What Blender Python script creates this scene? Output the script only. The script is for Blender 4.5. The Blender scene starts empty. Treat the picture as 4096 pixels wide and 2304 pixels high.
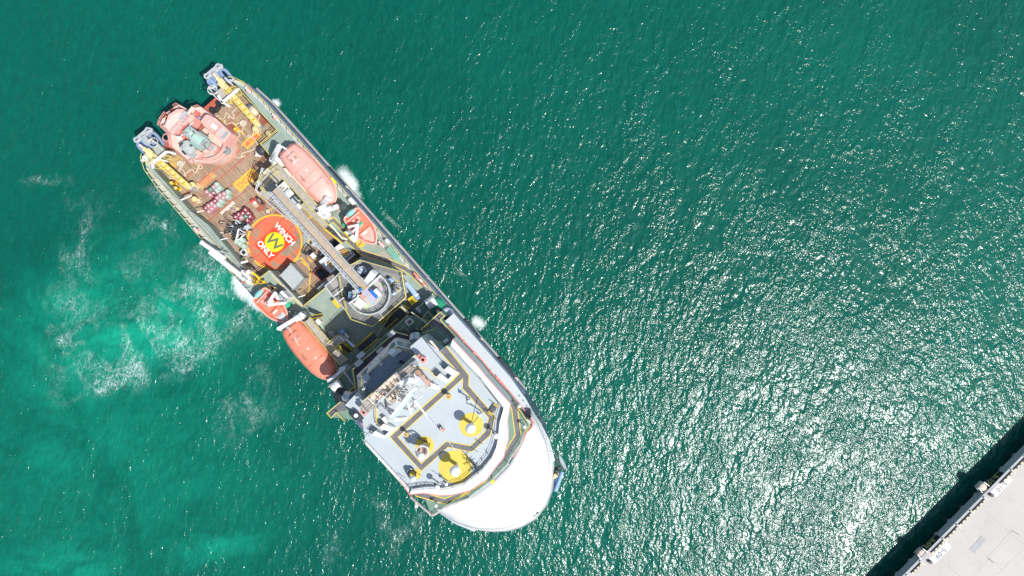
import bpy, bmesh, math, random
from mathutils import Vector, Matrix
random.seed(7)
SC = bpy.context.scene
COL = SC.collection
rad = math.radians

# ---------------------------------------------------------------- camera, sky, sun, exposure
H = 118.0                      # drone height over the water, metres
F = 2731.0                     # focal length in photograph pixels (24 mm equivalent)
cam = bpy.data.cameras.new('camera'); cam.lens = 24.0; cam.sensor_width = 36.0
cam.clip_start = 1.0; cam.clip_end = 3000.0
cam_o = bpy.data.objects.new('camera', cam); COL.objects.link(cam_o)
cam_o.location = (0, 0, H); cam_o.rotation_euler = (0, 0, 0)
SC.camera = cam_o
SUN_EL = rad(57.0); SUN_AZ = rad(123.8)      # azimuth clockwise from +Y
world = bpy.data.worlds.new('World'); SC.world = world; world.use_nodes = True
wn = world.node_tree.nodes; wl = world.node_tree.links
sky = wn.new('ShaderNodeTexSky'); sky.sky_type = 'NISHITA'; sky.sun_disc = False
sky.sun_elevation = SUN_EL; sky.sun_rotation = SUN_AZ
wl.new(sky.outputs[0], wn['Background'].inputs[0]); wn['Background'].inputs[1].default_value = 0.125
sun = bpy.data.lights.new('sun', 'SUN'); sun.energy = 4.15; sun.angle = rad(0.53); sun.color = (1.0, 0.975, 0.935)
sun_o = bpy.data.objects.new('sun', sun); COL.objects.link(sun_o)
sd = Vector((math.sin(SUN_AZ) * math.cos(SUN_EL), math.cos(SUN_AZ) * math.cos(SUN_EL), math.sin(SUN_EL)))
sun_o.location = sd * 300; sun_o.rotation_euler = sd.to_track_quat('Z', 'Y').to_euler()
SC.view_settings.view_transform = 'Standard'; SC.view_settings.look = 'None'
SC.cycles.use_denoising = False; SC.cycles.sample_clamp_direct = 8.0
SC.view_settings.exposure = 0.12; SC.view_settings.gamma = 1.0

# ---------------------------------------------------------------- survey of the place
# REG: survey sheets (origin, scale); W() gives the point at height z seen at x, y on a sheet
K = 4.025
REG = {'r1': (500, 220, K), 'r2': (500, 480, K), 'r3': (980, 500, K), 'r4': (760, 740, K), 'r5': (1180, 780, K),
       'r6': (900, 1040, K), 'r7': (1260, 1040, K), 'r8': (1060, 1260, K), 's1': (1260, 1320, K), 's2': (1560, 1200, K),
       's3': (1420, 1500, K), 's4': (1460, 1740, K), 's5': (1700, 1500, K), 's6': (1740, 1780, K), 's7': (3456, 1640, K),
       's8': (3456, 1944, K), 't1': (600, 400, 7.156), 't2': (640, 480, 7.156), 't3': (1340, 1060, 7.156),
       't4': (1460, 1480, 7.156), 'p': (0, 0, 1.0), 'h': (0, 0, 0.6289)}
def W(r, x, y, z):
    ox, oy, k = REG[r]
    return Vector(((ox + x / k - 2048) / F * (H - z), -(oy + y / k - 1152) / F * (H - z), z))
def L(r, n, z):
    return n / REG[r][2] / F * (H - z)
def P(r, pts, z):
    return [W(r, x, y, z) for x, y in pts]
AN = rad(-48.5)                                   # heading of the ship
UU = Vector((math.cos(AN), math.sin(AN), 0)); VV = Vector((-math.sin(AN), math.cos(AN), 0))
def SV(u, v, z):                                  # ship frame: u towards the bow, v to port of the centreline
    return UU * u + VV * (v - 20.7) + Vector((0, 0, z))

# ---------------------------------------------------------------- materials
MT = {}
def mat(name, rgb, rough=0.55, var=0.12, scale=1.2, metal=0.0, dirt=None, dirt_amt=0.25, spec=0.5):
    if name in MT: return MT[name]
    m = bpy.data.materials.new(name); m.use_nodes = True
    n = m.node_tree.nodes; l = m.node_tree.links; b = n['Principled BSDF']
    b.inputs['Roughness'].default_value = rough; b.inputs['Metallic'].default_value = metal
    b.inputs['Specular IOR Level'].default_value = spec
    tc = n.new('ShaderNodeTexCoord')
    nz = n.new('ShaderNodeTexNoise'); nz.inputs['Scale'].default_value = scale; nz.inputs['Detail'].default_value = 6
    nz.inputs['Roughness'].default_value = 0.65
    l.new(tc.outputs['Object'], nz.inputs['Vector'])
    r = n.new('ShaderNodeValToRGB'); r.color_ramp.elements[0].position = 0.3; r.color_ramp.elements[1].position = 0.7
    lo = tuple(max(0, c * (1 - var)) for c in rgb); hi = tuple(min(1, c * (1 + var)) for c in rgb)
    r.color_ramp.elements[0].color = (*lo, 1); r.color_ramp.elements[1].color = (*hi, 1)
    l.new(nz.outputs['Fac'], r.inputs['Fac']); out = r.outputs['Color']
    if dirt:
        n2 = n.new('ShaderNodeTexNoise'); n2.inputs['Scale'].default_value = scale * 2.7; n2.inputs['Detail'].default_value = 8
        n2.inputs['Roughness'].default_value = 0.75
        l.new(tc.outputs['Object'], n2.inputs['Vector'])
        r2 = n.new('ShaderNodeValToRGB'); r2.color_ramp.elements[0].position = 0.52; r2.color_ramp.elements[1].position = 0.68
        r2.color_ramp.elements[0].color = (0, 0, 0, 1); r2.color_ramp.elements[1].color = (dirt_amt,) * 3 + (1,)
        l.new(n2.outputs['Fac'], r2.inputs['Fac'])
        mx = n.new('ShaderNodeMixRGB'); mx.inputs[2].default_value = (*dirt, 1)
        l.new(r2.outputs['Color'], mx.inputs[0]); l.new(out, mx.inputs[1]); out = mx.outputs[0]
    l.new(out, b.inputs['Base Color'])
    MT[name] = m; return m

def math_n(n, l, op, a, b=None):
    q = n.new('ShaderNodeMath'); q.operation = op
    for i, s in enumerate((a, b)):
        if s is None: continue
        if isinstance(s, (int, float)): q.inputs[i].default_value = s
        else: l.new(s, q.inputs[i])
    return q.outputs[0]

WHITE = mat('white_paint', (0.80, 0.80, 0.78), 0.45, 0.04, 1.5, dirt=(0.55, 0.45, 0.35), dirt_amt=0.25)
CREAM = mat('cream_deck_paint', (0.72, 0.58, 0.46), 0.6, 0.08, 1.5, dirt=(0.3, 0.2, 0.15), dirt_amt=0.4)
GREYDECK = mat('light_grey_deck_paint', (0.46, 0.51, 0.525), 0.62, 0.06, 0.25, dirt=(0.60, 0.60, 0.58), dirt_amt=0.16)
SHOULDER = mat('grey_white_plating', (0.52, 0.56, 0.58), 0.5, 0.04, 0.4, dirt=(0.4, 0.4, 0.4), dirt_amt=0.15)
DARKROOF = mat('blue_grey_roof_paint', (0.27, 0.31, 0.36), 0.6, 0.08, 1.0)
GREEN = mat('green_deck_paint', (0.165, 0.275, 0.205), 0.6, 0.16, 0.5, dirt=(0.34, 0.38, 0.32), dirt_amt=0.55)
GREENS = mat('sun_bleached_green_deck_paint', (0.29, 0.365, 0.30), 0.65, 0.16, 0.45, dirt=(0.42, 0.43, 0.37), dirt_amt=0.6)
PATH = mat('non_slip_grey_path', (0.155, 0.155, 0.16), 0.8, 0.18, 0.9, dirt=(0.33, 0.31, 0.29), dirt_amt=0.35)
YEL = mat('yellow_paint', (0.78, 0.55, 0.03), 0.5, 0.08, 1.0, dirt=(0.55, 0.42, 0.15), dirt_amt=0.3)
YELL = mat('pale_yellow_paint', (0.74, 0.61, 0.30), 0.55, 0.1, 1.5, dirt=(0.45, 0.3, 0.1), dirt_amt=0.4)
YELRAIL = mat('yellow_rail_paint', (0.68, 0.58, 0.20), 0.5, 0.1, 1.0)
WRAIL = mat('white_rail_paint', (0.72, 0.72, 0.68), 0.5, 0.06, 1.0)
NAVY = mat('navy_hull_paint', (0.085, 0.13, 0.20), 0.45, 0.3, 0.5, dirt=(0.30, 0.30, 0.30), dirt_amt=0.6)
STRAKE = mat('weathered_strake_paint', (0.34, 0.34, 0.34), 0.6, 0.2, 0.6, dirt=(0.3, 0.2, 0.13), dirt_amt=0.4)
SALMON = mat('faded_salmon_paint', (0.86, 0.44, 0.37), 0.6, 0.10, 0.5, dirt=(0.86, 0.70, 0.62), dirt_amt=0.5)
SALMLT = mat('bleached_salmon_paint', (0.80, 0.58, 0.49), 0.65, 0.10, 0.8, dirt=(0.5, 0.45, 0.38), dirt_amt=0.35)
SALMDK = mat('coral_red_paint', (0.80, 0.20, 0.13), 0.5, 0.10, 0.9)
RUST = mat('rust_brown_paint', (0.30, 0.075, 0.04), 0.7, 0.25, 1.2)
ORANGE = mat('lifeboat_orange', (0.88, 0.28, 0.17), 0.4, 0.08, 0.3, dirt=(0.88, 0.38, 0.26), dirt_amt=0.5)
PINKOR = mat('sun_bleached_lifeboat_orange', (0.88, 0.44, 0.36), 0.4, 0.10, 0.35, dirt=(0.88, 0.55, 0.45), dirt_amt=0.6)
ORDEEP = mat('rescue_boat_orange', (0.86, 0.23, 0.13), 0.5, 0.1, 1.0)
GREY = mat('machinery_grey_paint', (0.34, 0.38, 0.38), 0.5, 0.15, 1.0, dirt=(0.2, 0.15, 0.1), dirt_amt=0.35)
LGREY = mat('pale_grey_paint', (0.50, 0.53, 0.53), 0.5, 0.08, 1.0, dirt=(0.3, 0.28, 0.25), dirt_amt=0.3)
GREYTAN = mat('beige_grating', (0.42, 0.39, 0.34), 0.75, 0.18, 1.6, dirt=(0.2, 0.17, 0.13), dirt_amt=0.4)
BLACK = mat('black_rubber', (0.022, 0.025, 0.03), 0.6, 0.3, 1.0)
DARK = mat('dark_steel', (0.05, 0.06, 0.07), 0.55, 0.3, 1.0, dirt=(0.12, 0.1, 0.08), dirt_amt=0.4)
BLUE = mat('light_blue_paint', (0.28, 0.42, 0.68), 0.5, 0.1, 1.0)
RACKBL = mat('blue_grey_tube_paint', (0.26, 0.34, 0.50), 0.5, 0.1, 1.0)
RED = mat('red_paint', (0.72, 0.09, 0.06), 0.5, 0.1, 1.0)
PINKRED = mat('faded_red_paint', (0.82, 0.28, 0.24), 0.5, 0.08, 1.0)
MAROON = mat('maroon_drum_paint', (0.26, 0.035, 0.05), 0.35, 0.2, 1.0)
MARLT = mat('bleached_maroon_paint', (0.48, 0.22, 0.24), 0.5, 0.2, 2.0)
PALEGR = mat('pale_green_drum_paint', (0.40, 0.52, 0.42), 0.5, 0.1, 2.0, dirt=(0.3, 0.28, 0.2), dirt_amt=0.4)
DRGREEN = mat('dark_green_drum_paint', (0.04, 0.22, 0.13), 0.4, 0.1, 2.0)
EMER = mat('emerald_cover', (0.02, 0.42, 0.22), 0.6, 0.2, 2.0)
TURQ = mat('turquoise_cover', (0.25, 0.58, 0.52), 0.5, 0.12, 1.0)
ROPE = mat('off_white_rope', (0.66, 0.58, 0.46), 0.9, 0.1, 6.0)
TAN = mat('tan_canvas', (0.72, 0.40, 0.12), 0.85, 0.18, 1.8, dirt=(0.45, 0.24, 0.07), dirt_amt=0.5)
BROWN = mat('brown_steel', (0.36, 0.23, 0.16), 0.7, 0.25, 2.0)
GLASS = mat('teal_window_glass', (0.10, 0.22, 0.22), 0.12, 0.15, 1.0)
STEEL = mat('bright_steel', (0.62, 0.63, 0.64), 0.25, 0.05, 1.0, metal=1.0)
DOME = mat('radome_white', (0.82, 0.84, 0.85), 0.35, 0.01, 1.0)
DKGREEN = mat('dark_net', (0.05, 0.08, 0.07), 0.8, 0.3, 3.0)
CONC = mat('quay_concrete', (0.53, 0.495, 0.445), 0.85, 0.06, 0.10, dirt=(0.43, 0.39, 0.34), dirt_amt=0.4)
CONCD = mat('quay_beam_concrete', (0.44, 0.44, 0.44), 0.85, 0.08, 0.5)
JOINT = mat('joint_sealant', (0.40, 0.38, 0.35), 0.9, 0.1, 1.0)
LTGREEN = mat('mint_hatch_paint', (0.42, 0.62, 0.50), 0.5, 0.1, 1.0)
REDOX = mat('red_oxide_paint', (0.50, 0.12, 0.07), 0.7, 0.2, 0.8)
BRRED = mat('signal_red_deck_paint', (0.86, 0.065, 0.012), 0.6, 0.04, 0.8)
BRYEL = mat('signal_yellow_deck_paint', (0.90, 0.74, 0.01), 0.6, 0.03, 0.8)
SIGNY = mat('worn_yellow_deck_paint', (0.76, 0.50, 0.06), 0.7, 0.2, 2.2, dirt=(0.40, 0.24, 0.12), dirt_amt=0.6)
SIGNR = mat('worn_red_deck_paint', (0.70, 0.16, 0.09), 0.7, 0.2, 2.2, dirt=(0.40, 0.24, 0.12), dirt_amt=0.5)
SIGNFY = mat('faded_yellow_deck_paint', (0.56, 0.38, 0.14), 0.7, 0.2, 2.5, dirt=(0.34, 0.23, 0.15), dirt_amt=0.9)
DKTEXT = mat('dark_grey_lettering', (0.16, 0.17, 0.17), 0.7, 0.1, 1.0)
GOLDT = mat('gold_lettering', (0.75, 0.62, 0.25), 0.7, 0.1, 1.0)
WTEXT = mat('white_lettering', (0.82, 0.80, 0.76), 0.7, 0.02, 1.0)
GRGRN = mat('dull_green_paint', (0.13, 0.19, 0.09), 0.7, 0.1, 1.0)
LILAC = mat('lilac_worn_plate', (0.50, 0.42, 0.50), 0.6, 0.15, 1.5)
LIME = mat('lime_worn_plate', (0.50, 0.58, 0.36), 0.6, 0.15, 1.5)

def wood_mat(name, base_a, base_b, red=False):
    m = bpy.data.materials.new(name); m.use_nodes = True
    n = m.node_tree.nodes; l = m.node_tree.links; b = n['Principled BSDF']; b.inputs['Roughness'].default_value = 0.8
    tc = n.new('ShaderNodeTexCoord'); mp = n.new('ShaderNodeMapping'); mp.inputs['Rotation'].default_value = (0, 0, -AN)
    l.new(tc.outputs['Object'], mp.inputs['Vector'])
    def noise(sx, sy, sc, det, rg=0.65):
        q = n.new('ShaderNodeMapping'); q.inputs['Scale'].default_value = (sx, sy, 1); l.new(mp.outputs[0], q.inputs['Vector'])
        z = n.new('ShaderNodeTexNoise'); z.inputs['Scale'].default_value = sc; z.inputs['Detail'].default_value = det
        z.inputs['Roughness'].default_value = rg; l.new(q.outputs[0], z.inputs['Vector']); return z.outputs['Fac']
    def ramp(fac, p0, p1, c0, c1):
        r = n.new('ShaderNodeValToRGB'); r.color_ramp.elements[0].position = p0; r.color_ramp.elements[1].position = p1
        r.color_ramp.elements[0].color = (*c0, 1); r.color_ramp.elements[1].color = (*c1, 1); l.new(fac, r.inputs['Fac']); return r.outputs['Color']
    def mixc(fac, a, c):
        x = n.new('ShaderNodeMixRGB')
        if isinstance(fac, float): x.inputs[0].default_value = fac
        else: l.new(fac, x.inputs[0])
        for i, s in ((1, a), (2, c)):
            if isinstance(s, tuple): x.inputs[i].default_value = (*s, 1)
            else: l.new(s, x.inputs[i])
        return x.outputs[0]
    br = n.new('ShaderNodeTexBrick'); br.inputs['Scale'].default_value = 1.0; br.inputs['Brick Width'].default_value = 5.0
    br.inputs['Row Height'].default_value = 0.26; br.inputs['Mortar Size'].default_value = 0.018; br.offset = 0.37
    br.inputs['Color1'].default_value = (*base_a, 1); br.inputs['Color2'].default_value = (*base_b, 1)
    br.inputs['Mortar'].default_value = (0.17, 0.11, 0.075, 1)
    l.new(mp.outputs[0], br.inputs['Vector'])
    col = mixc(ramp(noise(0.35, 3.2, 1.4, 8, 0.75), 0.48, 0.62, (0, 0, 0), (0.72, 0.72, 0.72)), br.outputs['Color'], (0.15, 0.10, 0.07))
    col = mixc(ramp(noise(1, 1, 0.16, 4), 0.40, 0.66, (0, 0, 0), (0.42, 0.42, 0.42)), col, (0.33, 0.19, 0.125))
    if red:
        # paint worn off plank by plank
        worn = ramp(noise(0.28, 2.4, 1.0, 9, 0.8), 0.555, 0.575, (0, 0, 0), (1, 1, 1))
        patch = ramp(noise(1, 1, 0.33, 5, 0.6), 0.53, 0.57, (0, 0, 0), (1, 1, 1))
        pnt = mixc(noise(1, 1, 0.8, 6), (0.80, 0.12, 0.05), (0.74, 0.19, 0.10))
        mm = n.new('ShaderNodeMixRGB'); mm.blend_type = 'LIGHTEN'; mm.inputs[0].default_value = 1
        w2 = n.new('ShaderNodeMixRGB'); w2.blend_type = 'MULTIPLY'; w2.inputs[0].default_value = 1
        w3 = ramp(noise(0.4, 3.0, 1.6, 8, 0.8), 0.46, 0.5, (0, 0, 0), (1, 1, 1))
        l.new(patch, w2.inputs[1]); l.new(w3, w2.inputs[2])
        l.new(worn, mm.inputs[1]); l.new(w2.outputs[0], mm.inputs[2])
        col = mixc(mm.outputs[0], pnt, col)
    l.new(col, b.inputs['Base Color']); return m
WOOD = wood_mat('weathered_deck_planks', (0.50, 0.37, 0.245), (0.38, 0.265, 0.17))
WOODRED = wood_mat('worn_red_painted_planks', (0.46, 0.32, 0.22), (0.36, 0.235, 0.15), red=True)

# ---------------------------------------------------------------- mesh builder
ORG = {}
class MB:
    def __init__(s): s.v = []; s.f = []
    def add(s, vs, fs):
        o = len(s.v); s.v += [Vector(q) for q in vs]; s.f += [[o + i for i in q] for q in fs]; return s
    def prism(s, pts, z0, z1):
        n = len(pts)
        vs = [(p[0], p[1], z0) for p in pts] + [(p[0], p[1], z1) for p in pts]
        return s.add(vs, [list(range(n))[::-1], list(range(n, 2 * n))] + [[i, (i + 1) % n, n + (i + 1) % n, n + i] for i in range(n)])
    def sheet(s, pts, z):
        return s.add([(p[0], p[1], z) for p in pts], [list(range(len(pts)))])
    def box(s, c, lu, lv, z0, z1, ang=AN, tilt=0, tp=1.0):
        a = Vector((math.cos(ang), math.sin(ang), 0)) * lu / 2; b = Vector((-math.sin(ang), math.cos(ang), 0)) * lv / 2
        c = Vector((c[0], c[1], 0)); vs = []
        for z, k in ((z0, 1.0), (z1, tp)):
            for i, j in ((-1, -1), (1, -1), (1, 1), (-1, 1)):
                vs.append(c + (a * i + b * j) * k + Vector((0, 0, z + tilt * i)))
        return s.add(vs, [[3, 2, 1, 0], [4, 5, 6, 7], [0, 1, 5, 4], [1, 2, 6, 5], [2, 3, 7, 6], [3, 0, 4, 7]])
    def ring(s, rings, cap=True, closed=True):
        n = len(rings[0]); o = len(s.v)
        for r in rings: s.v += [Vector(q) for q in r]
        for k in range(len(rings) - 1):
            for i in range(n if closed else n - 1):
                j = (i + 1) % n
                s.f.append([o + k * n + i, o + k * n + j, o + (k + 1) * n + j, o + (k + 1) * n + i])
        if cap:
            s.f.append([o + i for i in range(n)][::-1]); s.f.append([o + (len(rings) - 1) * n + i for i in range(n)])
        return s
    def tube(s, pts, r, n=6, r1=None):
        pts = [Vector(p) for p in pts]; rings = []; ref = None
        for i, p in enumerate(pts):
            d = (pts[min(i + 1, len(pts) - 1)] - pts[max(i - 1, 0)])
            if d.length < 1e-6: d = Vector((0, 0, 1))
            d.normalize()
            if ref is None: ref = Vector((0, 0, 1)) if abs(d.z) < 0.9 else Vector((1, 0, 0))
            a = d.cross(ref)
            if a.length < 1e-4: a = d.orthogonal()
            a.normalize(); b = d.cross(a); ref = -b if abs(d.z) < 0.9 and False else ref
            rr = r if r1 is None else r + (r1 - r) * i / (len(pts) - 1)
            rings.append([p + a * rr * math.cos(2 * math.pi * k / n) + b * rr * math.sin(2 * math.pi * k / n) for k in range(n)])
        return s.ring(rings)
    def bar(s, p0, p1, w, h):
        p0 = Vector(p0); p1 = Vector(p1); d = (p1 - p0).normalized()
        a = d.cross(Vector((0, 0, 1)));
        if a.length < 1e-3: a = Vector((1, 0, 0))
        a.normalize(); b = d.cross(a)
        return s.ring([[p + a * w / 2 * i + b * h / 2 * j for i, j in ((-1, -1), (1, -1), (1, 1), (-1, 1))] for p in (p0, p1)])
    def lathe(s, c, prof, n=24):
        c = Vector(c); return s.ring([[c + Vector((r * math.cos(2 * math.pi * k / n), r * math.sin(2 * math.pi * k / n), z)) for k in range(n)] for r, z in prof])
    def ball(s, c, r, n=24, m=12, sq=1.0):
        return s.lathe(c, [(max(r * math.sin(math.pi * i / m), 0.001), -r * sq * math.cos(math.pi * i / m)) for i in range(m + 1)], n)
    def rail(s, pts, h=1.05, r=0.035, step=1.6, mids=1, closed=False):
        r = r * .72
        pts = [Vector(p) for p in pts]
        if closed: pts = pts + [pts[0]]
        up = Vector((0, 0, 1))
        for k in range(mids + 1):
            zz = h * (k + 1) / (mids + 1)
            for a, b in zip(pts[:-1], pts[1:]): s.tube([a + up * zz, b + up * zz], r, 4)
        for a, b in zip(pts[:-1], pts[1:]):
            m = max(1, int((b - a).length / step))
            for i in range(m): s.tube([a + (b - a) * i / m, a + (b - a) * i / m + up * h], r, 4)
        s.tube([pts[-1], pts[-1] + up * h], r, 4)
        return s
    def strip(s, pts, w, z, closed=False):
        pts = [Vector((p[0], p[1], 0)) for p in pts]; n = len(pts); Lf = []; Rt = []
        for i in range(n):
            a = pts[(i - 1) % n] if (closed or i > 0) else None; b = pts[(i + 1) % n] if (closed or i < n - 1) else None
            d1 = (pts[i] - a).normalized() if a is not None else None; d2 = (b - pts[i]).normalized() if b is not None else None
            d = ((d1 or d2) + (d2 or d1)).normalized(); nn = Vector((-d.y, d.x, 0)); dd = d1 or d2
            k = 1 / max(0.4, nn.dot(Vector((-dd.y, dd.x, 0))))
            Lf.append(pts[i] + nn * w / 2 * k); Rt.append(pts[i] - nn * w / 2 * k)
        vs = [(p.x, p.y, z) for p in Lf] + [(p.x, p.y, z) for p in Rt]
        m = n if closed else n - 1
        return s.add(vs, [[i, (i + 1) % n, n + (i + 1) % n, n + i][::-1] for i in range(m)])
    def build(s, name, m, parent=None, bevel=0.0, smooth=False):
        me = bpy.data.meshes.new(name)
        o0 = Vector((0, 0, 0))
        if parent is not None: o0 = ORG.get(parent.name, Vector((0, 0, 0)))
        elif s.v:
            o0 = Vector((sum(q.x for q in s.v) / len(s.v), sum(q.y for q in s.v) / len(s.v), min(q.z for q in s.v)))
        me.from_pydata([q - o0 for q in s.v], [], s.f); me.update()
        bm = bmesh.new(); bm.from_mesh(me); bmesh.ops.recalc_face_normals(bm, faces=bm.faces); 
        if smooth:
            for f in bm.faces: f.smooth = True
            for e in bm.edges:
                if len(e.link_faces) == 2 and e.calc_face_angle(0) > 0.7: e.smooth = False
        bm.to_mesh(me); bm.free()
        me.materials.append(m)
        o = bpy.data.objects.new(name, me); COL.objects.link(o)
        if parent is not None: o.parent = parent; ORG[o.name] = o0
        else: o.location = o0; ORG[o.name] = o0
        if bevel > 0:
            b = o.modifiers.new('bevel', 'BEVEL'); b.width = bevel; b.segments = 2; b.limit_method = 'ANGLE'
        return o
def flatup(o):                        # painted sheets face up
    bm = bmesh.new(); bm.from_mesh(o.data)
    for f in bm.faces:
        if f.normal.z < 0: f.normal_flip()
    bm.to_mesh(o.data); bm.free(); return o
def tag(o, label=None, cat=None, group=None, kind=None):
    if label: o['label'] = label
    if cat: o['category'] = cat
    if group: o['group'] = group
    if kind: o['kind'] = kind
    return o
def thing(name, label, cat, loc, group=None):
    o = bpy.data.objects.new(name, None); COL.objects.link(o); o.location = loc; o.empty_display_size = 0.5
    ORG[o.name] = Vector(loc); return tag(o, label, cat, group)
def dup(o, loc=None, rz=None, label=None, parent=None, scale=None):
    c = o.copy(); COL.objects.link(c)
    if parent is not None: c.parent = parent
    if loc is not None: c.location = loc
    if rz is not None: c.rotation_euler = (0, 0, rz)
    if scale is not None: c.scale = (scale,) * 3
    if label: c['label'] = label
    for ch in list(o.children): dup(ch, parent=c)
    return c
def text(name, body, c, size, ang, z, m, parent, bold=0.0, sx=1.0, wall=None):
    cu = bpy.data.curves.new(name, 'FONT'); cu.body = body; cu.size = size; cu.align_x = 'CENTER'; cu.align_y = 'CENTER'; cu.offset = bold
    cu.space_line = 0.85
    t = bpy.data.objects.new('t', cu); COL.objects.link(t)
    me = bpy.data.meshes.new_from_object(t.evaluated_get(bpy.context.evaluated_depsgraph_get()))
    bpy.data.objects.remove(t); bpy.data.curves.remove(cu)
    me.name = name
    o0 = ORG[parent.name] if parent is not None else Vector((0, 0, 0))
    M4 = Matrix.Translation(Vector((c[0], c[1], z)) - o0) @ Matrix.Rotation(ang, 4, 'Z')
    if wall: M4 = M4 @ Matrix.Rotation(wall, 4, 'X')
    me.transform(M4 @ Matrix.Diagonal((sx, 1, 1, 1))); me.materials.clear(); me.materials.append(m)
    o = bpy.data.objects.new(name, me); COL.objects.link(o)
    if parent is not None: o.parent = parent; ORG[o.name] = o0
    return o
def smooth_path(pts, n=6):
    out = []
    for i in range(len(pts) - 1):
        p0 = pts[max(i - 1, 0)]; p1 = pts[i]; p2 = pts[i + 1]; p3 = pts[min(i + 2, len(pts) - 1)]
        for k in range(n):
            t = k / n
            out.append(0.5 * ((2 * p1) + (p2 - p0) * t + (2 * p0 - 5 * p1 + 4 * p2 - p3) * t * t + (3 * p1 - p0 - 3 * p2 + p3) * t ** 3))
    out.append(pts[-1]); return out
def circ(c, r, n=48, a0=0, a1=2 * math.pi):
    return [Vector((c[0] + r * math.cos(a0 + (a1 - a0) * i / n), c[1] + r * math.sin(a0 + (a1 - a0) * i / n), c[2] if len(c) > 2 else 0)) for i in range(n + (0 if abs(a1 - a0) > 6.28 else 1))]

# ---------------------------------------------------------------- water
def water_material():
    m = bpy.data.materials.new('harbour_water'); m.use_nodes = True
    n = m.node_tree.nodes; l = m.node_tree.links; b = n['Principled BSDF']
    tc = n.new('ShaderNodeTexCoord'); OBJ = tc.outputs['Object']
    def mp(sx=1, sy=1, rz=0.0, src=OBJ):
        q = n.new('ShaderNodeMapping'); q.vector_type = 'POINT'; q.inputs['Rotation'].default_value = (0, 0, rz); q.inputs['Scale'].default_value = (sx, sy, 1)
        r0 = n.new('ShaderNodeMapping'); r0.inputs['Rotation'].default_value = (0, 0, rz); l.new(src, r0.inputs['Vector'])
        q.inputs['Rotation'].default_value = (0, 0, 0); l.new(r0.outputs[0], q.inputs['Vector']); return q.outputs[0]
    def noise(vec, sc, det=2, rg=0.5, dist=0.0, ridged=False):
        z = n.new('ShaderNodeTexNoise'); z.inputs['Scale'].default_value = sc; z.inputs['Detail'].default_value = det
        z.inputs['Roughness'].default_value = rg; z.inputs['Distortion'].default_value = dist; l.new(vec, z.inputs['Vector'])
        return z.outputs['Fac']
    def M_(op, a, c=None): return math_n(n, l, op, a, c)
    def ramp(fac, stops):
        r = n.new('ShaderNodeValToRGB'); e = r.color_ramp.elements
        while len(e) < len(stops): e.new(0.5)
        for q, (p, c) in zip(e, stops): q.position = p; q.color = (*c, 1) if len(c) == 3 else c
        l.new(fac, r.inputs['Fac']); return r.outputs['Color']
    def g(p, v): return (p, (v, v, v))
    def mix(fac, a, c):
        x = n.new('ShaderNodeMixRGB'); l.new(fac, x.inputs[0])
        for i, s in ((1, a), (2, c)):
            if isinstance(s, tuple): x.inputs[i].default_value = (*s, 1)
            else: l.new(s, x.inputs[i])
        return x.outputs[0]
    # a soft-edged ellipse on the surface: 1 at the centre, 0 at the rim
    warp = n.new('ShaderNodeTexNoise'); warp.inputs['Scale'].default_value = 0.12; warp.inputs['Detail'].default_value = 5; l.new(OBJ, warp.inputs['Vector'])
    wv = n.new('ShaderNodeVectorMath'); wv.operation = 'MULTIPLY_ADD'; l.new(warp.outputs['Color'], wv.inputs[0])
    wv.inputs[1].default_value = (9, 9, 0); wv.inputs[2].default_value = (-4.5, -4.5, 0)
    wa = n.new('ShaderNodeVectorMath'); wa.operation = 'ADD'; l.new(OBJ, wa.inputs[0]); l.new(wv.outputs[0], wa.inputs[1])
    def blob(hx, hy, rx, ry, ang=0.0, warped=True, sc=1.0):
        c = W('h', hx, hy, 0)
        q = n.new('ShaderNodeMapping'); q.vector_type = 'TEXTURE'
        q.inputs['Location'].default_value = (c.x, c.y, 0); q.inputs['Rotation'].default_value = (0, 0, rad(ang)); q.inputs['Scale'].default_value = (rx, ry, 100)
        l.new(wa.outputs[0] if warped else OBJ, q.inputs['Vector'])
        ln = n.new('ShaderNodeVectorMath'); ln.operation = 'LENGTH'; l.new(q.outputs[0], ln.inputs[0])
        r = M_('SUBTRACT', 1.0, ln.outputs['Value']); r = M_('MAXIMUM', r, 0.0)
        return M_('MULTIPLY', r, sc)
    def total(bl):
        a = bl[0]
        for q in bl[1:]: a = M_('MAXIMUM', a, q)
        return a
    # --- colour: deep teal, milky turquoise where the thrusters stir the silt
    big = noise(OBJ, 0.018, 4, 0.55, 0.4)
    deep = ramp(big, [(0.35, (0.0003, 0.088, 0.058)), (0.65, (0.0005, 0.113, 0.074))])
    milk = total([blob(380, 820, 26, 9, 16, sc=1.5), blob(200, 780, 14, 7, 20, sc=1.3), blob(330, 850, 44, 18, 14, sc=.8), blob(250, 760, 26, 12, 20, sc=.8), blob(120, 1440, 20, 7, 0, sc=1.0), blob(520, 730, 16, 8, 30), blob(490, 1380, 16, 5, 10, sc=.9),
                  blob(200, 1150, 50, 34, 0, sc=0.5), blob(640, 600, 14, 22, 48, sc=0.45)])
    mk = M_('MULTIPLY', ramp(milk, [g(0.0, 0), g(0.35, 0.32), g(0.95, 0.85)]), ramp(noise(OBJ, 0.07, 8, 0.66, 1.3), [g(0.38, 0.30), g(0.62, 1.0)]))
    col = mix(mk, deep, (0.006, 0.37, 0.22))
    # fine mottling of the silt
    mot = ramp(noise(OBJ, 0.6, 6, 0.7, 0.5), [g(0.3, 0.84), g(0.7, 1.12)])
    mm = n.new('ShaderNodeMixRGB'); mm.blend_type = 'MULTIPLY'; mm.inputs[0].default_value = 1; l.new(col, mm.inputs[1]); l.new(mot, mm.inputs[2]); col = mm.outputs[0]
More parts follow.
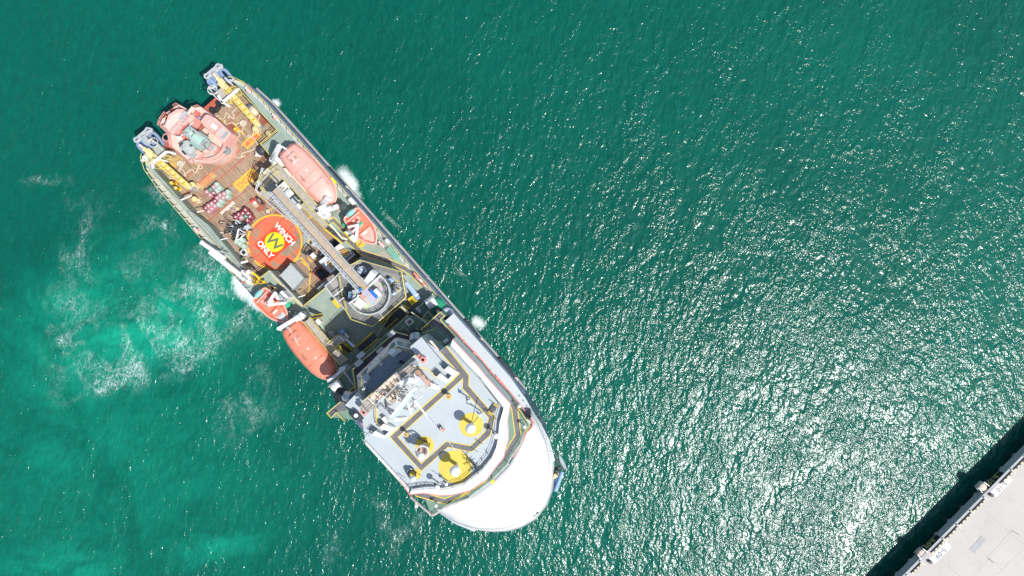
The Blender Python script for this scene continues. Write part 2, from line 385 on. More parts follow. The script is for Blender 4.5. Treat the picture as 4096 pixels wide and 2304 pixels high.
    # --- foam: thin laces drifting off the side, and thick boils at the thruster outlets
    def lace(scale, rz, sx, width, seed):
        ad = n.new('ShaderNodeVectorMath'); ad.operation = 'ADD'; l.new(mp(sx, 1, rz), ad.inputs[0]); ad.inputs[1].default_value = (seed, seed * 1.7, 0)
        z = noise(ad.outputs[0], scale, 7, 0.66, 1.6)
        return M_('SUBTRACT', 1.0, M_('MINIMUM', M_('MULTIPLY', M_('ABSOLUTE', M_('SUBTRACT', z, 0.5)), 1.0 / width), 1.0))
    lz = M_('MAXIMUM', lace(0.16, rad(20), 1.9, 0.015, 3.1), M_('MULTIPLY', lace(0.34, rad(-5), 1.7, 0.017, 11.7), 0.9))
    lz = M_('MAXIMUM', lz, M_('MULTIPLY', lace(0.8, rad(25), 1.4, 0.022, 31.7), 0.45))
    brk = M_('MULTIPLY', ramp(noise(OBJ, 0.17, 5, 0.62, 1.0), [g(0.45, 0.0), g(0.62, 1)]), ramp(noise(OBJ, 2.2, 5, 0.75, 0.6), [g(0.36, 0.25), g(0.60, 1.0)]))
    where = total([blob(400, 850, 24, 9, 22, sc=.75), blob(420, 900, 11, 4, 30, sc=1.5), blob(560, 740, 14, 9, 0), blob(400, 540, 6, 7, 0, sc=0.9), blob(180, 820, 6, 9, 0, sc=1.0),
                   blob(100, 455, 5, 1.6, 0, sc=.4), blob(200, 640, 4, 15, 8, sc=0.45), blob(620, 1060, 9, 4, 40, sc=.35), 
                   blob(330, 640, 12, 18, 20, sc=.15), blob(370, 905, 14, 5, 25, sc=1.6), blob(190, 830, 7, 6, 0, sc=1.2), blob(960, 1280, 8, 2.6, -65, sc=.45), blob(840, 1370, 4, 2, 70, sc=.4), blob(1030, 1330, 7, 2.4, 60, sc=.45), blob(620, 1000, 9, 3, 55, sc=.5)])
    wf = ramp(where, [g(0.03, 0), g(0.55, 1)])
    thin = M_('MULTIPLY', M_('MULTIPLY', lz, brk), wf)
    thin = M_('MULTIPLY', thin, 1.2)
    BW = dict(warped=False)
    boil = total([blob(618, 728, 3.8, 2.6, -50, sc=1.3, **BW), blob(604, 708, 2.2, 1.9, 0, sc=1.3, **BW), blob(640, 758, 3.8, 1.8, -40, sc=1.0, **BW), blob(880, 462, 3.2, 2.0, -60, sc=1.15, **BW), blob(866, 440, 2.6, 2.3, -50, sc=.8, **BW), blob(690, 261, 1.7, 1.3, 0, sc=1.0, **BW),
                  blob(1203, 812, 2.2, 1.7, -30, sc=.95, **BW), blob(764, 351, 0.9, 0.7, 0, sc=0.9, **BW), blob(893, 490, 2.6, 1.8, -62, sc=.8, **BW), blob(1160, 690, 1.2, 4, 50, sc=.35, **BW), blob(985, 555, 1.0, 6, 48, sc=.4, **BW)])
    bf = noise(OBJ, 1.3, 9, 0.76, 1.4)
    thick = ramp(M_('ADD', M_('MULTIPLY', boil, 0.80), M_('SUBTRACT', bf, 0.70)), [g(0.0, 0), g(0.42, 1)])
    thick = M_('MULTIPLY', thick, ramp(boil, [g(0.0, 0), g(0.08, 1)]))
    foam = M_('MINIMUM', M_('ADD', M_('MAXIMUM', thin, 0.0), thick), 1.0)
    halo = M_('MULTIPLY', M_('MULTIPLY', wf, ramp(noise(OBJ, 0.8, 6, 0.7, 0.5), [g(0.42, 0), g(0.68, 1)])), 0.13)
    col = mix(halo, col, (0.05, 0.42, 0.30)); col = mix(foam, col, (0.72, 0.82, 0.80))
    l.new(col, b.inputs['Base Color'])
    rg = n.new('ShaderNodeMapRange'); l.new(foam, rg.inputs['Value']); rg.inputs['To Min'].default_value = WR; rg.inputs['To Max'].default_value = 0.8
    l.new(rg.outputs[0], b.inputs['Roughness'])
    b.inputs['IOR'].default_value = 1.36; b.inputs['Specular IOR Level'].default_value = 0.78
    # --- waves: wind sea travelling from the right, metres of height
    def wave(sc, sx, rz, amp, det=2, dist=0.3, sharp=True):
        z = noise(mp(sx, 1, rz), sc, det, 0.5, dist)
        if sharp: z = M_('SUBTRACT', 1.0, M_('MULTIPLY', M_('ABSOLUTE', M_('SUBTRACT', z, 0.5)), 2.0))
        return M_('MULTIPLY', z, amp)
    gust = ramp(noise(mp(2.2, 1, rad(25)), 0.09, 4, 0.6, 0.8), [g(0.36, 0.55), g(0.64, 1.35)])
    h = wave(0.10, 1.8, rad(4), 0.17, 1, 0.3, False)
    for a in ((0.40, 1.9, rad(10), 0.14, 1, 0.3, False), (0.95, 1.5, rad(-6), 0.105, 1, 0.5, False), (3.2, 1.25, rad(40), 0.034, 1, 0.4, False), (8.0, 1.1, rad(-30), 0.011, 1, 0.3, False)):
        h = M_('ADD', h, M_('MULTIPLY', wave(*a), gust) if a[0] > 0.9 else wave(*a))
    bp = n.new('ShaderNodeBump'); bp.inputs['Strength'].default_value = 1.0; bp.inputs['Distance'].default_value = WAVE; l.new(h, bp.inputs['Height'])
    bp.inputs['Filter Width'].default_value = 0.1
    l.new(bp.outputs[0], b.inputs['Normal'])
    return m
WAVE = 1.6; WR = 0.15
wm = water_material()
o = MB().sheet([(-900, -900), (900, -900), (900, 900), (-900, 900)], 0).build('water', wm)
flatup(o); o.location = (0, 0, 0); tag(o, kind='structure')
for v, c in zip(o.data.vertices, [(-900, -900), (900, -900), (900, 900), (-900, 900)]): v.co = (c[0], c[1], 0)

# ================================================================ the quay
def quay():
    z = 3.5
    e0 = W('s8', 620, 1449, z); e1 = W('s8', 2060, 0, z)          # front face line at the top
    d = (e1 - e0).normalized(); nn = Vector((d.y, -d.x, 0))       # nn points inland
    A = e0 - d * 160; B = e1 + d * 200
    def Q(s, t): return e0 + d * s + nn * t                        # s along the edge, t inland
    root = thing('quay_wall', 'pale concrete quay apron with a front beam over dark open piles, lower right corner', 'quay', (e0.x, e0.y, 0))
    face_t = L('s8', 30, z)
    m = MB(); m.prism([A + nn * 0.5, B + nn * 0.5, B + nn * 300, A + nn * 300], z - 0.6, z); m.build('apron', CONC, root)
    m = MB(); m.prism([A, B, B + nn * 0.49, A + nn * 0.49], z - 1.5, z - 0.004); m.build('front_beam', CONCD, root)
    m = MB()
    for i in range(-6, 30): m.lathe(Q(i * 3.2, 1.6) * 1.0 - Vector((0, 0, z)), [(0.45, -4), (0.45, z - 0.6)], 12)
    m.build('pile', CONCD, root)['kind'] = 'stuff'
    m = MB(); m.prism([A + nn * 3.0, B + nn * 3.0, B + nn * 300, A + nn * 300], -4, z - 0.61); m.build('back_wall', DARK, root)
    # slab joints
    m = MB()
    for px in ((8, 2340, 1000), (8, 1240, 1180)): pass
    def sline(r, a, b, w): m.strip([W(r, *a, z), W(r, *b, z)], w, z + 0.006)
    sline('s8', (1950, 400), (2576, 940), .06); sline('s8', (1540, 700), (1620, 760), .05); sline('s8', (1620, 790), (2330, 1449), .045); sline('s8', (1230, 1180), (1540, 1449), .05)
    sline('s8', (1380, 1449 + 380), (2380, 800), .035); sline('s8', (1980, 1150), (2380, 720), .07); sline('s8', (2120, 1449), (2576, 1010), .04)
    flatup(m.build('slab_joint', JOINT, root))
    m = MB(); sline2 = None
    m.strip([W('s8', 1980, 1155, z), W('s8', 2095, 1235, z)], .1, z + 0.012); m.strip([W('s8', 2370, 712, z), W('s8', 2500, 785, z)], .1, z + 0.012)
    flatup(m.build('tie_down_slot', DARK, root))
    m = MB(); m.box(W('s8', 1832, 942, z), L('s8', 290, z), L('s8', 100, z), z + 0.004, z + 0.03, ang=rad(48)); m.build('steel_cover_plate', mat('dull_grey_plate', (0.33, 0.33, 0.33), 0.6, .1, .8), root)
    # kerb with yellow and black blocks, broken by pale gaps
    kb = MB(); yb = MB(); gp = MB()
    s = -30.0
    segs = []
    T = L('s8', 60, z)
    for a, b in (((790, 1430), (940, 1275)), ((1100, 1095), (1285, 890)), ((1320, 865), (1500, 655)), ((1530, 640), (1715, 430)), ((1745, 400), (1925, 205))):
        segs.append(((W('s8', *a, z) - e0).dot(d), (W('s8', *b, z) - e0).dot(d)))
    step = segs[3][1] - segs[2][1]
    for k in range(1, 4): segs.append((segs[0][0] - step * k, segs[0][1] - step * k))
    for k in range(1, 9):
        segs.append((segs[4][0] + step * (k + 1), segs[4][1] + step * (k + 1)))
    for a, b in segs:
        n = 7
        for i in range(n):
            p0 = a + (b - a) * i / n; p1 = a + (b - a) * (i + 1) / n
            (kb if i % 2 else yb).prism([Q(p0, .62), Q(p1, .62), Q(p1, .80), Q(p0, .80)], z + .002, z + .2)
        kb.prism([Q(a, .52), Q(b, .52), Q(b, .615), Q(a, .615)], z + .002, z + .2)
        gp.prism([Q(b + .08, .25), Q(b + .32, .25), Q(b + .32, 1.1), Q(b + .08, 1.1)], z + .003, z + .26)
    kb.build('black_kerb_block', BLACK, root); yb.build('yellow_kerb_block', YELL, root); gp.build('kerb_stop', mat('pale_concrete', (0.62, 0.62, 0.6), .8, .05, 1), root)
    # berth numbers: on the apron and on the face of the beam
    ra = math.atan2(-d.y, -d.x)
    for r, tc, body, fc in (('s8', (1232, 1080), '5-09', (1130, 945)), ('s7', (2215, 1228), '5-10', (2105, 1100))):
        c = W(r, *tc, z)
        q = MB(); q.box(c, L(r, 390, z), L(r, 115, z), z, z, ang=ra); q.v = [Vector((v.x, v.y, z + .008)) for v in q.v[:4]]; q.f = [[0, 1, 2, 3]]
        pl = flatup(q.build('berth_number_panel', mat('white_road_paint', (0.78, 0.79, 0.77), .8, .03, 1), root))
        text('berth_number', body, c, L(r, 112, z), ra, z + .014, DKTEXT, pl, bold=.02)
        s0 = (c - e0).dot(d)
        q = MB(); hw = L(r, 185, z); s1 = s0 - L(r, 0, z)
        q.prism([Q(s0 - hw, -.02), Q(s0 + hw, -.02), Q(s0 + hw, -.003), Q(s0 - hw, -.003)], z - 1.45, z - .02)
        fp = q.build('berth_face_panel', BLACK, root)
        fc3 = Q(s0, -.035)
        t = text('berth_face_number', body, fc3, 1.15, ra, z - .8, GOLDT, fp, wall=rad(90), bold=.01)
        for a2, b2 in ((-hw + .1, hw - .1),):
            q = MB(); q.prism([Q(s0 + a2, -.04), Q(s0 + b2, -.04), Q(s0 + b2, -.022), Q(s0 + a2, -.022)], z - 1.36, z - 1.31); q.build('panel_border', GOLDT, fp)
    return root, Q, e0, d, nn, z
quay_root, QF, q0, qd, qn, qz = quay()
def quay_fender(c, label):
    t = thing('quay_fender', label, 'fender', c + Vector((0, 0, -1.2)), 'drum fenders on the quay face')
    m = MB(); b = c
    m.prism([QFp(-.85, .0, b), QFp(.85, .0, b), QFp(.7, -1.05, b), QFp(-.7, -1.05, b)], qz - 1.3, qz - .9); m.build('frame', GREY, t, bevel=.04)
    m = MB(); m.lathe(QFp(.0, -.55, b), [(.62, -.9 ), (.62, -.15), (.5, -.05), (.001, -.04)], 20); m.build('drum', CREAM, t, smooth=True)
    m = MB(); m.bar(QFp(-.8, -.1, b), QFp(-.65, -1.2, b), .12, .14); m.bar(QFp(.8, -.1, b), QFp(.65, -1.2, b), .12, .14); m.build('side_arm', WHITE, t)
def QFp(s, t, b): return b + qd * s + qn * t
quay_fender(W('s8', 970, 1120, qz) + Vector((0, 0, -.05)) + qn * .25, 'cream drum fender on the quay face below berth number 5-09')
quay_fender(W('s7', 1955, 1270, qz) + Vector((0, 0, -.05)) + qn * .25, 'cream drum fender on the quay face below berth number 5-10')
def bollard_q(c, label):
    t = thing('quay_bollard', label, 'bollard', c, 'dark bollards on the quay edge')
    m = MB(); m.lathe(c, [(.30, .0), (.30, .05), (.17, .08), (.17, .32), (.3, .42), (.26, .5), (.001, .52)], 16); m.build('post', DARK, t, smooth=True)
    m = MB(); m.bar(c + Vector((-.42, .1, .36)), c + Vector((.42, -.1, .36)), .12, .12); m.build('cross_horn', BROWN, t)
bollard_q(W('s8', 1052, 1212, qz) + Vector((0, 0, .0)), 'dark horned bollard on the quay beside berth number 5-09')
bollard_q(W('s7', 2040, 1365, qz), 'dark horned bollard on the quay beside berth number 5-10')

# ================================================================ the ship
ship = thing('supply_ship', 'large offshore supply ship with plank aft deck, green walkways and white rounded bow', 'ship', SV(-13, 0, 0))
def hb(u, z=9.0):                                   # half breadth
    pts = [(-55.2, 8.6), (-54.4, 9.7), (-52.6, 10.5), (-49, 10.9), (-40, 11.0), (-10, 11.05), (10, 11.05), (14, 10.9), (18.4, 10.3), (21.3, 9.55), (24, 8.2), (26, 6.5), (27.6, 4.6), (28.6, 2.6), (29.1, 0.0)]
    for (a, x), (b, y) in zip(pts[:-1], pts[1:]):
        if a <= u <= b: return x + (y - x) * (u - a) / (b - a)
    return 0.0
US = [-55.2, -54.8, -54.4, -53.6, -52.6, -51, -49, -45, -40, -30, -20, -10, 0, 10, 14, 16.4, 18.4, 20, 21.3, 22.7, 24, 25, 26, 26.9, 27.6, 28.2, 28.6, 28.95, 29.1]
def outline(u0, u1, off=0.0):
    us = [u for u in US if u0 <= u <= u1]
    if us[0] != u0: us = [u0] + us
    if us[-1] != u1: us = us + [u1]
    r = [(u, hb(u) + off) for u in us]
    l_ = [(u, -hb(u) - off) for u in reversed(us)]
    if abs(hb(us[-1])) < .01: l_ = l_[1:]
    return [SV(u, v, 0) for u, v in r + l_]
ZW, ZD, ZC, ZT = 6.0, 9.0, 17.0, 25.0
m = MB(); m.prism(outline(-55.2, 13.0), -1.5, ZW - .3)
hull = m.build('hull', NAVY, ship)
# forward hull: full height to the shoulder at 14 m
m = MB(); m.prism(outline(-3.0, 29.1), -1.5, 13.0); m.build('forward_hull', NAVY, ship)
# working deck planking
deck_in = P('p', [(0, 0)], 0)
inner_left = P('r2', [(470, 800), (1050, 1460)], ZD) + P('r4', [(290, 640), (560, 965), (900, 1385)], ZD) + P('r6', [(575, 285), (735, 168), (1285, 745)], ZD)
inner_right = P('r7', [(420, 205)], ZD) + P('r5', [(1070, 985), (960, 850), (880, 905), (800, 850), (560, 620), (330, 390), (120, 200)], ZD) + P('r3', [(640, 900), (430, 500), (280, 320), (530, 110)], ZD) + P('r1', [(1880, 560)], ZD)
m = MB(); wd = outline(-55.2, 0.0, -.25); m.sheet(wd, ZW); flatup(m.build('working_deck', WOOD, ship))
# raised side decks as one U-shaped terrace
left_out = [SV(u, -hb(u), 0) for u in US if -53.6 <= u <= 10]
right_out = [SV(u, hb(u), 0) for u in US if -53.6 <= u <= 10]
m = MB(); lo_ = left_out + [SV(12, 0, 0)] + inner_left[::-1] if False else None
stern_l = P('r2', [(350, 515)], ZD); stern_r = P('r1', [(1700, 390)], ZD)
poly = stern_l + left_out + [SV(10.5, -11, 0), SV(10.5, 11, 0)] + right_out[::-1] + stern_r + inner_right[::-1] + inner_left[::-1]
m.prism(poly, ZW - .28, ZD); m.build('side_deck', GREENS, ship)
# navy strip of hull side with steel strake outside the green deck
for sgn in (1, -1):
    m = MB(); us = [u for u in US if -52.6 <= u <= 14]
    a = [SV(u, sgn * (hb(u) + .02), 0) for u in us]; b = [SV(u, sgn * (hb(u) + .30), 0) for u in us]
    m.prism(a + b[::-1], ZW - 1.2, ZD - .35); m.build('sheer_strake', NAVY, ship)
    m = MB(); b = [SV(u, sgn * (hb(u) + .31), 0) for u in us]; c = [SV(u, sgn * (hb(u) + .62), 0) for u in us]
    m.prism(b + c[::-1], 4.4, 5.5); m.build('rubbing_strake', STRAKE, ship)
# stern transom in red oxide
m = MB(); m.prism([SV(-55.6, -8.4, 0), SV(-54.2, -8.4, 0), SV(-54.2, 8.6, 0), SV(-55.6, 8.6, 0)], 2, ZW + .12); m.build('stern_roller_sill', REDOX, ship)
# bulwark and rails along the outer edge
class RailSet(MB):
    def __init__(s, m, name): MB.__init__(s); s.m = m; s.name = name
    def rail(s, *a, **k):
        q = MB(); q.rail(*a, **k); q.build(s.name, s.m, ship)
YR = RailSet(YELRAIL, 'yellow_railing'); WR_ = RailSet(WRAIL, 'white_railing'); YL = MB()
for sgn in (1, -1):
    us = [u for u in US if -54.8 <= u <= (4 if sgn > 0 else -26)]
    a = [SV(u, sgn * (hb(u) - .02), ZD) for u in us]
    YR.tube([p + Vector((0, 0, 1.0)) for p in a], .055, 5)
    YL.strip([SV(u, sgn * (hb(u) - .18), 0) for u in us], .09, ZD + .012)
    q = MB(); q.strip([SV(u, sgn * (hb(u) - .46), 0) for u in us], .42, ZD + .02); flatup(q.build('pale_margin_plate', mat('pale_margin_paint', (.50, .51, .47), .7, .12, .6, dirt=(.35, .30, .24), dirt_amt=.4), ship))
    for k in range(0, 42 if sgn > 0 else 20):
        u = -52 + k * 1.35; p = SV(u, sgn * (hb(u) - .05), ZD)
        WR_.tube([p, p + Vector((0, 0, 1.0))], .05, 4); WR_.bar(p + Vector((0, 0, 1.0)), p - VV * sgn * .55, .07, .07)
WR_.rail([p + Vector((0, 0, 0)) for p in P('r2', [(400, 780), (720, 1130), (1050, 1449)], ZD)], 1.05, .05, 2.0)
WR_.rail(P('r4', [(20, 440), (250, 690), (430, 880), (600, 1100), (880, 1385)], ZD), 1.05, .05, 1.8)
YR.tube([p + Vector((0, 0, 1.1)) for p in P('r2', [(400, 800), (1060, 1460)], ZD)], .05, 4)
YR.tube([p + Vector((0, 0, 1.1)) for p in P('r4', [(10, 470), (540, 1040), (800, 1340)], ZD)], .05, 4)
YR.rail(P('r1', [(1850, 560), (2470, 1220)], ZD), 1.0, .06, 1.8)
YR.rail(P('r3', [(540, 100), (280, 320), (430, 500)], ZD), 1.05, .08, 1.2)
YR.rail(P('r6', [(590, 290), (735, 180)], ZD), 1.05, .07, 1.2)
WR_.rail(P('r6', [(735, 175), (1280, 735)], ZD), 1.05, .09, 1.4)
YL.strip(P('r6', [(740, 230), (1240, 750)], ZD), .15, ZD + .012)
YR.rail(P('r6', [(1290, 735), (1600, 480), (1900, 225)], ZD), 1.05, .07, 1.2)
flatup(YL.build('deck_edge_line', YEL, ship))

# painted seams, circle and signs on the working deck
m = MB()
for r, a, b in (('r2', (930, 1225), (1030, 1130)), ('r2', (950, 945), (1280, 700)), ('r2', (1150, 1030), (1860, 480)), ('r2', (1470, 990), (1990, 540)), ('r2', (1660, 1090), (2260, 590)),
                ('r2', (1040, 1390), (1280, 1180)), ('r4', (150, 450), (230, 385)), ('r4', (260, 615), (740, 190)), ('r4', (560, 260), (1090, -180)), ('r4', (490, 440), (920, 70)), ('r2', (700, 460), (780, 390)),
                ('r4', (930, 790), (1270, 480)), ('r4', (930, 1045), (1530, 520)), ('r4', (1090, 1140), (1150, 1090)), ('r4', (1510, 800), (1720, 600)), ('r4', (1270, 1240), (1840, 760)),
                ('r4', (1110, 1330), (1240, 1220)), ('r1', (1540, 1180), (2000, 800)), ('r1', (1690, 1310), (2080, 990)), ('r4', (1640, 1260), (1760, 1130)), ('r4', (1780, 1310), (2000, 1100)),
                ('r6', (1330, 700), (1500, 560)), ('r4', (870, 350), (1100, 130))):
    m = MB(); m.strip(P(r, [a, b], ZW), .16, ZW + .020 + .0004 * (a[0] % 7)); flatup(m.build('deck_seam', REDOX, ship))
cc = W('r4', 1363, 922, ZW); RR = L('r4', 436, ZW)
m = MB(); m.sheet(circ(cc, RR), ZW + .010); flatup(m.build('winch_circle', WOODRED, ship))
m = MB(); 
for a0, a1 in ((-2.55, -1.75), (-1.0, 1.05), (1.25, 3.55)):
    m.strip(circ(cc, RR, 30, a0, a1), L('r4', 26, ZW), ZW + .0275)
flatup(m.build('winch_circle_rim', mat('rim_yellow', (0.85, 0.52, 0.03), .7, .1, 1), ship))
m = MB(); m.sheet(P('r4', [(1432, 612), (1712, 862), (1292, 1235), (1045, 968)], ZW), ZW + .032)
plate = flatup(m.build('winch_panel', BRRED, ship))
m = MB(); m.sheet(circ(W('r4', 1362, 920, ZW), L('r4', 158, ZW)), ZW + .037); flatup(m.build('yellow_disc', BRYEL, plate))
wp = P('r4', [(1345, 782), (1262, 912), (1405, 872), (1365, 1008), (1495, 962)], ZW)
m = MB(); m.strip([p + VV * .12 for p in wp], L('r4', 20, ZW), ZW + .042); flatup(m.build('letter_w_outline', BRRED, plate))
m = MB(); m.strip(wp, L('r4', 36, ZW), ZW + .047); flatup(m.build('letter_w', GRGRN, plate))
text('word_winch', 'WINCH', W('r4', 1522, 795, ZW), L('r4', 124, ZW), AN, ZW + .047, WTEXT, plate, bold=.045)
text('word_only', 'ONLY', W('r4', 1212, 1040, ZW), L('r4', 124, ZW), AN, ZW + .047, WTEXT, plate, bold=.045)
AV = AN + rad(90)
m = MB(); m.sheet(P('r2', [(1732, 1030), (2052, 757), (2165, 888), (1855, 1163)], ZW), ZW + .028); im = flatup(m.build('dangerous_goods_panel', SIGNY, ship))
text('word_imdg', 'IMDG', W('r2', 1955, 955, ZW), L('r2', 150, ZW), AV + math.pi, ZW + .036, SIGNR, im)
m = MB(); m.sheet(P('r2', [(1885, 372), (2120, 182), (2200, 262), (1968, 470)], ZW), ZW + .028); im = flatup(m.build('snap_back_panel', SIGNY, ship))
m = MB(); m.sheet(P('r2', [(1912, 378), (2112, 215), (2168, 268), (1968, 440)], ZW), ZW + .033); flatup(m.build('snap_back_red_field', SIGNR, im))
text('words_snap_back', 'SNAP BACK ZONE\nAND\nKEEP CLEAR', W('r2', 2040, 328, ZW), L('r2', 44, ZW), AV, ZW + .039, SIGNY, im, bold=.012)
m = MB(); m.sheet(P('r2', [(1180, 1050), (1400, 830), (1475, 905), (1235, 1115)], ZW), ZW + .028); im = flatup(m.build('faded_snap_back_panel', SIGNFY, ship))
text('faded_words', 'SNAP BACK\nZONE', W('r2', 1325, 975, ZW), L('r2', 66, ZW), AV, ZW + .036, SIGNR, im, bold=.01)
m = MB(); m.sheet(P('r2', [(690, 665), (860, 560), (950, 640), (830, 770)], ZW), ZW + .028); flatup(m.build('bleached_yellow_panel', SIGNFY, ship))
m = MB()
for r, pts in (('r1', [(1510, 1010), (1600, 1110)]), ('r1', [(1740, 1080), (1830, 1200), (1920, 1280)]), ('r4', [(1880, 780), (1915, 850), (1905, 940)]), ('r4', [(1640, 1240), (1790, 1170), (1900, 1300), (1950, 1420)]), ('r6', [(1375, 165), (1365, 340), (1345, 600)]),
               ('r6', [(1230, 20), (1310, 95)]), ('r4', [(1900, 1170), (1960, 1240)]), ('r4', [(1300, 400), (1350, 355)]), ('r4', [(1880, 555), (1960, 500)]), ('r2', [(730, 700), (820, 760)])):
    m = MB(); m.strip(P(r, pts, ZW), .22, ZW + .032); flatup(m.build('yellow_deck_line', SIGNY, ship))
RP = mat('worn_red_oxide', (0.34, 0.11, 0.07), .8, .25, 1.2, dirt=(.3, .19, .12), dirt_amt=.6)
def rpatch(r, pts): m = MB(); m.sheet(P(r, pts, ZW), ZW + .005); flatup(m.build('red_painted_patch', RP, ship))
rpatch('r4', [(985, 265), (1060, 180), (1180, 215), (1230, 300), (1200, 400), (1100, 435), (1040, 350)])
rpatch('r4', [(1330, 480), (1420, 360), (1500, 450), (1560, 540), (1460, 480)])
rpatch('r2', [(1620, 90), (1700, 40), (1830, 150), (1700, 260), (1610, 200)])
rpatch('r2', [(760, 970), (830, 940), (880, 1030), (830, 1060)])
rpatch('r1', [(2110, 990), (2180, 950), (2300, 1080), (2230, 1150)])
m = MB(); m.sheet(P('r4', [(1430, 1080), (1560, 980), (1680, 900), (1770, 830), (1800, 960), (1640, 1100), (1560, 1150), (1440, 1120)], ZW), ZW + .015)
m.sheet(P('r4', [(1300, 1235), (1350, 1225), (1440, 1300), (1400, 1320), (1330, 1300)], ZW), ZW + .015)
flatup(m.build('bare_plank_patch', WOOD, ship))
m = MB(); m.sheet(P('r4', [(1820, 780), (1850, 770), (1905, 870), (1900, 960), (1830, 1000)], ZW), ZW + .01); flatup(m.build('grey_steel_patch', GREY, ship))
# paths on the green deck
def path(r, pts, w, z, closed=False, line=.12):
    a = MB(); a.strip(P(r, pts, z), L(r, w, z), z + .008, closed); flatup(a.build('walkway', PATH, ship))
    c = P(r, pts, z); e = MB()
    for s_ in (1, -1):
        n = len(c); q = []
        for i in range(n):
            d1 = (c[i] - c[i - 1]).normalized() if i else (c[1] - c[0]).normalized(); d2 = (c[i + 1] - c[i]).normalized() if i < n - 1 else d1
            if i == 0: d1 = d2
            dd = (d1 + d2).normalized(); nn_ = Vector((-dd.y, dd.x, 0)); k = 1 / max(.4, nn_.dot(Vector((-d1.y, d1.x, 0))))
            q.append(c[i] + nn_ * s_ * (L(r, w / 2, z) + line / 2) * k)
        e.strip(q, line, z + .014)
    flatup(e.build('walkway_edge_line', YEL, ship))
path('r5', [(560, 430), (620, 400), (800, 580)], 50, ZD)
path('r5', [(760, 640), (1000, 860), (1070, 920), (1430, 1040), (1760, 1180), (1880, 1260), (2100, 1480)], 62, ZD)
m = MB(); m.sheet(P('r5', [(1360, 950), (1430, 890), (1500, 960), (1560, 1040), (1420, 1020), (1370, 990)], ZD), ZD + .02); flatup(m.build('peeling_paint_patch', mat('bare_primer', (.42, .36, .28), .8, .2, 4, dirt=(.2, .27, .2), dirt_amt=.9), ship))
# hatch pit between the tower and the green deck
m = MB(); m.sheet(P('r5', [(540, 745), (625, 690), (720, 770), (640, 850)], ZW), ZW + .03); m.sheet(P('r6', [(1420, 215), (1560, 120), (1700, 220), (1560, 330)], ZW), ZW + .03); flatup(m.build('open_hatch', BLACK, ship))
m = MB(); pts = P('r6', [(1410, 215), (1555, 105), (1710, 225), (1560, 345)], ZW); m.strip(pts, .18, ZW + .1, True); m.prism([pts[0], pts[1], pts[1] + VV * .15, pts[0] + VV * .15], ZW, ZW + .5); m.build('hatch_coaming', REDOX, ship)

# ---------------------------------------------------------------- aft superstructure terraces
TA = 13.0
a8 = P('r8', [(1040, 1150), (2300, 5)], TA); 
m = MB(); p = a8 + P('s2', [(620, 330), (900, 800)], TA) + P('s1', [(500, 1250), (330, 1180)], TA)
m.prism(p, ZD, TA); m.build('accommodation_tier', GREEN, ship)
m = MB(); m.rail(a8, 1.05, .06, 1.5); m.rail(P('r7', [(1560, 840), (1860, 1020)], TA), 1.05, .05, 1.4); m.build('tier_railing', YELRAIL, ship)
z = 11.0
m = MB(); m.prism(P('r7', [(1640, 800), (1905, 545), (2390, 1080), (2250, 1200), (1900, 1100)], z), ZD, z); m.build('port_tier', GREEN, ship)
WR_.rail(P('r7', [(1640, 800), (1905, 545)], z), 1.05, .06, 1.4)
m = MB(); m.prism(P('r7', [(1380, 690), (1560, 835), (1310, 1060), (1230, 890)], z), ZD, z); m.build('stair_landing_tier', DARK, ship)
YR.rail(P('r7', [(1000, 1225), (1225, 890), (1385, 750)], z), 1.05, .06, 1.4); YR.rail(P('r7', [(1385, 750), (1510, 860)], z), 1.05, .06, 1.4)
# walkway around the aft wheelhouse
zc = ZC
p = P('r8', [(1430, 870), (2110, 268), (2390, 345), (2420, 420)], zc) + P('s1', [(1560, 300), (900, 1060), (800, 1130), (690, 1080)], zc)
m = MB(); m.prism(p, TA, zc); m.build('wheelhouse_walkway', DARK, ship)
m = MB(); m.rail(P('r8', [(1480, 1190), (1430, 870), (2110, 268), (2390, 345)], zc), 1.05, .07, 1.5); m.build('wheelhouse_railing', YELRAIL, ship)
# shoulder deck (port and starboard) and top of the forward hull
m = MB(); out = [SV(u, -hb(u), 0) for u in US if 10 <= u <= 29.1][::-1]
def half(u0, u1, sgn, inn):
    us = [u for u in US if u0 <= u <= u1]; us = ([u0] if u0 not in us else []) + us
    return [SV(u, sgn * (hb(u) + .45 * max(0, min(1, (16 - u) / 5))), 0) for u in us] + [SV(us[-1], sgn * inn, 0), SV(us[0], sgn * inn, 0)]
m.prism(half(-3.0, 24, 1, 4), 13.0, 14.0); m.prism(half(3.0, 24, -1, 4), 13.0, 14.0); m.build('hull_shoulder', SHOULDER, ship)
# forecastle / house deck at 17 m
zc = ZC
houseC = P('s2', [(500, 480), (820, 180), (895, 250), (820, 312), (1840, 1449)], zc) + P('s5', [(1480, 490), (1700, 810), (1610, 920), (1540, 1090), (1330, 1400)], zc) + \
    P('s6', [(1200, 290), (900, 585), (540, 855), (170, 990), (110, 1020)], zc) + P('s4', [(1180, 1240), (1130, 1280), (1090, 1290), (1050, 1265)], zc) + [W('s4', 722, 950, ZT), W('s3', 0, 930, ZT)] + P('s1', [(300, 1410), (200, 1320), (415, 1140), (560, 1230)], zc)
m = MB(); m.prism(houseC, ZD, zc); m.build('house_deck', GREEN, ship)
PC = [0]
def pathC(poly, r):
    PC[0] += 1; m = MB(); m.sheet(P(r, poly, zc), zc + .006 + .002 * PC[0]); flatup(m.build('walkway', PATH, ship))
pathC([(590, 400), (830, 190), (890, 250), (815, 315), (1835, 1449), (1700, 1449), (1100, 730), (760, 400), (640, 470)], 's2')
pathC([(1000, 0), (1040, 0), (1470, 490), (1490, 560), (1550, 960), (1310, 1380), (1230, 1380), (1290, 1200), (1455, 965), (1390, 510), (1380, 460)], 's5')
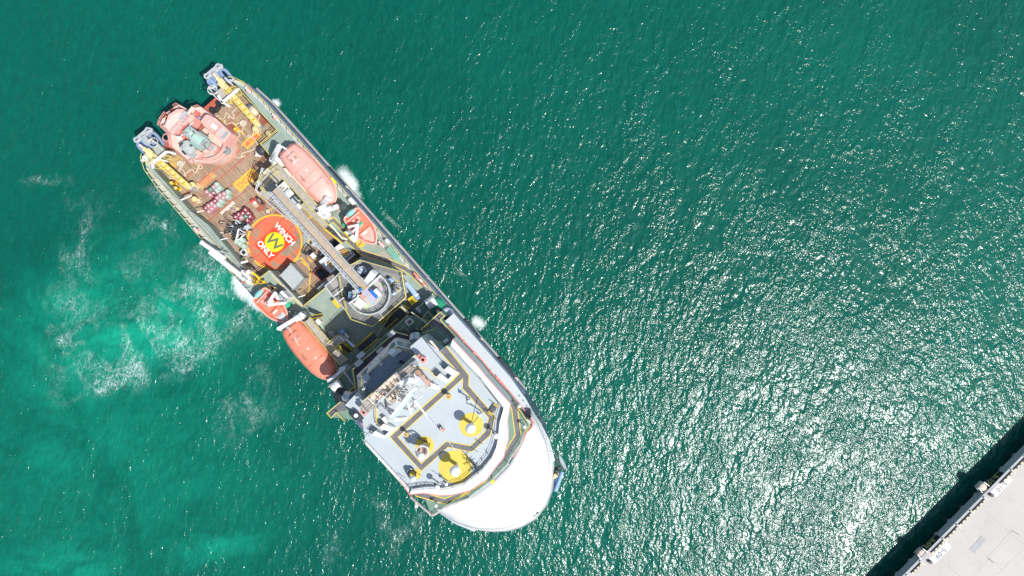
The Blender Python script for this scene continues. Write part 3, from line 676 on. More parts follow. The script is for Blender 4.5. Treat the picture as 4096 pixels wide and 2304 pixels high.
pathC([(1280, 0), (1200, 150), (870, 520), (520, 790), (250, 920), (150, 960), (0, 905), (0, 850), (150, 865), (500, 770), (760, 600), (1040, 250), (1150, 0)], 's6')
pathC([(750, 960), (960, 935), (1270, 1025), (1290, 1100), (1180, 1080)], 's4')
m = MB()
for r, pts in (('s5', [(1390, 515), (1452, 965), (1300, 1210)]), ('s5', [(1490, 520), (1545, 970)]), ('s4', [(960, 930), (1275, 1025), (1390, 985)]), ('s4', [(810, 980), (1290, 1115), (1700, 920)]),
               ('s6', [(170, 955), (540, 750), (820, 590)])):
    m.strip(P(r, pts, zc), .13, zc + .016)
flatup(m.build('walkway_edge_line', YEL, ship))
m = MB(); m.rail(P('s2', [(500, 480), (815, 190), (885, 250), (815, 315), (1840, 1449)], zc), 1.05, .075, 1.5); m.rail(P('s5', [(1480, 490), (1690, 800), (1600, 910)], zc), 1.05, .07, 1.5); m.build('house_deck_railing', YELRAIL, ship); m = MB()
m.rail(P('s1', [(430, 1140), (215, 1320), (290, 1395), (370, 1310), (500, 1449)], zc), 1.05, .08, 1.4); m.build('house_deck_railing', YELRAIL, ship)
m = MB(); fr = P('s5', [(1600, 915), (1530, 1100), (1330, 1400)], zc) + P('s6', [(1190, 280), (900, 570), (540, 840), (170, 975)], zc) + P('s4', [(1170, 1230), (1120, 1265), (1085, 1270), (740, 975)], zc)
m.rail(fr, 1.05, .05, 1.6, 2); m.build('forecastle_railing', WRAIL, ship)
m = MB(); m.tube(P('s2', [(950, 400), (1090, 545), (1190, 665), (1400, 880), (1700, 1240), (1870, 1449)], 14.45), .10, 8); m.tube(P('s5', [(1150, 20), (1490, 420), (1700, 700)], 14.6), .09, 8)
for x, y in ((1190, 665), (1350, 845), (1380, 870), (1620, 1140), (1720, 1250), (1770, 1310)): m.lathe(W('s2', x, y, 14.2), [(.17, 0), (.17, .45), (.01, .46)], 10)
m.build('fire_main_pipe', PINKRED, ship, smooth=True)
m = MB(); m.tube(P('s5', [(1700, 690), (1745, 770), (1715, 850), (1640, 920), (1550, 1100), (1420, 1330)], zc + .1), .13, 6); m.tube(P('s4', [(715, 965), (1040, 1270), (1100, 1300), (1165, 1260), (1240, 1195), (1680, 1005)], zc + .1), .12, 6)
m.build('red_edge_pipe', PINKRED, ship)

# bow hood: a long smooth canopy from the forecastle down to the hull edge
def hood():
    N = 72; Mn = 14
    inner = P('s5', [(1735, 800), (1720, 850), (1640, 925), (1560, 1100), (1430, 1330)], 17.35) + P('s6', [(1180, 345), (960, 560), (600, 835), (260, 975), (130, 1045)], 17.35) + P('s4', [(1225, 1200), (1215, 1232)], 17.0)
    def resample(pts, n):
        pts = [Vector((p.x, p.y, 0)) for p in pts]; ls = [0]
        for a, b in zip(pts[:-1], pts[1:]): ls.append(ls[-1] + (b - a).length)
        out = []
        for i in range(n):
            t = ls[-1] * i / (n - 1); k = 0
            while k < len(ls) - 2 and ls[k + 1] < t: k += 1
            out.append(pts[k].lerp(pts[k + 1], (t - ls[k]) / max(1e-6, ls[k + 1] - ls[k])))
        return out
    us = [15.5 + (29.1 - 15.5) * math.sin(math.pi / 2 * i / 40) for i in range(41)]
    outer = resample([SV(u, hb(u) + .02, 0) for u in us] + [SV(u, -hb(u) - .02, 0) for u in us[::-1][1:]], N)
    inn = resample(inner, N)
    vs = []; fs = []
    for j in range(Mn + 1):
        t = j / Mn
        s_ = t
        for i in range(N):
            e = min(i, N - 1 - i) / 10.0; e = min(1, e)
            zi = 17.0 + .25 * e
            z_ = zi - (zi - 14.0) * (s_ ** 2.4) * (1 if t < .87 else 1) - (0.55 * e * max(0, (t - .86) / .14))
            p = inn[i].lerp(outer[i], s_); vs.append(Vector((p.x, p.y, z_ if t < 1 else 13.1)))
    for j in range(Mn):
        for i in range(N - 1):
            fs.append([j * N + i, (j + 1) * N + i, (j + 1) * N + i + 1, j * N + i + 1])
    q_ = [inn[i].lerp(outer[i], .18) for i in range(N)]; m = MB(); m.prism(q_ + [SV(8, -6, 0), SV(8, 6, 0)], 13.5, 16.8); m.build('forecastle_base', SHOULDER, ship)
    for nm, j0, j1, mt_ in (('bow_canopy', 0, Mn - 2, mat('bow_white', (0.69, 0.69, 0.68), .5, .03, .25, dirt=(.66, .66, .65), dirt_amt=.45)), ('bow_bulwark_band', Mn - 2, Mn, mat('bow_band_white', (0.60, 0.60, 0.59), .5, .03, .5, dirt=(.52, .51, .49), dirt_amt=.4))):
        m = MB(); m.v = vs[j0 * N:(j1 + 1) * N]; m.f = [[q - j0 * N for q in f] for f in fs[j0 * (N - 1):j1 * (N - 1)]]; o = m.build(nm, mt_, ship, smooth=True)
        s_ = o.modifiers.new('t', 'SOLIDIFY'); s_.thickness = .12
    # hawse ports and bow lettering marks
    m = MB()
    for r, x, y, a_ in (('s6', 1645, 1085, 35), ('s6', 1597, 1125, 35)):
        m.box(W(r, x, y, 14.2), .42, .2, 14.0, 14.62, ang=rad(a_))
    m.build('bow_fairlead', DARK, ship, bevel=.03)
hood()
m = MB()
for x, y, hgt in ((1905, 570, 1.6), (1902, 675, 1.2), (1905, 1440, .1)): pass
for t_ in range(11):
    p = W('s5', 1740 + t_ * 26, 500 + t_ * 62 + t_ * t_ * .6, 14)
for u in [13 + i * .95 for i in range(11)]:
    p = SV(u, hb(u) - .28, 0)
    m.box(p, .32, .12, 14.0, 14.05, ang=AN + rad(-10))
m.build('draught_mark', DARK, ship)

# ---------------------------------------------------------------- top deck block
zt = ZT
top_poly = P('s2', [(500, 590), (600, 685), (800, 825), (910, 738), (960, 745), (1280, 1110)], zt) + P('s5', [(870, 60), (1240, 520), (1195, 760), (1170, 1000)], zt) + \
    P('s6', [(975, 20), (900, 200), (750, 375), (470, 600), (280, 655), (60, 690)], zt) + P('s4', [(1200, 830), (1060, 820), (940, 828), (740, 850)], zt) + P('s4', [(300, 410), (0, 65)], zt) + P('s1', [(760, 1440), (640, 1300), (470, 1210), (645, 1025), (775, 1145), (890, 1060), (1610, 395), (1525, 268)], zt)
m = MB(); m.prism(top_poly, ZC + .01, zt); blk = m.build('upper_house', GREYDECK, ship)
# white visor sloping outward round the front and port side
vin = P('s2', [(975, 730), (1280, 1075)], zt + .7) + P('s5', [(895, 45), (1265, 520), (1200, 760), (1175, 1010)], zt + .7) + P('s6', [(985, 25), (905, 205), (755, 390), (470, 612), (280, 668), (70, 705)], zt + .7) + P('s4', [(1195, 850), (1060, 840), (940, 848), (745, 880)], zt + .7)
ZV = 25.05
vou = P('s2', [(1010, 632), (1420, 1070)], ZV) + P('s5', [(990, 30), (1378, 465), (1325, 750), (1345, 1010)], ZV) + P('s6', [(1100, 210), (1000, 330), (830, 560), (550, 740), (260, 808), (70, 815)], ZV) + P('s4', [(1180, 975), (1050, 950), (940, 935), (722, 955)], ZV)
pathC([(215, 1320), (420, 1150), (540, 1225), (500, 1300), (370, 1315), (300, 1395)], 's1')
def rs(pts, n):
    ls = [0]
    for a, b in zip(pts[:-1], pts[1:]): ls.append(ls[-1] + (b - a).length)
    out = []
    for i in range(n):
        t = ls[-1] * i / (n - 1); k = 0
        while k < len(ls) - 2 and ls[k + 1] < t: k += 1
        out.append(pts[k].lerp(pts[k + 1], (t - ls[k]) / max(1e-6, ls[k + 1] - ls[k])))
    return out
n_ = len(vin)
def dn(q, z): return [Vector((p.x, p.y, z)) for p in q]
m = MB()
rings = []
for i in range(n_):
    a, b = vin[i], vou[min(i, len(vou) - 1)]
    rings.append([Vector((a.x, a.y, zt)), Vector((a.x, a.y, a.z)), Vector((b.x, b.y, ZV)), Vector((b.x * .985, b.y * .985, 20.5)), Vector((a.x, a.y, 20.5))])
m.ring(rings, cap=True); m.build('bridge_visor', mat('visor_white', (0.82, 0.82, 0.81), .45, .02, .5), ship)
m = MB(); m.rail([Vector((p.x, p.y, 25.7)) for p in vin], .8, .05, 1.7, 1); m.build('visor_railing', mat('dull_rail', (.35, .36, .36), .6, .1, 1), ship)
m = MB(); m.tube([Vector((p.x, p.y, ZV + .06)) for p in vou], .06, 5); m.build('red_gutter', PINKRED, ship)
# starboard cream gutter strip
m = MB(); e = P('s4', [(0, 75), (722, 858)], zt) + P('s4', [(722, 955), (0, 158)], zt); m.prism(e, zt - 1.5, zt - .25); m.build('starboard_gutter', mat('pale_cream_paint', (.68, .65, .60), .6, .05, 1), ship)
m = MB(); m.tube([W('s1', 740, 1500, zt - .3), W('s4', 722, 962, zt - .3)], .08, 6); m.build('red_gutter', PINKRED, ship)
m = MB(); m.rail([W('s3', 230, 960, zt)] + P('s4', [(0, 65), (730, 845)], zt), 1.0, .05, 1.6); m.build('top_deck_railing', WRAIL, ship); m = MB(); m.rail(P('s2', [(970, 745), (1620, 1449)], zt), 1.0, .06, 1.8); m.build('top_deck_railing', WRAIL, ship)
# grey walkway loop with yellow edges
def edgepoly(r, pts, z, w=.12, closed=True):
    m.strip(P(r, pts, z), w, z + .016, closed)
lp_out = P('s3', [(555, 992), (1645, 15), (1830, -60), (1830, 180), (2257, 665), (2180, 970), (1880, 1240), (1500, 1163), (1180, 1449)], zt) + P('s4', [(905, 580)], zt)
lp_in = P('s3', [(692, 1000), (1735, 60), (1727, 215), (2152, 690), (2095, 910), (1858, 1140), (1470, 1068), (1070, 1420)], zt)
m = MB()
# build the loop as quads between the outer and inner outlines
op = P('s3', [(555, 992), (1735 - 5, -70), (1832, 175), (2257, 665), (2180, 970), (1880, 1240), (1500, 1163)], zt) + P('s4', [(905, 585)], zt)
ip = P('s3', [(692, 1000), (1735, 60), (1727, 215), (2152, 690), (2095, 910), (1858, 1140), (1470, 1068)], zt) + P('s4', [(907, 458)], zt)
n8 = len(op); m.add([(p.x, p.y, zt + .008) for p in op + ip], [[i, (i + 1) % n8, n8 + (i + 1) % n8, n8 + i] for i in range(n8)])
m.add([(p.x, p.y, zt + .0085) for p in P('s2', [(800, 835), (905, 745), (1185, 1080), (1275, 1220), (1270, 1390), (1165, 1460), (1175, 1260), (1115, 1190)], zt)], [list(range(8))])
flatup(m.build('top_walkway', PATH, ship))
m = MB(); m.strip(ip, .10, zt + .016, True); m.strip(op[2:] + [op[0]], .10, zt + .016); m.strip([op[0]] + P('s3', [(1600, 60)], zt), .13, zt + .016)
m.strip(P('s2', [(800, 835), (1115, 1185), (1000, 1290)], zt), .12, zt + .017); m.strip(P('s2', [(905, 745), (1275, 1215), (1265, 1390)], zt), .12, zt + .017)
flatup(m.build('walkway_edge_line', YEL, ship))
for r, x, y, rr in (('s5', 745, 803, 195), ('s4', 960, 170, 152), ('s6', 328, 350, 268), ('s4', 820, 630, 82)): 
    m = MB(); m.sheet(circ(W(r, x, y, zt), L(r, rr, zt), 56), zt + (.020 if rr < 268 else .022)); flatup(m.build('radome_warning_circle', mat('circle_yellow', (0.70, 0.53, 0.08), .7, .08, .4, dirt=(.60, .50, .22), dirt_amt=.5), ship))

# aft wheelhouse: dark roof, sloped white window band
zr = 22.0
roof = P('s1', [(820, 1085), (790, 790), (1100, 470), (1310, 285), (1545, 335), (1612, 392)], zr)
m = MB(); m.prism(roof, ZC, zr); m.build('wheelhouse_roof', DARKROOF, ship)
rt = P('s1', [(820, 1085), (775, 780), (1320, 270), (1560, 330)], zr + .02); rb_ = P('s1', [(700, 1090), (672, 735), (1290, 130), (1585, 205)], 19.0)
m = MB(); n4 = len(rt); m.ring([[rt[i], rb_[i], Vector((rb_[i].x, rb_[i].y, ZC)), Vector((rt[i].x, rt[i].y, ZC))] for i in range(n4)], cap=True); wb = m.build('window_band', WHITE, ship)
m = MB()
def pane(i, t0, t1, s0=.22, s1=.75):
    q = []
    for t, s_ in ((t0, s0), (t1, s0), (t1, s1), (t0, s1)):
        a = rt[i].lerp(rt[i + 1], t); b = rb_[i].lerp(rb_[i + 1], t); q.append(a.lerp(b, s_) + Vector((0, 0, .04)))
    m.add(q, [[0, 1, 2, 3]])
for t0 in (.04, .38, .72): pane(0, t0, t0 + .26)
for k in range(4): pane(1, .05 + k * .24, .05 + k * .24 + .20)
for k in range(2): pane(2, .08 + k * .46, .08 + k * .46 + .38)
flatup(m.build('window_pane', GLASS, wb))
m = MB(); m.rail(P('s1', [(1620, 395), (1510, 330), (1310, 280), (1110, 460), (760, 770), (790, 1000)], zr), 1.0, .06, 1.5); m.build('wheelhouse_roof_railing', YELRAIL, ship)
m = MB(); m.tube(rb_[0:1] + rb_[1:], .07, 5); m.build('red_gutter', PINKRED, ship)
# wings of the top deck
m = MB(); m.strip(P('s1', [(470, 1215), (650, 1030)], zt), .1, zt + .03); m.strip(P('s1', [(1525, 268), (1715, 105), (2065, 520)], zt), .1, zt + .03); flatup(m.build('wing_edge', DARK, ship))
YR.rail(P('s1', [(780, 1140), (1620, 395)], zt), 1.0, .06, 1.6)

# mast house below the cream platform: this is what shades the wheelhouse roof
zp = 30.5
mh = P('s1', [(905, 1090), (1300, 720), (1640, 590), (1420, 790), (1010, 1190)], zp)
m = MB(); m.box(W('s1', 1120, 950, zp), L('s1', 590, zp), L('s1', 120, zp), zt, zp - .3, ang=AV); 
m.box(W('s1', 1440, 690, zp), L('s1', 330, zp), L('s1', 90, zp), zt, zp - 1.6, ang=AV); mhx = m.build('mast_house', WHITE, ship)
m = MB(); m.box(W('s1', 1120, 945, zp), L('s1', 620, zp), L('s1', 150, zp), zp - .28, zp, ang=AV); m.build('mast_platform', CREAM, ship)
m = MB(); m.rail([W('s1', *q, zp) for q in ((905, 1100), (1310, 710), (1400, 800), (1000, 1200))], 1.0, .06, 1.4, closed=True); m.build('mast_platform_railing', WRAIL, ship)
m = MB(); m.box(W('s1', 1450, 680, zp - 1), L('s1', 330, zp), L('s1', 110, zp), zp - 1.5, zp - 1.2, ang=AV); m.build('grating_platform', GREYTAN, ship); m = MB(); m.box(W('s1', 860, 1210, zp - 1), L('s1', 260, zp), L('s1', 150, zp), zp - 1.5, zp - 1.2, ang=AV); m.build('grating_platform', GREYTAN, ship)
m = MB(); m.rail([W('s1', *q, zp - 1.2) for q in ((770, 1170), (860, 1110), (990, 1210), (870, 1310))], 1.0, .05, 1.2, closed=True); m.rail([W('s1', *q, zp - 1.2) for q in ((1330, 720), (1560, 580), (1640, 600), (1420, 800))], 1.0, .05, 1.2, closed=True)
for k in range(7):
    a = W('s1', 1010 + k * 58, 1080 - k * 52, zp + .05); m.box(a, .1, .35, zp, zp + .5, ang=AV)
m.build('platform_fitting', BROWN, ship)
m = MB(); m.lathe(W('s1', 1215, 1040, 28) - Vector((0, 0, 28)), [(L('s1', 62, 28), zt), (L('s1', 62, 28), 28.5), (.01, 28.52)], 24); m.lathe(W('s1', 1260, 1110, 28) - Vector((0, 0, 28)), [(L('s1', 60, 28), zt), (L('s1', 60, 28), 28.5), (.01, 28.52)], 24)
m.box(W('s1', 1240, 1075, 28), L('s1', 100, 28), L('s1', 122, 28), zt, 28.51, ang=rad(-55)); m.build('mast_trunk', CREAM, ship)
m = MB(); cc2 = W('s1', 1500, 1180, 27)
m.strip(circ(cc2, L('s1', 95, 27), 24, rad(-160), rad(60)), .35, 27.0); m.rail([Vector((p.x, p.y, 27)) for p in circ(cc2, L('s1', 98, 27), 12, rad(-160), rad(60))], 1.0, .05, 1.2, 2)
cc3 = W('s1', 1240, 1090, 28.5); m.rail([Vector((p.x, p.y, 28.5)) for p in circ(cc3, L('s1', 100, 28.5), 14, rad(-170), rad(80))], 1.0, .05, 1.2, 2)
m.build('round_gallery', WRAIL, ship)

# ================================================================ lifeboats, rescue boats, davits
def loft_boat(m, st, prof, n=20):
    rings = []
    for x, w, zb, zm, zt_ in st:
        r = []
        for k in range(n):
            a = 2 * math.pi * k / n; c_, s_ = math.cos(a), math.sin(a)
            y = w * math.copysign(abs(c_) ** prof, c_)
            z_ = zm + (zt_ - zm) * (max(0, s_) ** .85) if s_ >= 0 else zm - (zm - zb) * (abs(s_) ** .7)
            if s_ < 0: y *= (1 - .35 * abs(s_))
            r.append(Vector((x, y, z_)))
        rings.append(r)
    m.ring(rings)
def xform(m, o, dx, dy=None):
    dy = dy or Vector((-dx.y, dx.x, 0))
    m.v = [o + dx * v.x + dy * v.y + Vector((0, 0, v.z)) for v in m.v]; return m
def lifeboat(r, stern, bow, wz, z0, body, label):
    zt_ = z0 + 3.1; A = W(r, *stern, zt_ - 1.2); B = W(r, *bow, zt_ - 1.2); d = (B - A); ln = d.length; d.normalize(); d.z = 0
    O = Vector((A.x, A.y, z0)); w = L(r, wz, zt_ - 1.2) / 2
    t = thing('lifeboat', label, 'lifeboat', O + d * ln / 2)
    st = [(f * ln, w * k, z0 * 0 + zb, 1.25, tp) for f, k, zb, tp in ((0, .62, .55, 2.2), (.015, .74, .35, 2.5), (.06, .82, .2, 2.7), (.18, .93, .05, 2.95), (.35, 1, 0, 3.0), (.55, 1, 0, 3.0), (.72, .93, .05, 2.95), (.84, .78, .15, 2.75), (.92, .58, .35, 2.45), (.975, .34, .6, 2.1), (1, .10, .9, 1.6))]
    m = MB(); loft_boat(m, st, .62, 28); xform(m, O, d).build('hull_and_canopy', body, t, smooth=True)
    m = MB(); us = [(f, k) for f, k in ((0, .66), (.03, .80), (.18, .96), (.35, 1.03), (.55, 1.03), (.72, .96), (.84, .81), (.92, .61), (.975, .37), (1.004, .12))]
    pts = [Vector((f * ln, w * k, 1.22)) for f, k in us] + [Vector((f * ln, -w * k, 1.22)) for f, k in us[::-1]]
    m.tube(pts + [pts[0]], .10, 6); xform(m, O, d).build('rubbing_band', PINKOR, t, smooth=True)
    m = MB(); m.box(Vector((ln * .20, 0, 0)), 1.9, 1.8, 2.7, 3.22, ang=0, tp=.72); tw = xform(m, O, d).build('steering_dome', body, t, bevel=.18)
    m = MB(); m.box(Vector((ln * .20 + .2, .4, 0)), .5, .28, 3.18, 3.26, ang=0); m.box(Vector((ln * .20 + .2, -.4, 0)), .5, .28, 3.18, 3.26, ang=0); xform(m, O, d).build('dome_hatch', BROWN, tw)
    m = MB(); m.prism([Vector((.15, -w * .55, 0)), Vector((.45, -w * .6, 0)), Vector((.45, w * .6, 0)), Vector((.15, w * .55, 0))], 2.45, 2.64); xform(m, O, d).build('stern_recess', mat('dark_maroon_trim', (.28, .12, .11), .6, .1, 1), t)  # dark maroon trim strip across the stern
    m = MB(); m.tube([Vector((ln * .03, .15, 2.95)), Vector((ln * .33, -.3, 3.35))], .06, 6); xform(m, O, d).build('boarding_pole', WHITE, t)
    m = MB()
    for f in (.45, .62): m.box(Vector((f * ln, .35, 0)), .42, .09, 3.0, 3.035, ang=0); m.box(Vector((f * ln, .35, 0)), .09, .42, 3.0, 3.036, ang=0)
    xform(m, O, d).build('reflective_cross', WHITE, t)
    m = MB()
    for sg in (1, -1):
        for f, lx in ((.72, 1.7), (.5, 1.5)): m.box(Vector((f * ln, sg * w * .70, 0)), lx, .07, 2.2, 2.74, ang=-sg * rad(6) if f > .6 else 0)
    for f in (.38, .52, .66): m.box(Vector((f * ln, 0, 0)), .05, w * 1.25, 2.7, 3.008, ang=0)
    xform(m, O, d).build('grab_rail', mat('deep_salmon_trim', (.62, .24, .18), .6, .1, 1), t)
    m = MB(); m.lathe(O + d * ln * .95, [(.35, 1.9), (.32, 2.35), (.12, 2.5), (.01, 2.52)], 12); m.build('hook_cover', PINKOR, t, smooth=True)
    m = MB(); m.bar(O + d * .25 + Vector((0, 0, 2.4)), O + d * .25 + Vector((0, 0, 3.0)), .3, .3); m.build('release_hook', GREY, t)
    text('hull_number', '1786285', O + d * ln * .5 - Vector((-d.y, d.x, 0)) * w * .45, .42, math.atan2(d.y, d.x), z0 + 3.02, mat('number_grey', (.3, .15, .12), .6, .1, 1), t)
    return t
lifeboat('r3', (662, 385), (1410, 1240), 452, 10.4, PINKOR, 'sun-bleached pink enclosed lifeboat on the port side, beside the gangway catwalk')
lifeboat('r8', (382, 178), (1085, 1020), 452, 10.4, ORANGE, 'bright orange enclosed lifeboat hung over the starboard side')
def rescue(r, stern, bow, wz, z0, label, sail=False):
    zt_ = z0 + 1.6; A = W(r, *stern, zt_); B = W(r, *bow, zt_); d = (B - A); ln = d.length; d.normalize(); d.z = 0
    O = Vector((A.x, A.y, z0)); w = L(r, wz, zt_) / 2
    t = thing('rescue_boat', label, 'rescue boat', O + d * ln / 2)
    prof = [(0, .72), (.03, .88), (.15, .97), (.35, 1), (.55, .98), (.7, .86), (.82, .65), (.91, .40), (.97, .18), (1, .03)]
    def loop(k, z_, sh=0): return [Vector((sh + f * (ln - 2 * sh), w * q * k, z_ + (.35 * max(0, f - .6)))) for f, q in prof] + [Vector((sh + f * (ln - 2 * sh), -w * q * k, z_ + (.35 * max(0, f - .6)))) for f, q in prof[::-1]]
    m = MB(); m.ring([loop(.45, 0, .5), loop(.85, .5, .15), loop(1, 1.45), loop(1, 1.6), loop(.84, 1.62, .18), loop(.80, 1.25, .22)], cap=False); m.f.append(list(range(len(m.v) - 20, len(m.v)))); m.f.append(list(range(20))[::-1])
    xform(m, O, d).build('hull', ORDEEP, t, smooth=True)
    m = MB(); q = loop(.97, 1.6, .05); m.tube(q + [q[0]], .15, 8); xform(m, O, d).build('fender_tube', PINKOR, t, smooth=True)
    m = MB(); m.prism([Vector((ln * .56, -w * .62, 0)), Vector((ln * .72, -w * .6, 0)), Vector((ln * .93, -.12, 0)), Vector((ln * .93, .12, 0)), Vector((ln * .72, w * .6, 0)), Vector((ln * .56, w * .62, 0))], 1.2, 1.66); xform(m, O, d).build('bow_deck', PINKOR if not sail else ORDEEP, t, bevel=.05)
    m = MB(); m.box(Vector((ln * .36, 0, 0)), 1.0, .9, 1.2, 2.0, ang=0); m.box(Vector((ln * .22, .45, 0)), .7, .5, 1.2, 1.6, ang=0); m.box(Vector((ln * .22, -.45, 0)), .7, .5, 1.2, 1.6, ang=0); xform(m, O, d).build('seat_console', PINKOR, t, bevel=.05)
    m = MB(); m.box(Vector((ln * .40, .1, 0)), .35, 1.1, 2.0, 2.25, ang=rad(12)); xform(m, O, d).build('green_cover', EMER, t, bevel=.08)
    m = MB(); m.box(Vector((ln * .62, -.25, 0)), .3, .8, 1.66, 1.68, ang=rad(0)); xform(m, O, d).build('name_plate', WHITE, t)
    m = MB(); m.box(Vector((ln * .70, 0, 0)), .06, w * 1.5, 1.66, 1.74, ang=0); m.box(Vector((ln * .13, 0, 0)), .25, w * 1.5, 1.5, 1.72, ang=0); xform(m, O, d).build('thwart', PINKOR, t)
    m = MB(); m.ball(Vector((0, 0, 1.5)), .55, 16, 8, .75); m.v = [Vector((q.x * .8 + .05, q.y * 1.75, q.z)) for q in m.v]; xform(m, O, d); e = m.build('engine_cover', TURQ, t, smooth=True)
    m = MB(); m.box(Vector((ln * .75, .05, 0)), .25, .25, 1.66, 1.7, ang=0); xform(m, O, d).build('deck_hatch', GREY, t)
    if sail:
        m = MB(); m.add([Vector((ln * .72, -.75, 1.75)), Vector((ln * .90, -.5, 1.78)), Vector((ln * .97, .1, 1.8)), Vector((ln * .84, .65, 1.77)), Vector((ln * .74, .55, 1.76)), Vector((ln * .8, 0, 2.05))], [[0, 1, 5], [1, 2, 5], [2, 3, 5], [3, 4, 5], [4, 0, 5]]); xform(m, O, d)
        o = m.build('bow_canvas', mat('grey_canvas', (.58, .56, .53), .9, .1, 2), t); q = o.modifiers.new('s', 'SOLIDIFY'); q.thickness = .03
    return t
rescue('r5', (890, 285), (1300, 785), 345, 10.0, 'orange open rescue boat on the port deck below the white boat davit')
rescue('r6', (535, 540), (1005, 985), 340, 10.0, 'orange open rescue boat with grey bow canvas, slung over the starboard side', sail=True)

def beams(name, mt, t, r, z, lst, h=.5):
    m = MB()
    for i_, q in enumerate(lst):
        (x0, y0), (x1, y1), w = q[:3]; z0, z1 = (q[3], q[4]) if len(q) > 4 else (z, z)
        dz = Vector((0, 0, .011 * i_)); m.bar(W(r, x0, y0, z0) + dz, W(r, x1, y1, z1) + dz, L(r, w, z), h)
    return m.build(name, mt, t, bevel=.03)
def blocks(name, mt, t, r, lst, ang=AN, bevel=.03):
    if (t is ship or name in ('black_box', 'louvre_slot', 'lime_plate', 'lilac_plate', 'counterweight')) and len(lst) > 1:
        for q in lst: o = blocks(name, mt, t, r, [q], ang, bevel)
        return o
    m = MB()
    for x, y, lu, lv, z0, z1 in lst: m.box(W(r, x, y, z1), L(r, lu, z1), L(r, lv, z1), z0, z1, ang=ang)
    return m.build(name, mt, t, bevel=bevel)
# port lifeboat davits
t = thing('davit', 'white toothed davit arm at the stern end of the bleached pink lifeboat', 'davit', W('r3', 470, 560, 9), 'boat davits')
beams('arm', WHITE, t, 'r3', 13.2, [((430, 590), (560, 330), 70, 11.0, 13.6), ((560, 330), (660, 385), 26, 13.6, 13.6)], .6)
beams('brace', WHITE, t, 'r3', 11.5, [((400, 550), (600, 590), 60), ((450, 650), (560, 540), 50), ((520, 560), (640, 660), 60), ((470, 480), (600, 620), 40)], .5)
blocks('base', WHITE, t, 'r3', [(480, 590, 110, 90, 9, 11.4)])
blocks('rack_teeth', LGREY, t, 'r3', [(430 + i * 13, 560 - i * 26, 10, 34, 12, 13.0) for i in range(9)])
t = thing('davit', 'white davit arm at the bow end of the bleached pink lifeboat', 'davit', W('r3', 1230, 1330, 9), 'boat davits')
beams('arm', WHITE, t, 'r3', 13.0, [((1180, 1370), (1330, 1180), 80, 11.0, 13.6), ((1330, 1180), (1400, 1215), 30, 13.6, 13.5)], .6)
blocks('rack_teeth', LGREY, t, 'r3', [(1200 + i * 15, 1310 - i * 17, 10, 34, 12, 13.0) for i in range(7)])
t = thing('boat_crane', 'white knuckle boat crane standing on the port deck between lifeboat and rescue boat', 'crane', W('r5', 440, 290, 9))
beams('boom', WHITE, t, 'r5', 13.0, [((430, 280), (700, 180), 72, 12.6, 12.8), ((380, 230), (500, 170), 60)], .55)
beams('brace', WHITE, t, 'r5', 12.2, [((500, 130), (480, 210), 22), ((560, 340), (470, 250), 60), ((420, 330), (540, 350), 50), ((500, 370), (390, 280), 40)], .4)
blocks('pedestal', WHITE, t, 'r5', [(430, 300, 130, 110, 9, 12.3)])
blocks('winch_motor', LGREY, t, 'r5', [(610, 200, 50, 30, 12.6, 13.3), (470, 320, 40, 50, 12.3, 12.9)])
m = MB(); m.ball(W('r5', 765, 180, 11.6), .75, 12, 8, .8); m.build('hook_fender_net', DKGREEN, t)
blocks('warning_bracket', PINKRED, t, 'r5', [(690, 230, 30, 30, 11.8, 12.3), (560, 335, 45, 20, 11.5, 12.0), (690, 165, 18, 30, 12.6, 13.1)])
m = MB(); m.tube([W('r5', 610, 340, 9.4), W('r5', 700, 215, 11.9)], .05, 5); m.build('hoist_hose', BROWN, t)
t = thing('rescue_davit', 'white rescue boat davit with open cradle frame beside the port rescue boat', 'davit', W('r5', 900, 620, 9), 'boat davits')
beams('arm', WHITE, t, 'r5', 12.8, [((1010, 480), (990, 680), 42), ((850, 520), (1030, 480), 34), ((930, 600), (1010, 500), 24)], .4)
blocks('base', WHITE, t, 'r5', [(890, 640, 190, 110, 9, 10.4), (940, 690, 110, 90, 9, 11.4)])
blocks('winch', GREY, t, 'r5', [(900, 560, 90, 60, 10.4, 11.6), (890, 600, 60, 30, 10.4, 12)])
blocks('gear_cover', LTGREEN, t, 'r5', [(870, 600, 60, 50, 10.4, 10.9)])
t = thing('rescue_davit', 'white rescue boat davit with triangular arm above the starboard rescue boat', 'davit', W('r6', 900, 620, 9), 'boat davits')
beams('arm', WHITE, t, 'r6', 13.0, [((820, 515), (700, 690), 44), ((690, 725), (990, 690), 44), ((700, 700), (780, 650), 40), ((820, 520), (850, 600), 26)], .4)
blocks('base', WHITE, t, 'r6', [(910, 600, 150, 160, 9, 12.2)], ang=AN + rad(3))
blocks('winch', GREY, t, 'r6', [(880, 590, 60, 60, 12.2, 12.9), (960, 640, 40, 40, 12.2, 12.8)])
t = thing('davit', 'long white davit beam across the stern of the orange starboard lifeboat', 'davit', W('r8', 480, 120, 9), 'boat davits')
beams('arm', WHITE, t, 'r8', 13.4, [((230, 220), (560, 20), 62), ((200, 215), (270, 230), 50)], .6)
beams('brace', WHITE, t, 'r8', 12.4, [((480, 60), (600, 10), 110), ((560, -20), (640, 30), 70)], .5)
blocks('base', LGREY, t, 'r8', [(570, 20, 100, 120, 9, 12.2)], ang=AV)
blocks('end_bracket', PINKRED, t, 'r7', [(20, 205 - 220 + 230, 1, 1, 12, 12.01)])
t = thing('davit', 'pale blue-white davit arm at the bow end of the orange starboard lifeboat', 'davit', W('r8', 1290, 850, 9), 'boat davits')
beams('arm', WHITE, t, 'r8', 13.4, [((1040, 1060), (1290, 850), 52), ((1200, 870), (1300, 830), 40), ((1010, 1060), (1060, 1050), 50), ((1180, 900), (1290, 880), 24)], .6)
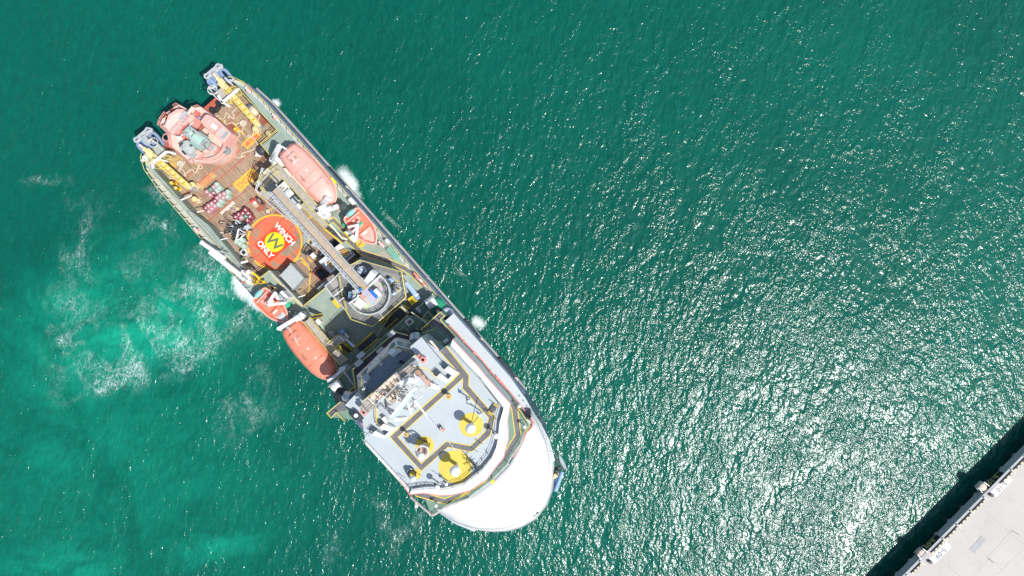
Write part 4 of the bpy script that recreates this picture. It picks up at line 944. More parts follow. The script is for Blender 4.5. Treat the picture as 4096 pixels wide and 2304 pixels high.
blocks('base', LGREY, t, 'r8', [(1310, 840, 90, 70, 9, 12.6)])

# catwalk beside the starboard lifeboat
CW = [0]
def catwalk(r, pts, w, z, label=None):
    CW[0] += 1; z += .013 * CW[0]
    m = MB(); m.strip(P(r, pts, z), L(r, w, z), z); o = m.build('catwalk', GREYTAN, ship); q = o.modifiers.new('s', 'SOLIDIFY'); q.thickness = .08
    c = P(r, pts, z)
    for s_ in (1, -1):
        q = []
        for i in range(len(c)):
            d1 = (c[i] - c[i - 1]).normalized() if i else (c[1] - c[0]).normalized(); d2 = (c[i + 1] - c[i]).normalized() if i < len(c) - 1 else d1
            dd = (d1 + d2).normalized(); q.append(c[i] + Vector((-dd.y, dd.x, 0)) * s_ * L(r, w / 2, z))
        YR.rail(q, 1.05, .075, 1.1)
    m = MB()
    for a, b in zip(c[:-1], c[1:]):
        for k in range(max(1, int((b - a).length / 2.2))):
            p = a + (b - a) * (k + .3) / max(1, int((b - a).length / 2.2)); m.tube([Vector((p.x, p.y, ZD)), Vector((p.x, p.y, z - .12))], .09, 6)
    m.build('catwalk_post', LGREY, ship)
catwalk('r8', [(690, 70), (960, 400), (1290, 760)], 120, 12.2)
catwalk('r8', [(1060, 500), (1230, 370)], 130, 12.2)
catwalk('r3', [(500, 660), (850, 1010), (1140, 1340)], 120, 12.2)
catwalk('r3', [(240, 1010), (410, 800), (530, 700)], 120, 12.2)
catwalk('r3', [(260, 1060), (400, 1180)], 110, 12.2)
catwalk('r5', [(130, 130), (240, 240), (520, 500)], 84, 11.5)
def stair(r, a, b, w, z0, z1, n=12, name='stairway'):
    A = W(r, *a, z0); B = W(r, *b, z1); d = B - A; hd = Vector((d.x, d.y, 0)).normalized(); s_ = Vector((-hd.y, hd.x, 0)); ww = L(r, w, max(z0, z1)) / 2
    m = MB()
    for k in (1, -1): m.bar(A + s_ * ww * k, B + s_ * ww * k, .10, .30); m.tube([A + s_ * ww * k * 1.05 + Vector((0, 0, 1)), B + s_ * ww * k * 1.05 + Vector((0, 0, 1))], .06, 5)
    for k in range(n):
        p = A + d * (k + .5) / n
        for q in (1, -1): m.bar(p + s_ * ww * q * .78, p + s_ * ww * q * .98, .14, .16)
    o = m.build(name, YEL, ship)
    m = MB()
    for k in range(n):
        p = A + d * (k + .5) / n; m.box(p, d.length / n * .8, ww * 1.5, p.z - .04, p.z, ang=math.atan2(hd.y, hd.x))
    m.build('tread', DARK, o)
stair('r5', (510, 510), (800, 745), 90, 11.4, 9.05, 14)
stair('r7', (1115, 1060), (1290, 900), 120, 9.2, 11.4, 10)
stair('r8', (1520, 560), (1780, 330), 130, 9.2, 12.8, 12)
stair('r8', (1380, 590), (1230, 470), 100, 9.2, 12.1, 9)
stair('r6', (1420, 915), (1565, 890), 50, 12.0, 9.2, 7)
stair('r6', (470, 385), (560, 290), 50, 11.2, 9.1, 8)
stair('r6', (640, 350), (560, 360), 50, 9.2, 11.0, 6)
stair('s2', (560, 560), (700, 440), 60, ZD + 2.1, 16.4, 12)
stair('s1', (590, 990), (680, 920), 60, 13.1, 16.8, 8)
stair('r7', (1370, 690), (1510, 790), 30, 9.1, 10.9, 8)
stair('s5', (1060, 520), (1130, 570), 160, zt + .3, zt + .35, 3, 'step_platform')

# gangway rest and equipment house inboard of the catwalk
blocks('equipment_house', LGREY, ship, 'r3', [(690, 1130, 380, 190, ZW, 10.6)])
blocks('equipment_house_roof', WHITE, ship, 'r3', [(610, 1010, 140, 170, 10.61, 10.8), (700, 1120, 90, 160, 10.61, 10.75), (860, 1310, 90, 110, 10.61, 10.9)])
blocks('roof_bracket', DARK, ship, 'r3', [(760, 1160, 14, 170, 10.8, 11.0), (800, 1200, 120, 20, 10.8, 11.4), (850, 1160, 60, 60, 10.8, 11.3), (640, 1060, 14, 150, 10.8, 10.95)])
blocks('yellow_locker', YELL, ship, 'r3', [(592, 1020, 45, 45, 10.8, 11.3)])
blocks('service_platform', GREYTAN, ship, 'r3', [(400, 890, 230, 330, 11.9, 12.0)])
blocks('service_platform', GREYTAN, ship, 'r4', [(1560, 400, 540, 150, 8.6, 8.7)])
m = MB()
for k in range(15):
    p = W('r4', 1330 + k * 28, 215 + k * 25, 8.74); m.bar(p - VV * .75, p + VV * .75, .10, .08)
m.build('platform_beam', LGREY, ship)
WR_.rail(P('r3', [(310, 710), (205, 1060), (330, 1200)], 12.0), 1.05, .09, 1.0); WR_.rail(P('r4', [(1240, 250), (1600, 560)], 8.7), 1.05, .08, 1.3)
WR_.rail(P('r3', [(780, 830), (990, 1070)], 12.2), 1.0, .12, .7)
blocks('white_railing_panel', WHITE, ship, 'r3', [(680, 760, 160, 40, 12.3, 13.0), (330, 740, 40, 110, 12.1, 12.7)])
m = MB(); pts = P('r5', [(560, 470), (640, 560), (760, 700), (840, 715)], 12.4); m.strip(pts, .2, 12.4); o = m.build('gutter_beam', WHITE, ship); q = o.modifiers.new('s', 'SOLIDIFY'); q.thickness = .2
m = MB(); m.bar(W('r5', 800, 600, 10.2), W('r5', 925, 740, 10.2), .18, 1.2); m.build('yellow_side_panel', YEL, ship)

# ---------------------------------------------------------------- motion compensated gangway
t = thing('boarding_gangway', 'long grey truss gangway with beige floor resting across the ship, hinged on a round turntable', 'gangway', W('r7', 870, 560, 9), None)
zg0, zg1 = 18.2, 16.2
A = W('r7', 800, 455, zg0); B = W('r3', 478, 1035, zg1); d = (B - A).normalized(); s_ = Vector((-d.y, d.x, 0)).normalized(); G = (B - A).length; up = Vector((0, 0, 1))
m = MB(); m.bar(A, B, .95, .12); m.build('floor', mat('beige_gangway_floor', (.50, .41, .31), .8, .12, 1.2, dirt=(.3, .24, .18), dirt_amt=.4), t)
for k in (1, -1):
    m = MB(); o_ = s_ * k * .66
    m.bar(A + o_ + up * .1, B + o_ + up * .1, .16, .2); m.bar(A + o_ * 1.22 + up * 1.25, B + o_ * 1.22 + up * 1.25, .16, .16); m.bar(A + o_ * 1.15 + up * .7, B + o_ * 1.15 + up * .7, .07, .07)
    n = 26
    for i in range(n + 1):
        p = A + d * G * i / n; m.bar(p + o_ + up * .1, p + o_ * 1.22 + up * 1.25, .10, .10)
        if i < n: q = A + d * G * (i + 1) / n; m.bar(p + o_ + up * .1, q + o_ * 1.22 + up * 1.25, .07, .07)
    for i in range(9):
        p = A + d * G * (i + .5) / 9; m.bar(p + o_ * 1.2 + up * 1.2, p + o_ * 1.55 + up * 1.3, .08, .08)
    m.build('side_truss', LGREY, t)
m = MB(); m.bar(B + d * .1, B + d * 1.0, 1.5, .3); m.bar(B - s_ * 1.2, B - s_ * 1.2 + d * 1.2, .1, .6); m.tube([B + s_ * .3, B + s_ * .2 - d * .6, B - s_ * 1.3 - d * .8], .06, 5); m.build('tip_bumper', DARK, t)
blocks('hazard_stripe', YEL, t, 'r7', [(782, 452, 26, 62, 18.3, 18.36)]); blocks('hazard_stripe', YEL, t, 'r5', [(645, 992, 26, 62, 17.56, 17.62)])
m = MB(); m.bar(W('r7', 800, 470, 18.2), W('r7', 985, 640, 18.0), 1.3, .25); m.build('hinge_bridge', LILAC, t)
m = MB(); m.tube([W('r7', 895, 490, 18.8), W('r7', 1000, 605, 18.8)], .26, 10); m.build('hydraulic_cylinder', mat('blue_cylinder', (.03, .2, .6), .35, .05, 1), t, smooth=True); m = MB(); m.tube([W('r7', 720, 465, 18.6), W('r7', 745, 490, 18.6)], .3, 10); m.build('hydraulic_cylinder', mat('blue_cylinder', (.03, .2, .6), .35, .05, 1), t, smooth=True)
m = MB(); m.tube([W('r7', 745, 490, 18.7), W('r7', 960, 690, 18.4)], .12, 8); m.build('cylinder_rod', mat('pale_blue_rod', (.45, .6, .8), .3, .05, 1), t, smooth=True)
# turntable
tc = W('r7', 880, 540, 16.5); R0 = L('r7', 335, 16.5)
arc0, arc1 = rad(-150), rad(62)
m = MB(); pts = circ(tc, R0 * .97, 40, arc0, arc1) + P('r7', [(850, 440), (700, 560), (560, 690)], 16.5); m.prism(pts, 16.0, 16.5); tt = m.build('turntable_deck', mat('worn_grey_green_deck', (.50, .52, .45), .6, .1, .6, dirt=(.52, .44, .50), dirt_amt=.6), t)
m = MB(); m.strip(circ(tc, R0 * 1.0, 40, arc0, arc1), .2, 17.3); o = m.build('turntable_bulwark', LGREY, t); q = o.modifiers.new('s', 'SOLIDIFY'); q.thickness = 1.0; q.offset = -1
m = MB()
for k in (.80, .86, .92): m.tube([p + up * 17.3 - up * p.z for p in circ(tc, R0 * k, 26, rad(-125), rad(50))], .045, 5)
for i in range(9):
    a_ = rad(-125 + i * 21); m.bar(Vector((tc.x + R0 * .76 * math.cos(a_), tc.y + R0 * .76 * math.sin(a_), 17.3)), Vector((tc.x + R0 * 1.0 * math.cos(a_), tc.y + R0 * 1.0 * math.sin(a_), 17.3)), .06, .06)
m.build('turntable_railing', DARK, t)
m = MB(); m.tube([W('r7', 850, 440, 17.6), W('r7', 1060, 245, 17.6)], .16, 6); m.tube(P('r7', [(545, 700), (680, 610), (700, 560)], 17.4), .15, 6); m.build('bulwark_cap', WHITE, t)
m = MB(); m.lathe(Vector((tc.x, tc.y, 0)), [(2.6, ZD), (2.6, 16.0), (.01, 16.01)], 28); m.build('pedestal', LGREY, t, smooth=True)
blocks('lime_plate', LIME, t, 'r7', [(900, 440, 60, 40, 16.52, 16.56), (1080, 390, 70, 60, 16.52, 16.56), (830, 760, 60, 90, 16.52, 16.56), (900, 600, 50, 80, 16.52, 16.56), (650, 760, 50, 90, 16.52, 16.56)], bevel=0)
blocks('lilac_plate', LILAC, t, 'r7', [(1040, 340, 90, 80, 16.52, 16.55), (1060, 460, 90, 70, 16.52, 16.55), (1040, 730, 90, 60, 16.52, 16.55), (930, 560, 60, 50, 16.52, 16.55)], bevel=0)
blocks('white_cabin', WHITE, t, 'r7', [(720, 700, 140, 140, 16.5, 17.5)], ang=AN + rad(8)); blocks('control_cabin_roof', WHITE, t, 'r7', [(1000, 525, 130, 70, 16.5, 18.6)])
blocks('red_locker', PINKRED, t, 'r7', [(775, 570, 80, 72, 16.5, 17.6)]); blocks('red_locker_label', CREAM, t, 'r7', [(772, 568, 44, 12, 17.6, 17.63)])
blocks('black_box', BLACK, t, 'r7', [(985, 480, 60, 40, 16.5, 17.7), (740, 540, 60, 60, 16.5, 17.0)])
blocks('power_unit', RACKBL, t, 'r7', [(580, 565, 90, 110, 14.2, 16.2)], ang=rad(0)); blocks('power_unit_screen', GLASS, t, 'r7', [(578, 560, 50, 60, 16.21, 16.25)], ang=0)
beams('lift_arm', WHITE, t, 'r7', 17.0, [((950, 190), (830, 360), 90, 17.6, 16.8), ((975, 200), (890, 330), 70, 17.4, 16.6)], .9)
beams('lift_arm', LGREY, t, 'r7', 16.6, [((740, 490), (620, 520), 70, 16.8, 16.4), ((620, 600), (690, 560), 50)], .7)
blocks('counterweight', DARK, t, 'r7', [(930, 310, 90, 100, 15.0, 16.6), (690, 535, 90, 90, 14.8, 16.3), (800, 290, 110, 90, 14.2, 15.6)], ang=rad(-15))
m = MB()
for i in range(14):
    random.seed(i + 40); a0 = W('r7', 1215 + random.random() * 60, 390 + random.random() * 90, 15.2); m.tube(smooth_path([a0, a0 + Vector((random.uniform(-.9, .9), random.uniform(-.9, .9), .5)), a0 + Vector((random.uniform(-1.2, 1.2), random.uniform(-1.2, 1.2), -.1))], 4), .05, 4)
for i in range(12):
    a0 = W('r7', 700 + random.random() * 130, 190 + random.random() * 60, 15.2); m.tube(smooth_path([a0, a0 + Vector((random.uniform(-1, 1), random.uniform(-1, 1), .4)), a0 + Vector((random.uniform(-1.6, 1.6), random.uniform(-1.2, 1.2), 0))], 4), .05, 4)
for i in range(10):
    a0 = W('r7', 430 + random.random() * 60, 560 + random.random() * 60, 14.6); m.tube(smooth_path([a0, a0 + Vector((random.uniform(-.9, .9), random.uniform(-.9, .9), .5)), a0 + Vector((1.8, random.uniform(-.3, .5), 0))], 4), .06, 4)
m.build('hydraulic_hose', DARK, t)
# the grating platform round the turntable
zt2 = 14.0
oct_ = P('r7', [(565, 98), (750, 5), (1405, 190), (1475, 600), (1365, 700), (945, 1068), (600, 950), (520, 810), (300, 580), (188, 420), (415, 215)], zt2)
m = MB(); m.prism(oct_, zt2 - .25, zt2); gp_ = m.build('tower_platform', mat('platform_grating', (.20, .20, .19), .8, .25, 2.2, dirt=(.33, .31, .28), dirt_amt=.5), ship)
m = MB(); ctr = W('r7', 880, 540, zt2)
for k in range(44):
    a_ = W('r7', 620 + k * 20, 60 + k * 5, zt2); 
    m.bar(Vector((a_.x, a_.y, zt2 + .05)), Vector((a_.x, a_.y, zt2 + .05)) - UU * .2 + Vector((0, -2.6 - (k % 3) * .3, 0)), .05, .05)
m.build('grating_rib', LGREY, gp_)
blocks('cover_plate', mat('light_beige_plate', (.44, .43, .40), .7, .08, 1), ship, 'r7', [(1290, 400, 260, 130, zt2 + .01, zt2 + .05), (1100, 830, 170, 150, zt2 + .01, zt2 + .05)], bevel=0)
blocks('cover_plate', mat('tan_plate', (.36, .34, .31), .7, .1, 1), ship, 'r7', [(330, 400, 330, 130, zt2 + .01, zt2 + .05)], ang=AN - rad(8), bevel=0)
blocks('striped_plate', LILAC, ship, 'r7', [(680 - 20 + 0, 105, 70, 120, zt2 + .01, zt2 + .05), (470, 260, 90, 60, zt2 + .01, zt2 + .05)], bevel=0)
blocks('striped_plate', LIME, ship, 'r7', [(670, 95, 14, 118, zt2 + .06, zt2 + .09), (700, 60, 12, 110, zt2 + .06, zt2 + .09), (640, 130, 10, 110, zt2 + .06, zt2 + .09)], bevel=0)
blocks('yellow_step', YEL, ship, 'r7', [(1320, 340, 26, 30, zt2 + .05, zt2 + .2), (1250, 295, 20, 40, zt2 + .05, zt2 + .2), (1345, 485, 26, 30, zt2 + .05, zt2 + .2), (1300, 545, 20, 40, zt2 + .05, zt2 + .2), (880, 905, 14, 50, zt2 + .05, zt2 + .2), (740, 860, 12, 40, zt2 + .05, zt2 + .2)], bevel=0)
YR.rail(oct_[:5], 1.05, .085, 1.3); YR.rail(oct_[5:8] , 1.05, .08, 1.3); YR.rail([oct_[4], oct_[5]], 1.05, .07, 1.3); WR_.rail(oct_[7:] , 1.05, .06, 1.3); YR.rail([oct_[10], oct_[0]], 1.05, .08, 1.3)
YR.rail(P('r7', [(410, 250), (460, 560), (530, 800)], zt2), 1.05, .075, 1.3)
m = MB(); m.bar(W('r7', 300, 585, 15.6), W('r7', 455, 465, 15.6), .12, .12); m.bar(W('r7', 385, 665, 15.6), W('r7', 470, 605, 15.6), .12, .12); m.build('white_brace', WHITE, ship)
m = MB()
for x, y in ((620, 120), (1380, 240), (1400, 640), (960, 1000), (330, 560)): p = W('r7', x, y, zt2); m.tube([Vector((p.x, p.y, ZD)), Vector((p.x, p.y, zt2 - .2))], .18, 8)
m.build('platform_leg', LGREY, ship)
for x, y, lb in ((1220, 325, 'upper'), (1262, 530, 'lower')):
    m = MB(); m.box(W('r7', x, y, 15.4), L('r7', 95, 15.4), L('r7', 62, 15.4), zt2 + .3, 15.4, ang=AN + rad(12 if lb == 'upper' else -75)); tag(m.build('hydraulic_tank', mat('sky_blue_tank', (.33, .48, .68), .35, .06, 1), None, bevel=.22), 'light blue tank right of the round turntable, %s of the pair' % lb, 'tank', 'blue tanks on the gangway platform')
m = MB(); m.ball(W('r7', 750, 180, 15.0), .8, 16, 8, .5); tag(m.build('searchlight_cover', mat('pale_blue_cover', (.52, .58, .68), .4, .1, 1), None, smooth=True), 'pale blue oval cover on the tower platform, left of the gangway turntable near the truss', 'cover')

# ================================================================ aft deck equipment
def slab(name, mt, t, r, pts, z0, z1, bevel=0.0):
    m = MB(); m.prism(P(r, pts, z1), z0, z1); return m.build(name, mt, t, bevel=bevel)
t = thing('deck_crane_house', 'salmon pink crane house on a round platform, with grey winch drums, at the stern edge', 'crane', W('t2', 1300, 600, ZW))
ctr = W('t2', 1395, 620, 9.4); R1 = L('t2', 605, 9.4)
arc = circ(ctr, R1, 30, rad(-112), rad(22))
base = P('t2', [(240, 420), (245, 620), (350, 760), (900, 1225), (1060, 1180)], 9.4) + arc + P('t1', [(2310, 960), (1860, 500), (1560, 260), (1430, 190), (1250, 230), (1060, 270), (820, 130), (735, 180), (640, 230), (470, 370), (350, 550), (290, 660), (275, 740)], 9.4)
m = MB(); m.prism(base, ZW + 1.2, 9.4); m.build('platform', SALMLT, t)
m = MB(); m.lathe(Vector((ctr.x, ctr.y, 0)), [(3.2, ZW), (3.2, ZW + 1.21)], 24); m.build('slewing_ring', SALMON, t)
m = MB(); m.strip([p for p in arc], .35, 9.9); o = m.build('platform_rim', SALMON, t); q = o.modifiers.new('s', 'SOLIDIFY'); q.thickness = .5; q.offset = -1
m = MB()
for k in (.86, .91, .96): m.tube([Vector((p.x, p.y, 10.45)) for p in circ(ctr, R1 * k, 26, rad(-100), rad(15))], .06, 5)
for i in range(9):
    a_ = rad(-100 + i * 14); m.bar(Vector((ctr.x + R1 * .84 * math.cos(a_), ctr.y + R1 * .84 * math.sin(a_), 10.4)), Vector((ctr.x + R1 * math.cos(a_), ctr.y + R1 * math.sin(a_), 10.4)), .07, .07)
m.build('curved_railing', SALMON, t)
slab('aft_cab', SALMON, t, 't1', [(400, 740), (460, 600), (520, 420), (760, 260), (930, 260), (1280, 470), (1100, 760), (960, 720), (780, 960), (700, 970), (560, 950)], 9.4, 12.4, .06)
slab('aft_cab_roof', SALMLT, t, 't1', [(430, 710), (500, 560), (620, 430), (820, 330), (1110, 470), (860, 800), (640, 960), (560, 930)], 12.41, 12.55, .04)
slab('service_cab', SALMON, t, 't1', [(1570, 430), (1650, 410), (1870, 520), (2320, 940), (2100, 1240), (1860, 1030), (1540, 760), (1440, 600)], 9.4, 12.6, .08)
slab('service_cab_roof', SALMON, t, 't1', [(1600, 640), (1720, 510), (2060, 780), (1880, 990)], 12.61, 12.75, .03)
slab('white_hatch', WHITE, t, 't1', [(1790, 655), (1890, 720), (1950, 780), (1860, 865), (1725, 755)], 12.76, 12.9)
slab('window', GREY, t, 't1', [(2195, 880), (2255, 950), (2090, 1130), (2020, 1070)], 12.61, 12.68)
slab('window', LGREY, t, 't1', [(2080, 800), (2140, 850), (1990, 1030), (1930, 985)], 12.61, 12.67)
slab('louvre_panel', LGREY, t, 't1', [(980, 310), (1120, 390), (930, 640), (820, 535)], 12.56, 12.95, .03)
slab('exhaust_pipe', CREAM, t, 't1', [(1215, 185), (1255, 205), (1110, 400), (1065, 375)], 12.96, 13.2)
m = MB(); m.tube([W('t1', 1230, 195, 13.2), W('t1', 1085, 385, 13.2)], .22, 8); m.build('exhaust_stack', CREAM, t, smooth=True)
slab('red_recess', SALMDK, t, 't1', [(1240, 620), (1400, 540), (1430, 560), (1420, 620), (1260, 790), (1150, 740)], 9.41, 10.2)
slab('red_recess', SALMDK, t, 't1', [(1300, 290), (1390, 340), (1370, 450), (1280, 470), (1260, 410)], 9.41, 10.3)
slab('red_recess', SALMDK, t, 't1', [(860, 1050), (1010, 1020), (990, 1130), (880, 1150)], 9.41, 10.0)
slab('inner_well', RUST, t, 't1', [(1290, 740), (1440, 640), (1560, 770), (1470, 860)], 9.41, 9.6)
slab('inner_well', RUST, t, 't2', [(1400, 620), (1460, 650), (1190, 910), (1150, 880)], 9.41, 9.6)
slab('red_gutter', SALMDK, t, 't1', [(790, 980), (1090, 640), (1180, 690), (900, 990)], 12.41, 12.50)
blocks('louvre_slot', RUST, t, 't1', [(840, 190, 60, 10, 9.41, 9.6), (800, 180, 60, 10, 9.41, 9.6), (640, 300, 20, 150, 9.41, 9.6), (600, 270, 20, 140, 9.41, 9.6), (680, 320, 16, 120, 9.41, 9.6), (440, 450, 20, 170, 9.41, 9.6), (400, 440, 20, 160, 9.41, 9.6), (480, 500, 18, 140, 9.41, 9.6), (340, 680, 16, 60, 9.41, 9.6), (380, 700, 16, 60, 9.41, 9.6)], bevel=0)
# grey winch frame with two pale green drums
beams('winch_frame', GREY, t, 't1', 13.6, [((980, 960), (1500, 1370), 60), ((1140, 760), (1700, 1190), 60), ((980, 950), (1150, 770), 60), ((1220, 1130), (1370, 950), 50), ((1500, 1290), (1650, 1130), 60), ((1560, 1400), (1480, 1300), 110), ((1180, 1100), (1350, 930), 26)], .8)
beams('winch_frame_top', LGREY, t, 't1', 14.2, [((1000, 935), (1540, 1340), 26), ((1160, 790), (1690, 1180), 24), ((1060, 1000), (1200, 820), 20)], .3)
m = MB(); m.tube([W('t1', 1130, 960, 13.1), W('t1', 1230, 880, 13.1)], .95, 16); m.build('small_drum', LTGREEN, t, smooth=True)
m = MB(); m.tube([W('t1', 1320, 1090, 12.9), W('t1', 1560, 1260, 12.9)], 1.25, 20); m.build('large_drum', LTGREEN, t, smooth=True)
slab('winch_bed', GREY, t, 't1', [(970, 950), (1140, 760), (1710, 1190), (1560, 1400)], 9.41, 11.6)
m = MB(); c_ = W('t2', 770, 780, 11.6); m.lathe(Vector((c_.x, c_.y, 0)), [(L('t2', 215, 11.6), 9.4), (L('t2', 215, 11.6), 11.4), (L('t2', 200, 11.6), 11.6), (.4, 11.75), (.01, 11.76)], 28); m.build('cable_reel', mat('patchy_pale_grey', (.46, .50, .47), .7, .25, 1.0, dirt=(.16, .14, .12), dirt_amt=.8), t, smooth=True)
blocks('reel_slot', DARK, t, 't2', [(600, 700, 40, 150, 11.6, 11.75), (680, 930, 150, 60, 11.6, 11.75), (900, 700, 60, 120, 11.4, 11.9)], bevel=.02)
m = MB(); c_ = W('t2', 1780, 810, 11.3); r_ = L('t2', 112, 11.3); m.lathe(Vector((c_.x, c_.y, 0)), [(r_, 9.4), (r_, 10.1), (r_ * .85, 10.4), (r_ * .8, 10.5), (r_ * .6, 10.3), (r_ * .55, 10.0), (.01, 10.0)], 24); m.build('capstan', GREY, t, smooth=True)
blocks('cap', BROWN, t, 't2', [(1790, 820, 60, 60, 10.01, 10.3)], bevel=.1)
slab('gear_box', SALMON, t, 't2', [(1370, 800), (1480, 660), (1630, 740), (1620, 830), (1490, 920)], 9.41, 10.9, .05)
slab('gear_grille', GREY, t, 't2', [(1400, 800), (1490, 690), (1580, 750), (1490, 870)], 10.91, 11.0)
slab('pump_skid', SALMON, t, 't2', [(1000, 900), (1080, 850), (1200, 930), (1120, 1050), (1020, 1100), (900, 1060)], 9.41, 10.8, .06)
slab('pump_grille', GREY, t, 't2', [(830, 1020), (940, 900), (1050, 980), (930, 1100)], 9.41, 11.1, .04)
slab('step', SALMON, t, 't2', [(810, 1160), (870, 1100), (960, 1180), (880, 1230)], 9.41, 10.2, .04)
slab('tan_deck_plate', CREAM, t, 't2', [(1290, 400), (1380, 340), (1560, 480), (1500, 620), (1380, 560)], 9.42, 9.5)
slab('tan_deck_plate', CREAM, t, 't2', [(370, 600), (540, 520), (640, 600), (580, 700), (560, 860), (420, 780)], 9.42, 9.48)
slab('tan_deck_plate', mat('bare_beige_plate', (.58, .47, .40), .7, .12, .8, dirt=(.3, .25, .2), dirt_amt=.5), t, 't2', [(1080, 1090), (1190, 950), (1420, 920), (1600, 950), (1770, 930), (1680, 1090), (1500, 1150), (1280, 1170)], 9.42, 9.47)
m = MB(); m.tube([W('t2', 500, 500, 13.2), W('t2', 630, 555, 13.2)], .3, 8); m.tube([W('t2', 570, 490, 13.3), W('t2', 690, 370, 13.3)], .09, 6); m.tube([W('t2', 850, 150, 13.3), W('t2', 950, 60, 13.3)], .09, 6); m.build('floodlight', WHITE, t, smooth=True)
m = MB()
for i in range(8): m.lathe(W('t1', 1190 + i * 20, 640 - i * 24, 9.4), [(.16, .8), (.16, 1.3), (.01, 1.35)], 8)
m.build('lamp_cluster', CREAM, t); blocks('blue_panel', BLUE, t, 't1', [(1400, 500, 110, 40, 9.4, 11)], ang=AN + rad(10))
m = MB()
def lad(r, a, b, w, z, n):
    A_ = W(r, *a, z); B_ = W(r, *b, z); s_ = (B_ - A_).cross(up).normalized() * L(r, w / 2, z)
    for k in (1, -1): m.tube([A_ + s_ * k, B_ + s_ * k], .06, 4)
    for i in range(n + 1): p = A_ + (B_ - A_) * i / n; m.tube([p - s_, p + s_], .05, 4)
lad('t1', (540, 970), (600, 1320), 80, 10.4, 12); lad('t1', (1470, 610), (1640, 420), 90, 10.6, 7); lad('t1', (300, 740), (560, 970), 40, 10.5, 8); lad('t1', (1580, 740), (1680, 560), 60, 10.6, 6)
for i in range(4): m.tube([p + Vector((0, 0, .0)) for p in circ(W('t1', 470 - i * 4, 1050 + i * 14, 9.8 + i * .2), .6, 12)], .04, 4)
for i in range(3): m.tube(circ(W('t1', 1560, 870 + i * 14, 10.0 + i * .3), .85, 12), .04, 4)
m.rail(P('t1', [(620, 980), (830, 740), (1000, 560), (1140, 440)], 12.5), .9, .05, 1.2); m.rail(P('t1', [(780, 980), (960, 760), (1150, 500)], 12.5), .9, .05, 1.2)
m.rail(P('t1', [(1620, 800), (1870, 1010), (2060, 780), (1920, 700)], 12.7), .8, .05, 1.2)
m.rail(P('t1', [(1060, 260), (820, 130), (735, 190)], 9.4), 1, .06, 1.2); m.rail(P('t1', [(1870, 510), (1560, 260), (1430, 185), (1250, 240)], 9.4), 1, .07, 1.2)
m.rail(P('t2', [(350, 760), (890, 1225)], 9.4), 1, .06, 1.2); m.rail(P('t1', [(280, 740), (300, 655), (345, 540), (470, 370)], 9.4), .8, .07, 1.0)
m.build('ladder_and_railing', mat('pink_rail_paint', (.74, .36, .32), .6, .08, 1), t)

# black stern roller winch
t = thing('roller_winch', 'black roller with two round ends lying by the red stern sill', 'winch', W('t1', 1900, 250, ZW))
m = MB(); m.bar(W('t1', 1870, 330, 6.6), W('t1', 1990, 170, 6.6), .6, .7); m.build('roller', BLACK, t, bevel=.1)
for x, y in ((1830, 310), (2010, 120)):
    m = MB(); m.lathe(W('t1', x, y, 6.0), [(.45, 0), (.45, .8), (.36, .95), (.01, 1.0)], 18); m.build('end_drum', BLACK, t, smooth=True)
blocks('foot', DARK, t, 't1', [(1790, 370, 60, 60, ZW, 6.5), (2090, 150, 40, 80, ZW, 6.5)])

# yellow booms along both sides, each with white cross arms
def boom(r, head, tail, w, z, label, arms, extras):
    t = thing('side_boom', label, 'boom', W(r, *tail, ZW), 'yellow booms along the deck sides')
    A_ = W(r, *head, z); B_ = W(r, *tail, z - .5); d_ = (B_ - A_).normalized(); s_ = Vector((-d_.y, d_.x, 0)).normalized(); ln = (B_ - A_).length; ww = L(r, w, z) / 2
    for k in (1, -1):
        m = MB(); m.bar(A_ + s_ * k * ww, B_ + s_ * k * ww * .8, .16, .7); m.build('side_plate', YELRAIL, t)
    m = MB(); m.bar(A_ - up * .25, B_ - up * .25, ww * 1.3, .12); m.build('web_plate', YELL, t)
    m = MB()
    for i in range(1, 8): p = A_ + d_ * ln * i / 8; m.bar(p - s_ * ww * 1.15 + up * .3, p + s_ * ww * 1.15 + up * .3, .16, .16)
    m.build('cross_rib', YEL, t)
    m = MB(); m.bar(A_ - d_ * 1.7 + up * .1, A_ + d_ * .2, .6, .6); m.bar(A_ - d_ * 1.2 + s_ * .4, A_ - d_ * .2 + s_ * .4, .3, .5); m.bar(A_ - d_ * 1.0 - s_ * .5, A_ + d_ * .3 - s_ * .4, .3, .5); m.build('knuckle_head', YELL, t, bevel=.06)
    m = MB(); m.bar(A_ - d_ * 2.5 + up * .2, A_ - d_ * 1.6 + up * .1, .34, .4); m.build('fairlead_tip', CREAM, t, bevel=.05)
    for a, b, w2 in arms:
        m = MB(); m.bar(W(r, *a, z + .8), W(r, *b, z + .8), L(r, w2, z), .35); m.build('cross_arm', WHITE, t, bevel=.04)
    m = MB(); m.tube([W(r, *arms[0][0], ZW), W(r, *arms[0][0], z + .6)], .16, 6); m.tube([W(r, *arms[0][1], ZW), W(r, *arms[0][1], z + .6)], .16, 6); m.tube([B_ - up * .2, Vector((B_.x, B_.y, ZW))], .3, 8); m.tube([A_, Vector((A_.x, A_.y, ZW))], .3, 8); m.build('support_post', LGREY, t)
    for pts in extras:
        m = MB(); m.rail(P(r, pts, z - .4), .7, .05, .6, 2, closed=True)
        c0, c1 = Vector(pts[0]), Vector(pts[2])
        q = P(r, pts, z - .4)
        for i in range(5): m.tube([q[0].lerp(q[1], i / 4), q[3].lerp(q[2], i / 4)], .05, 4)
        m.build('access_cage', YELRAIL, t)
    return t
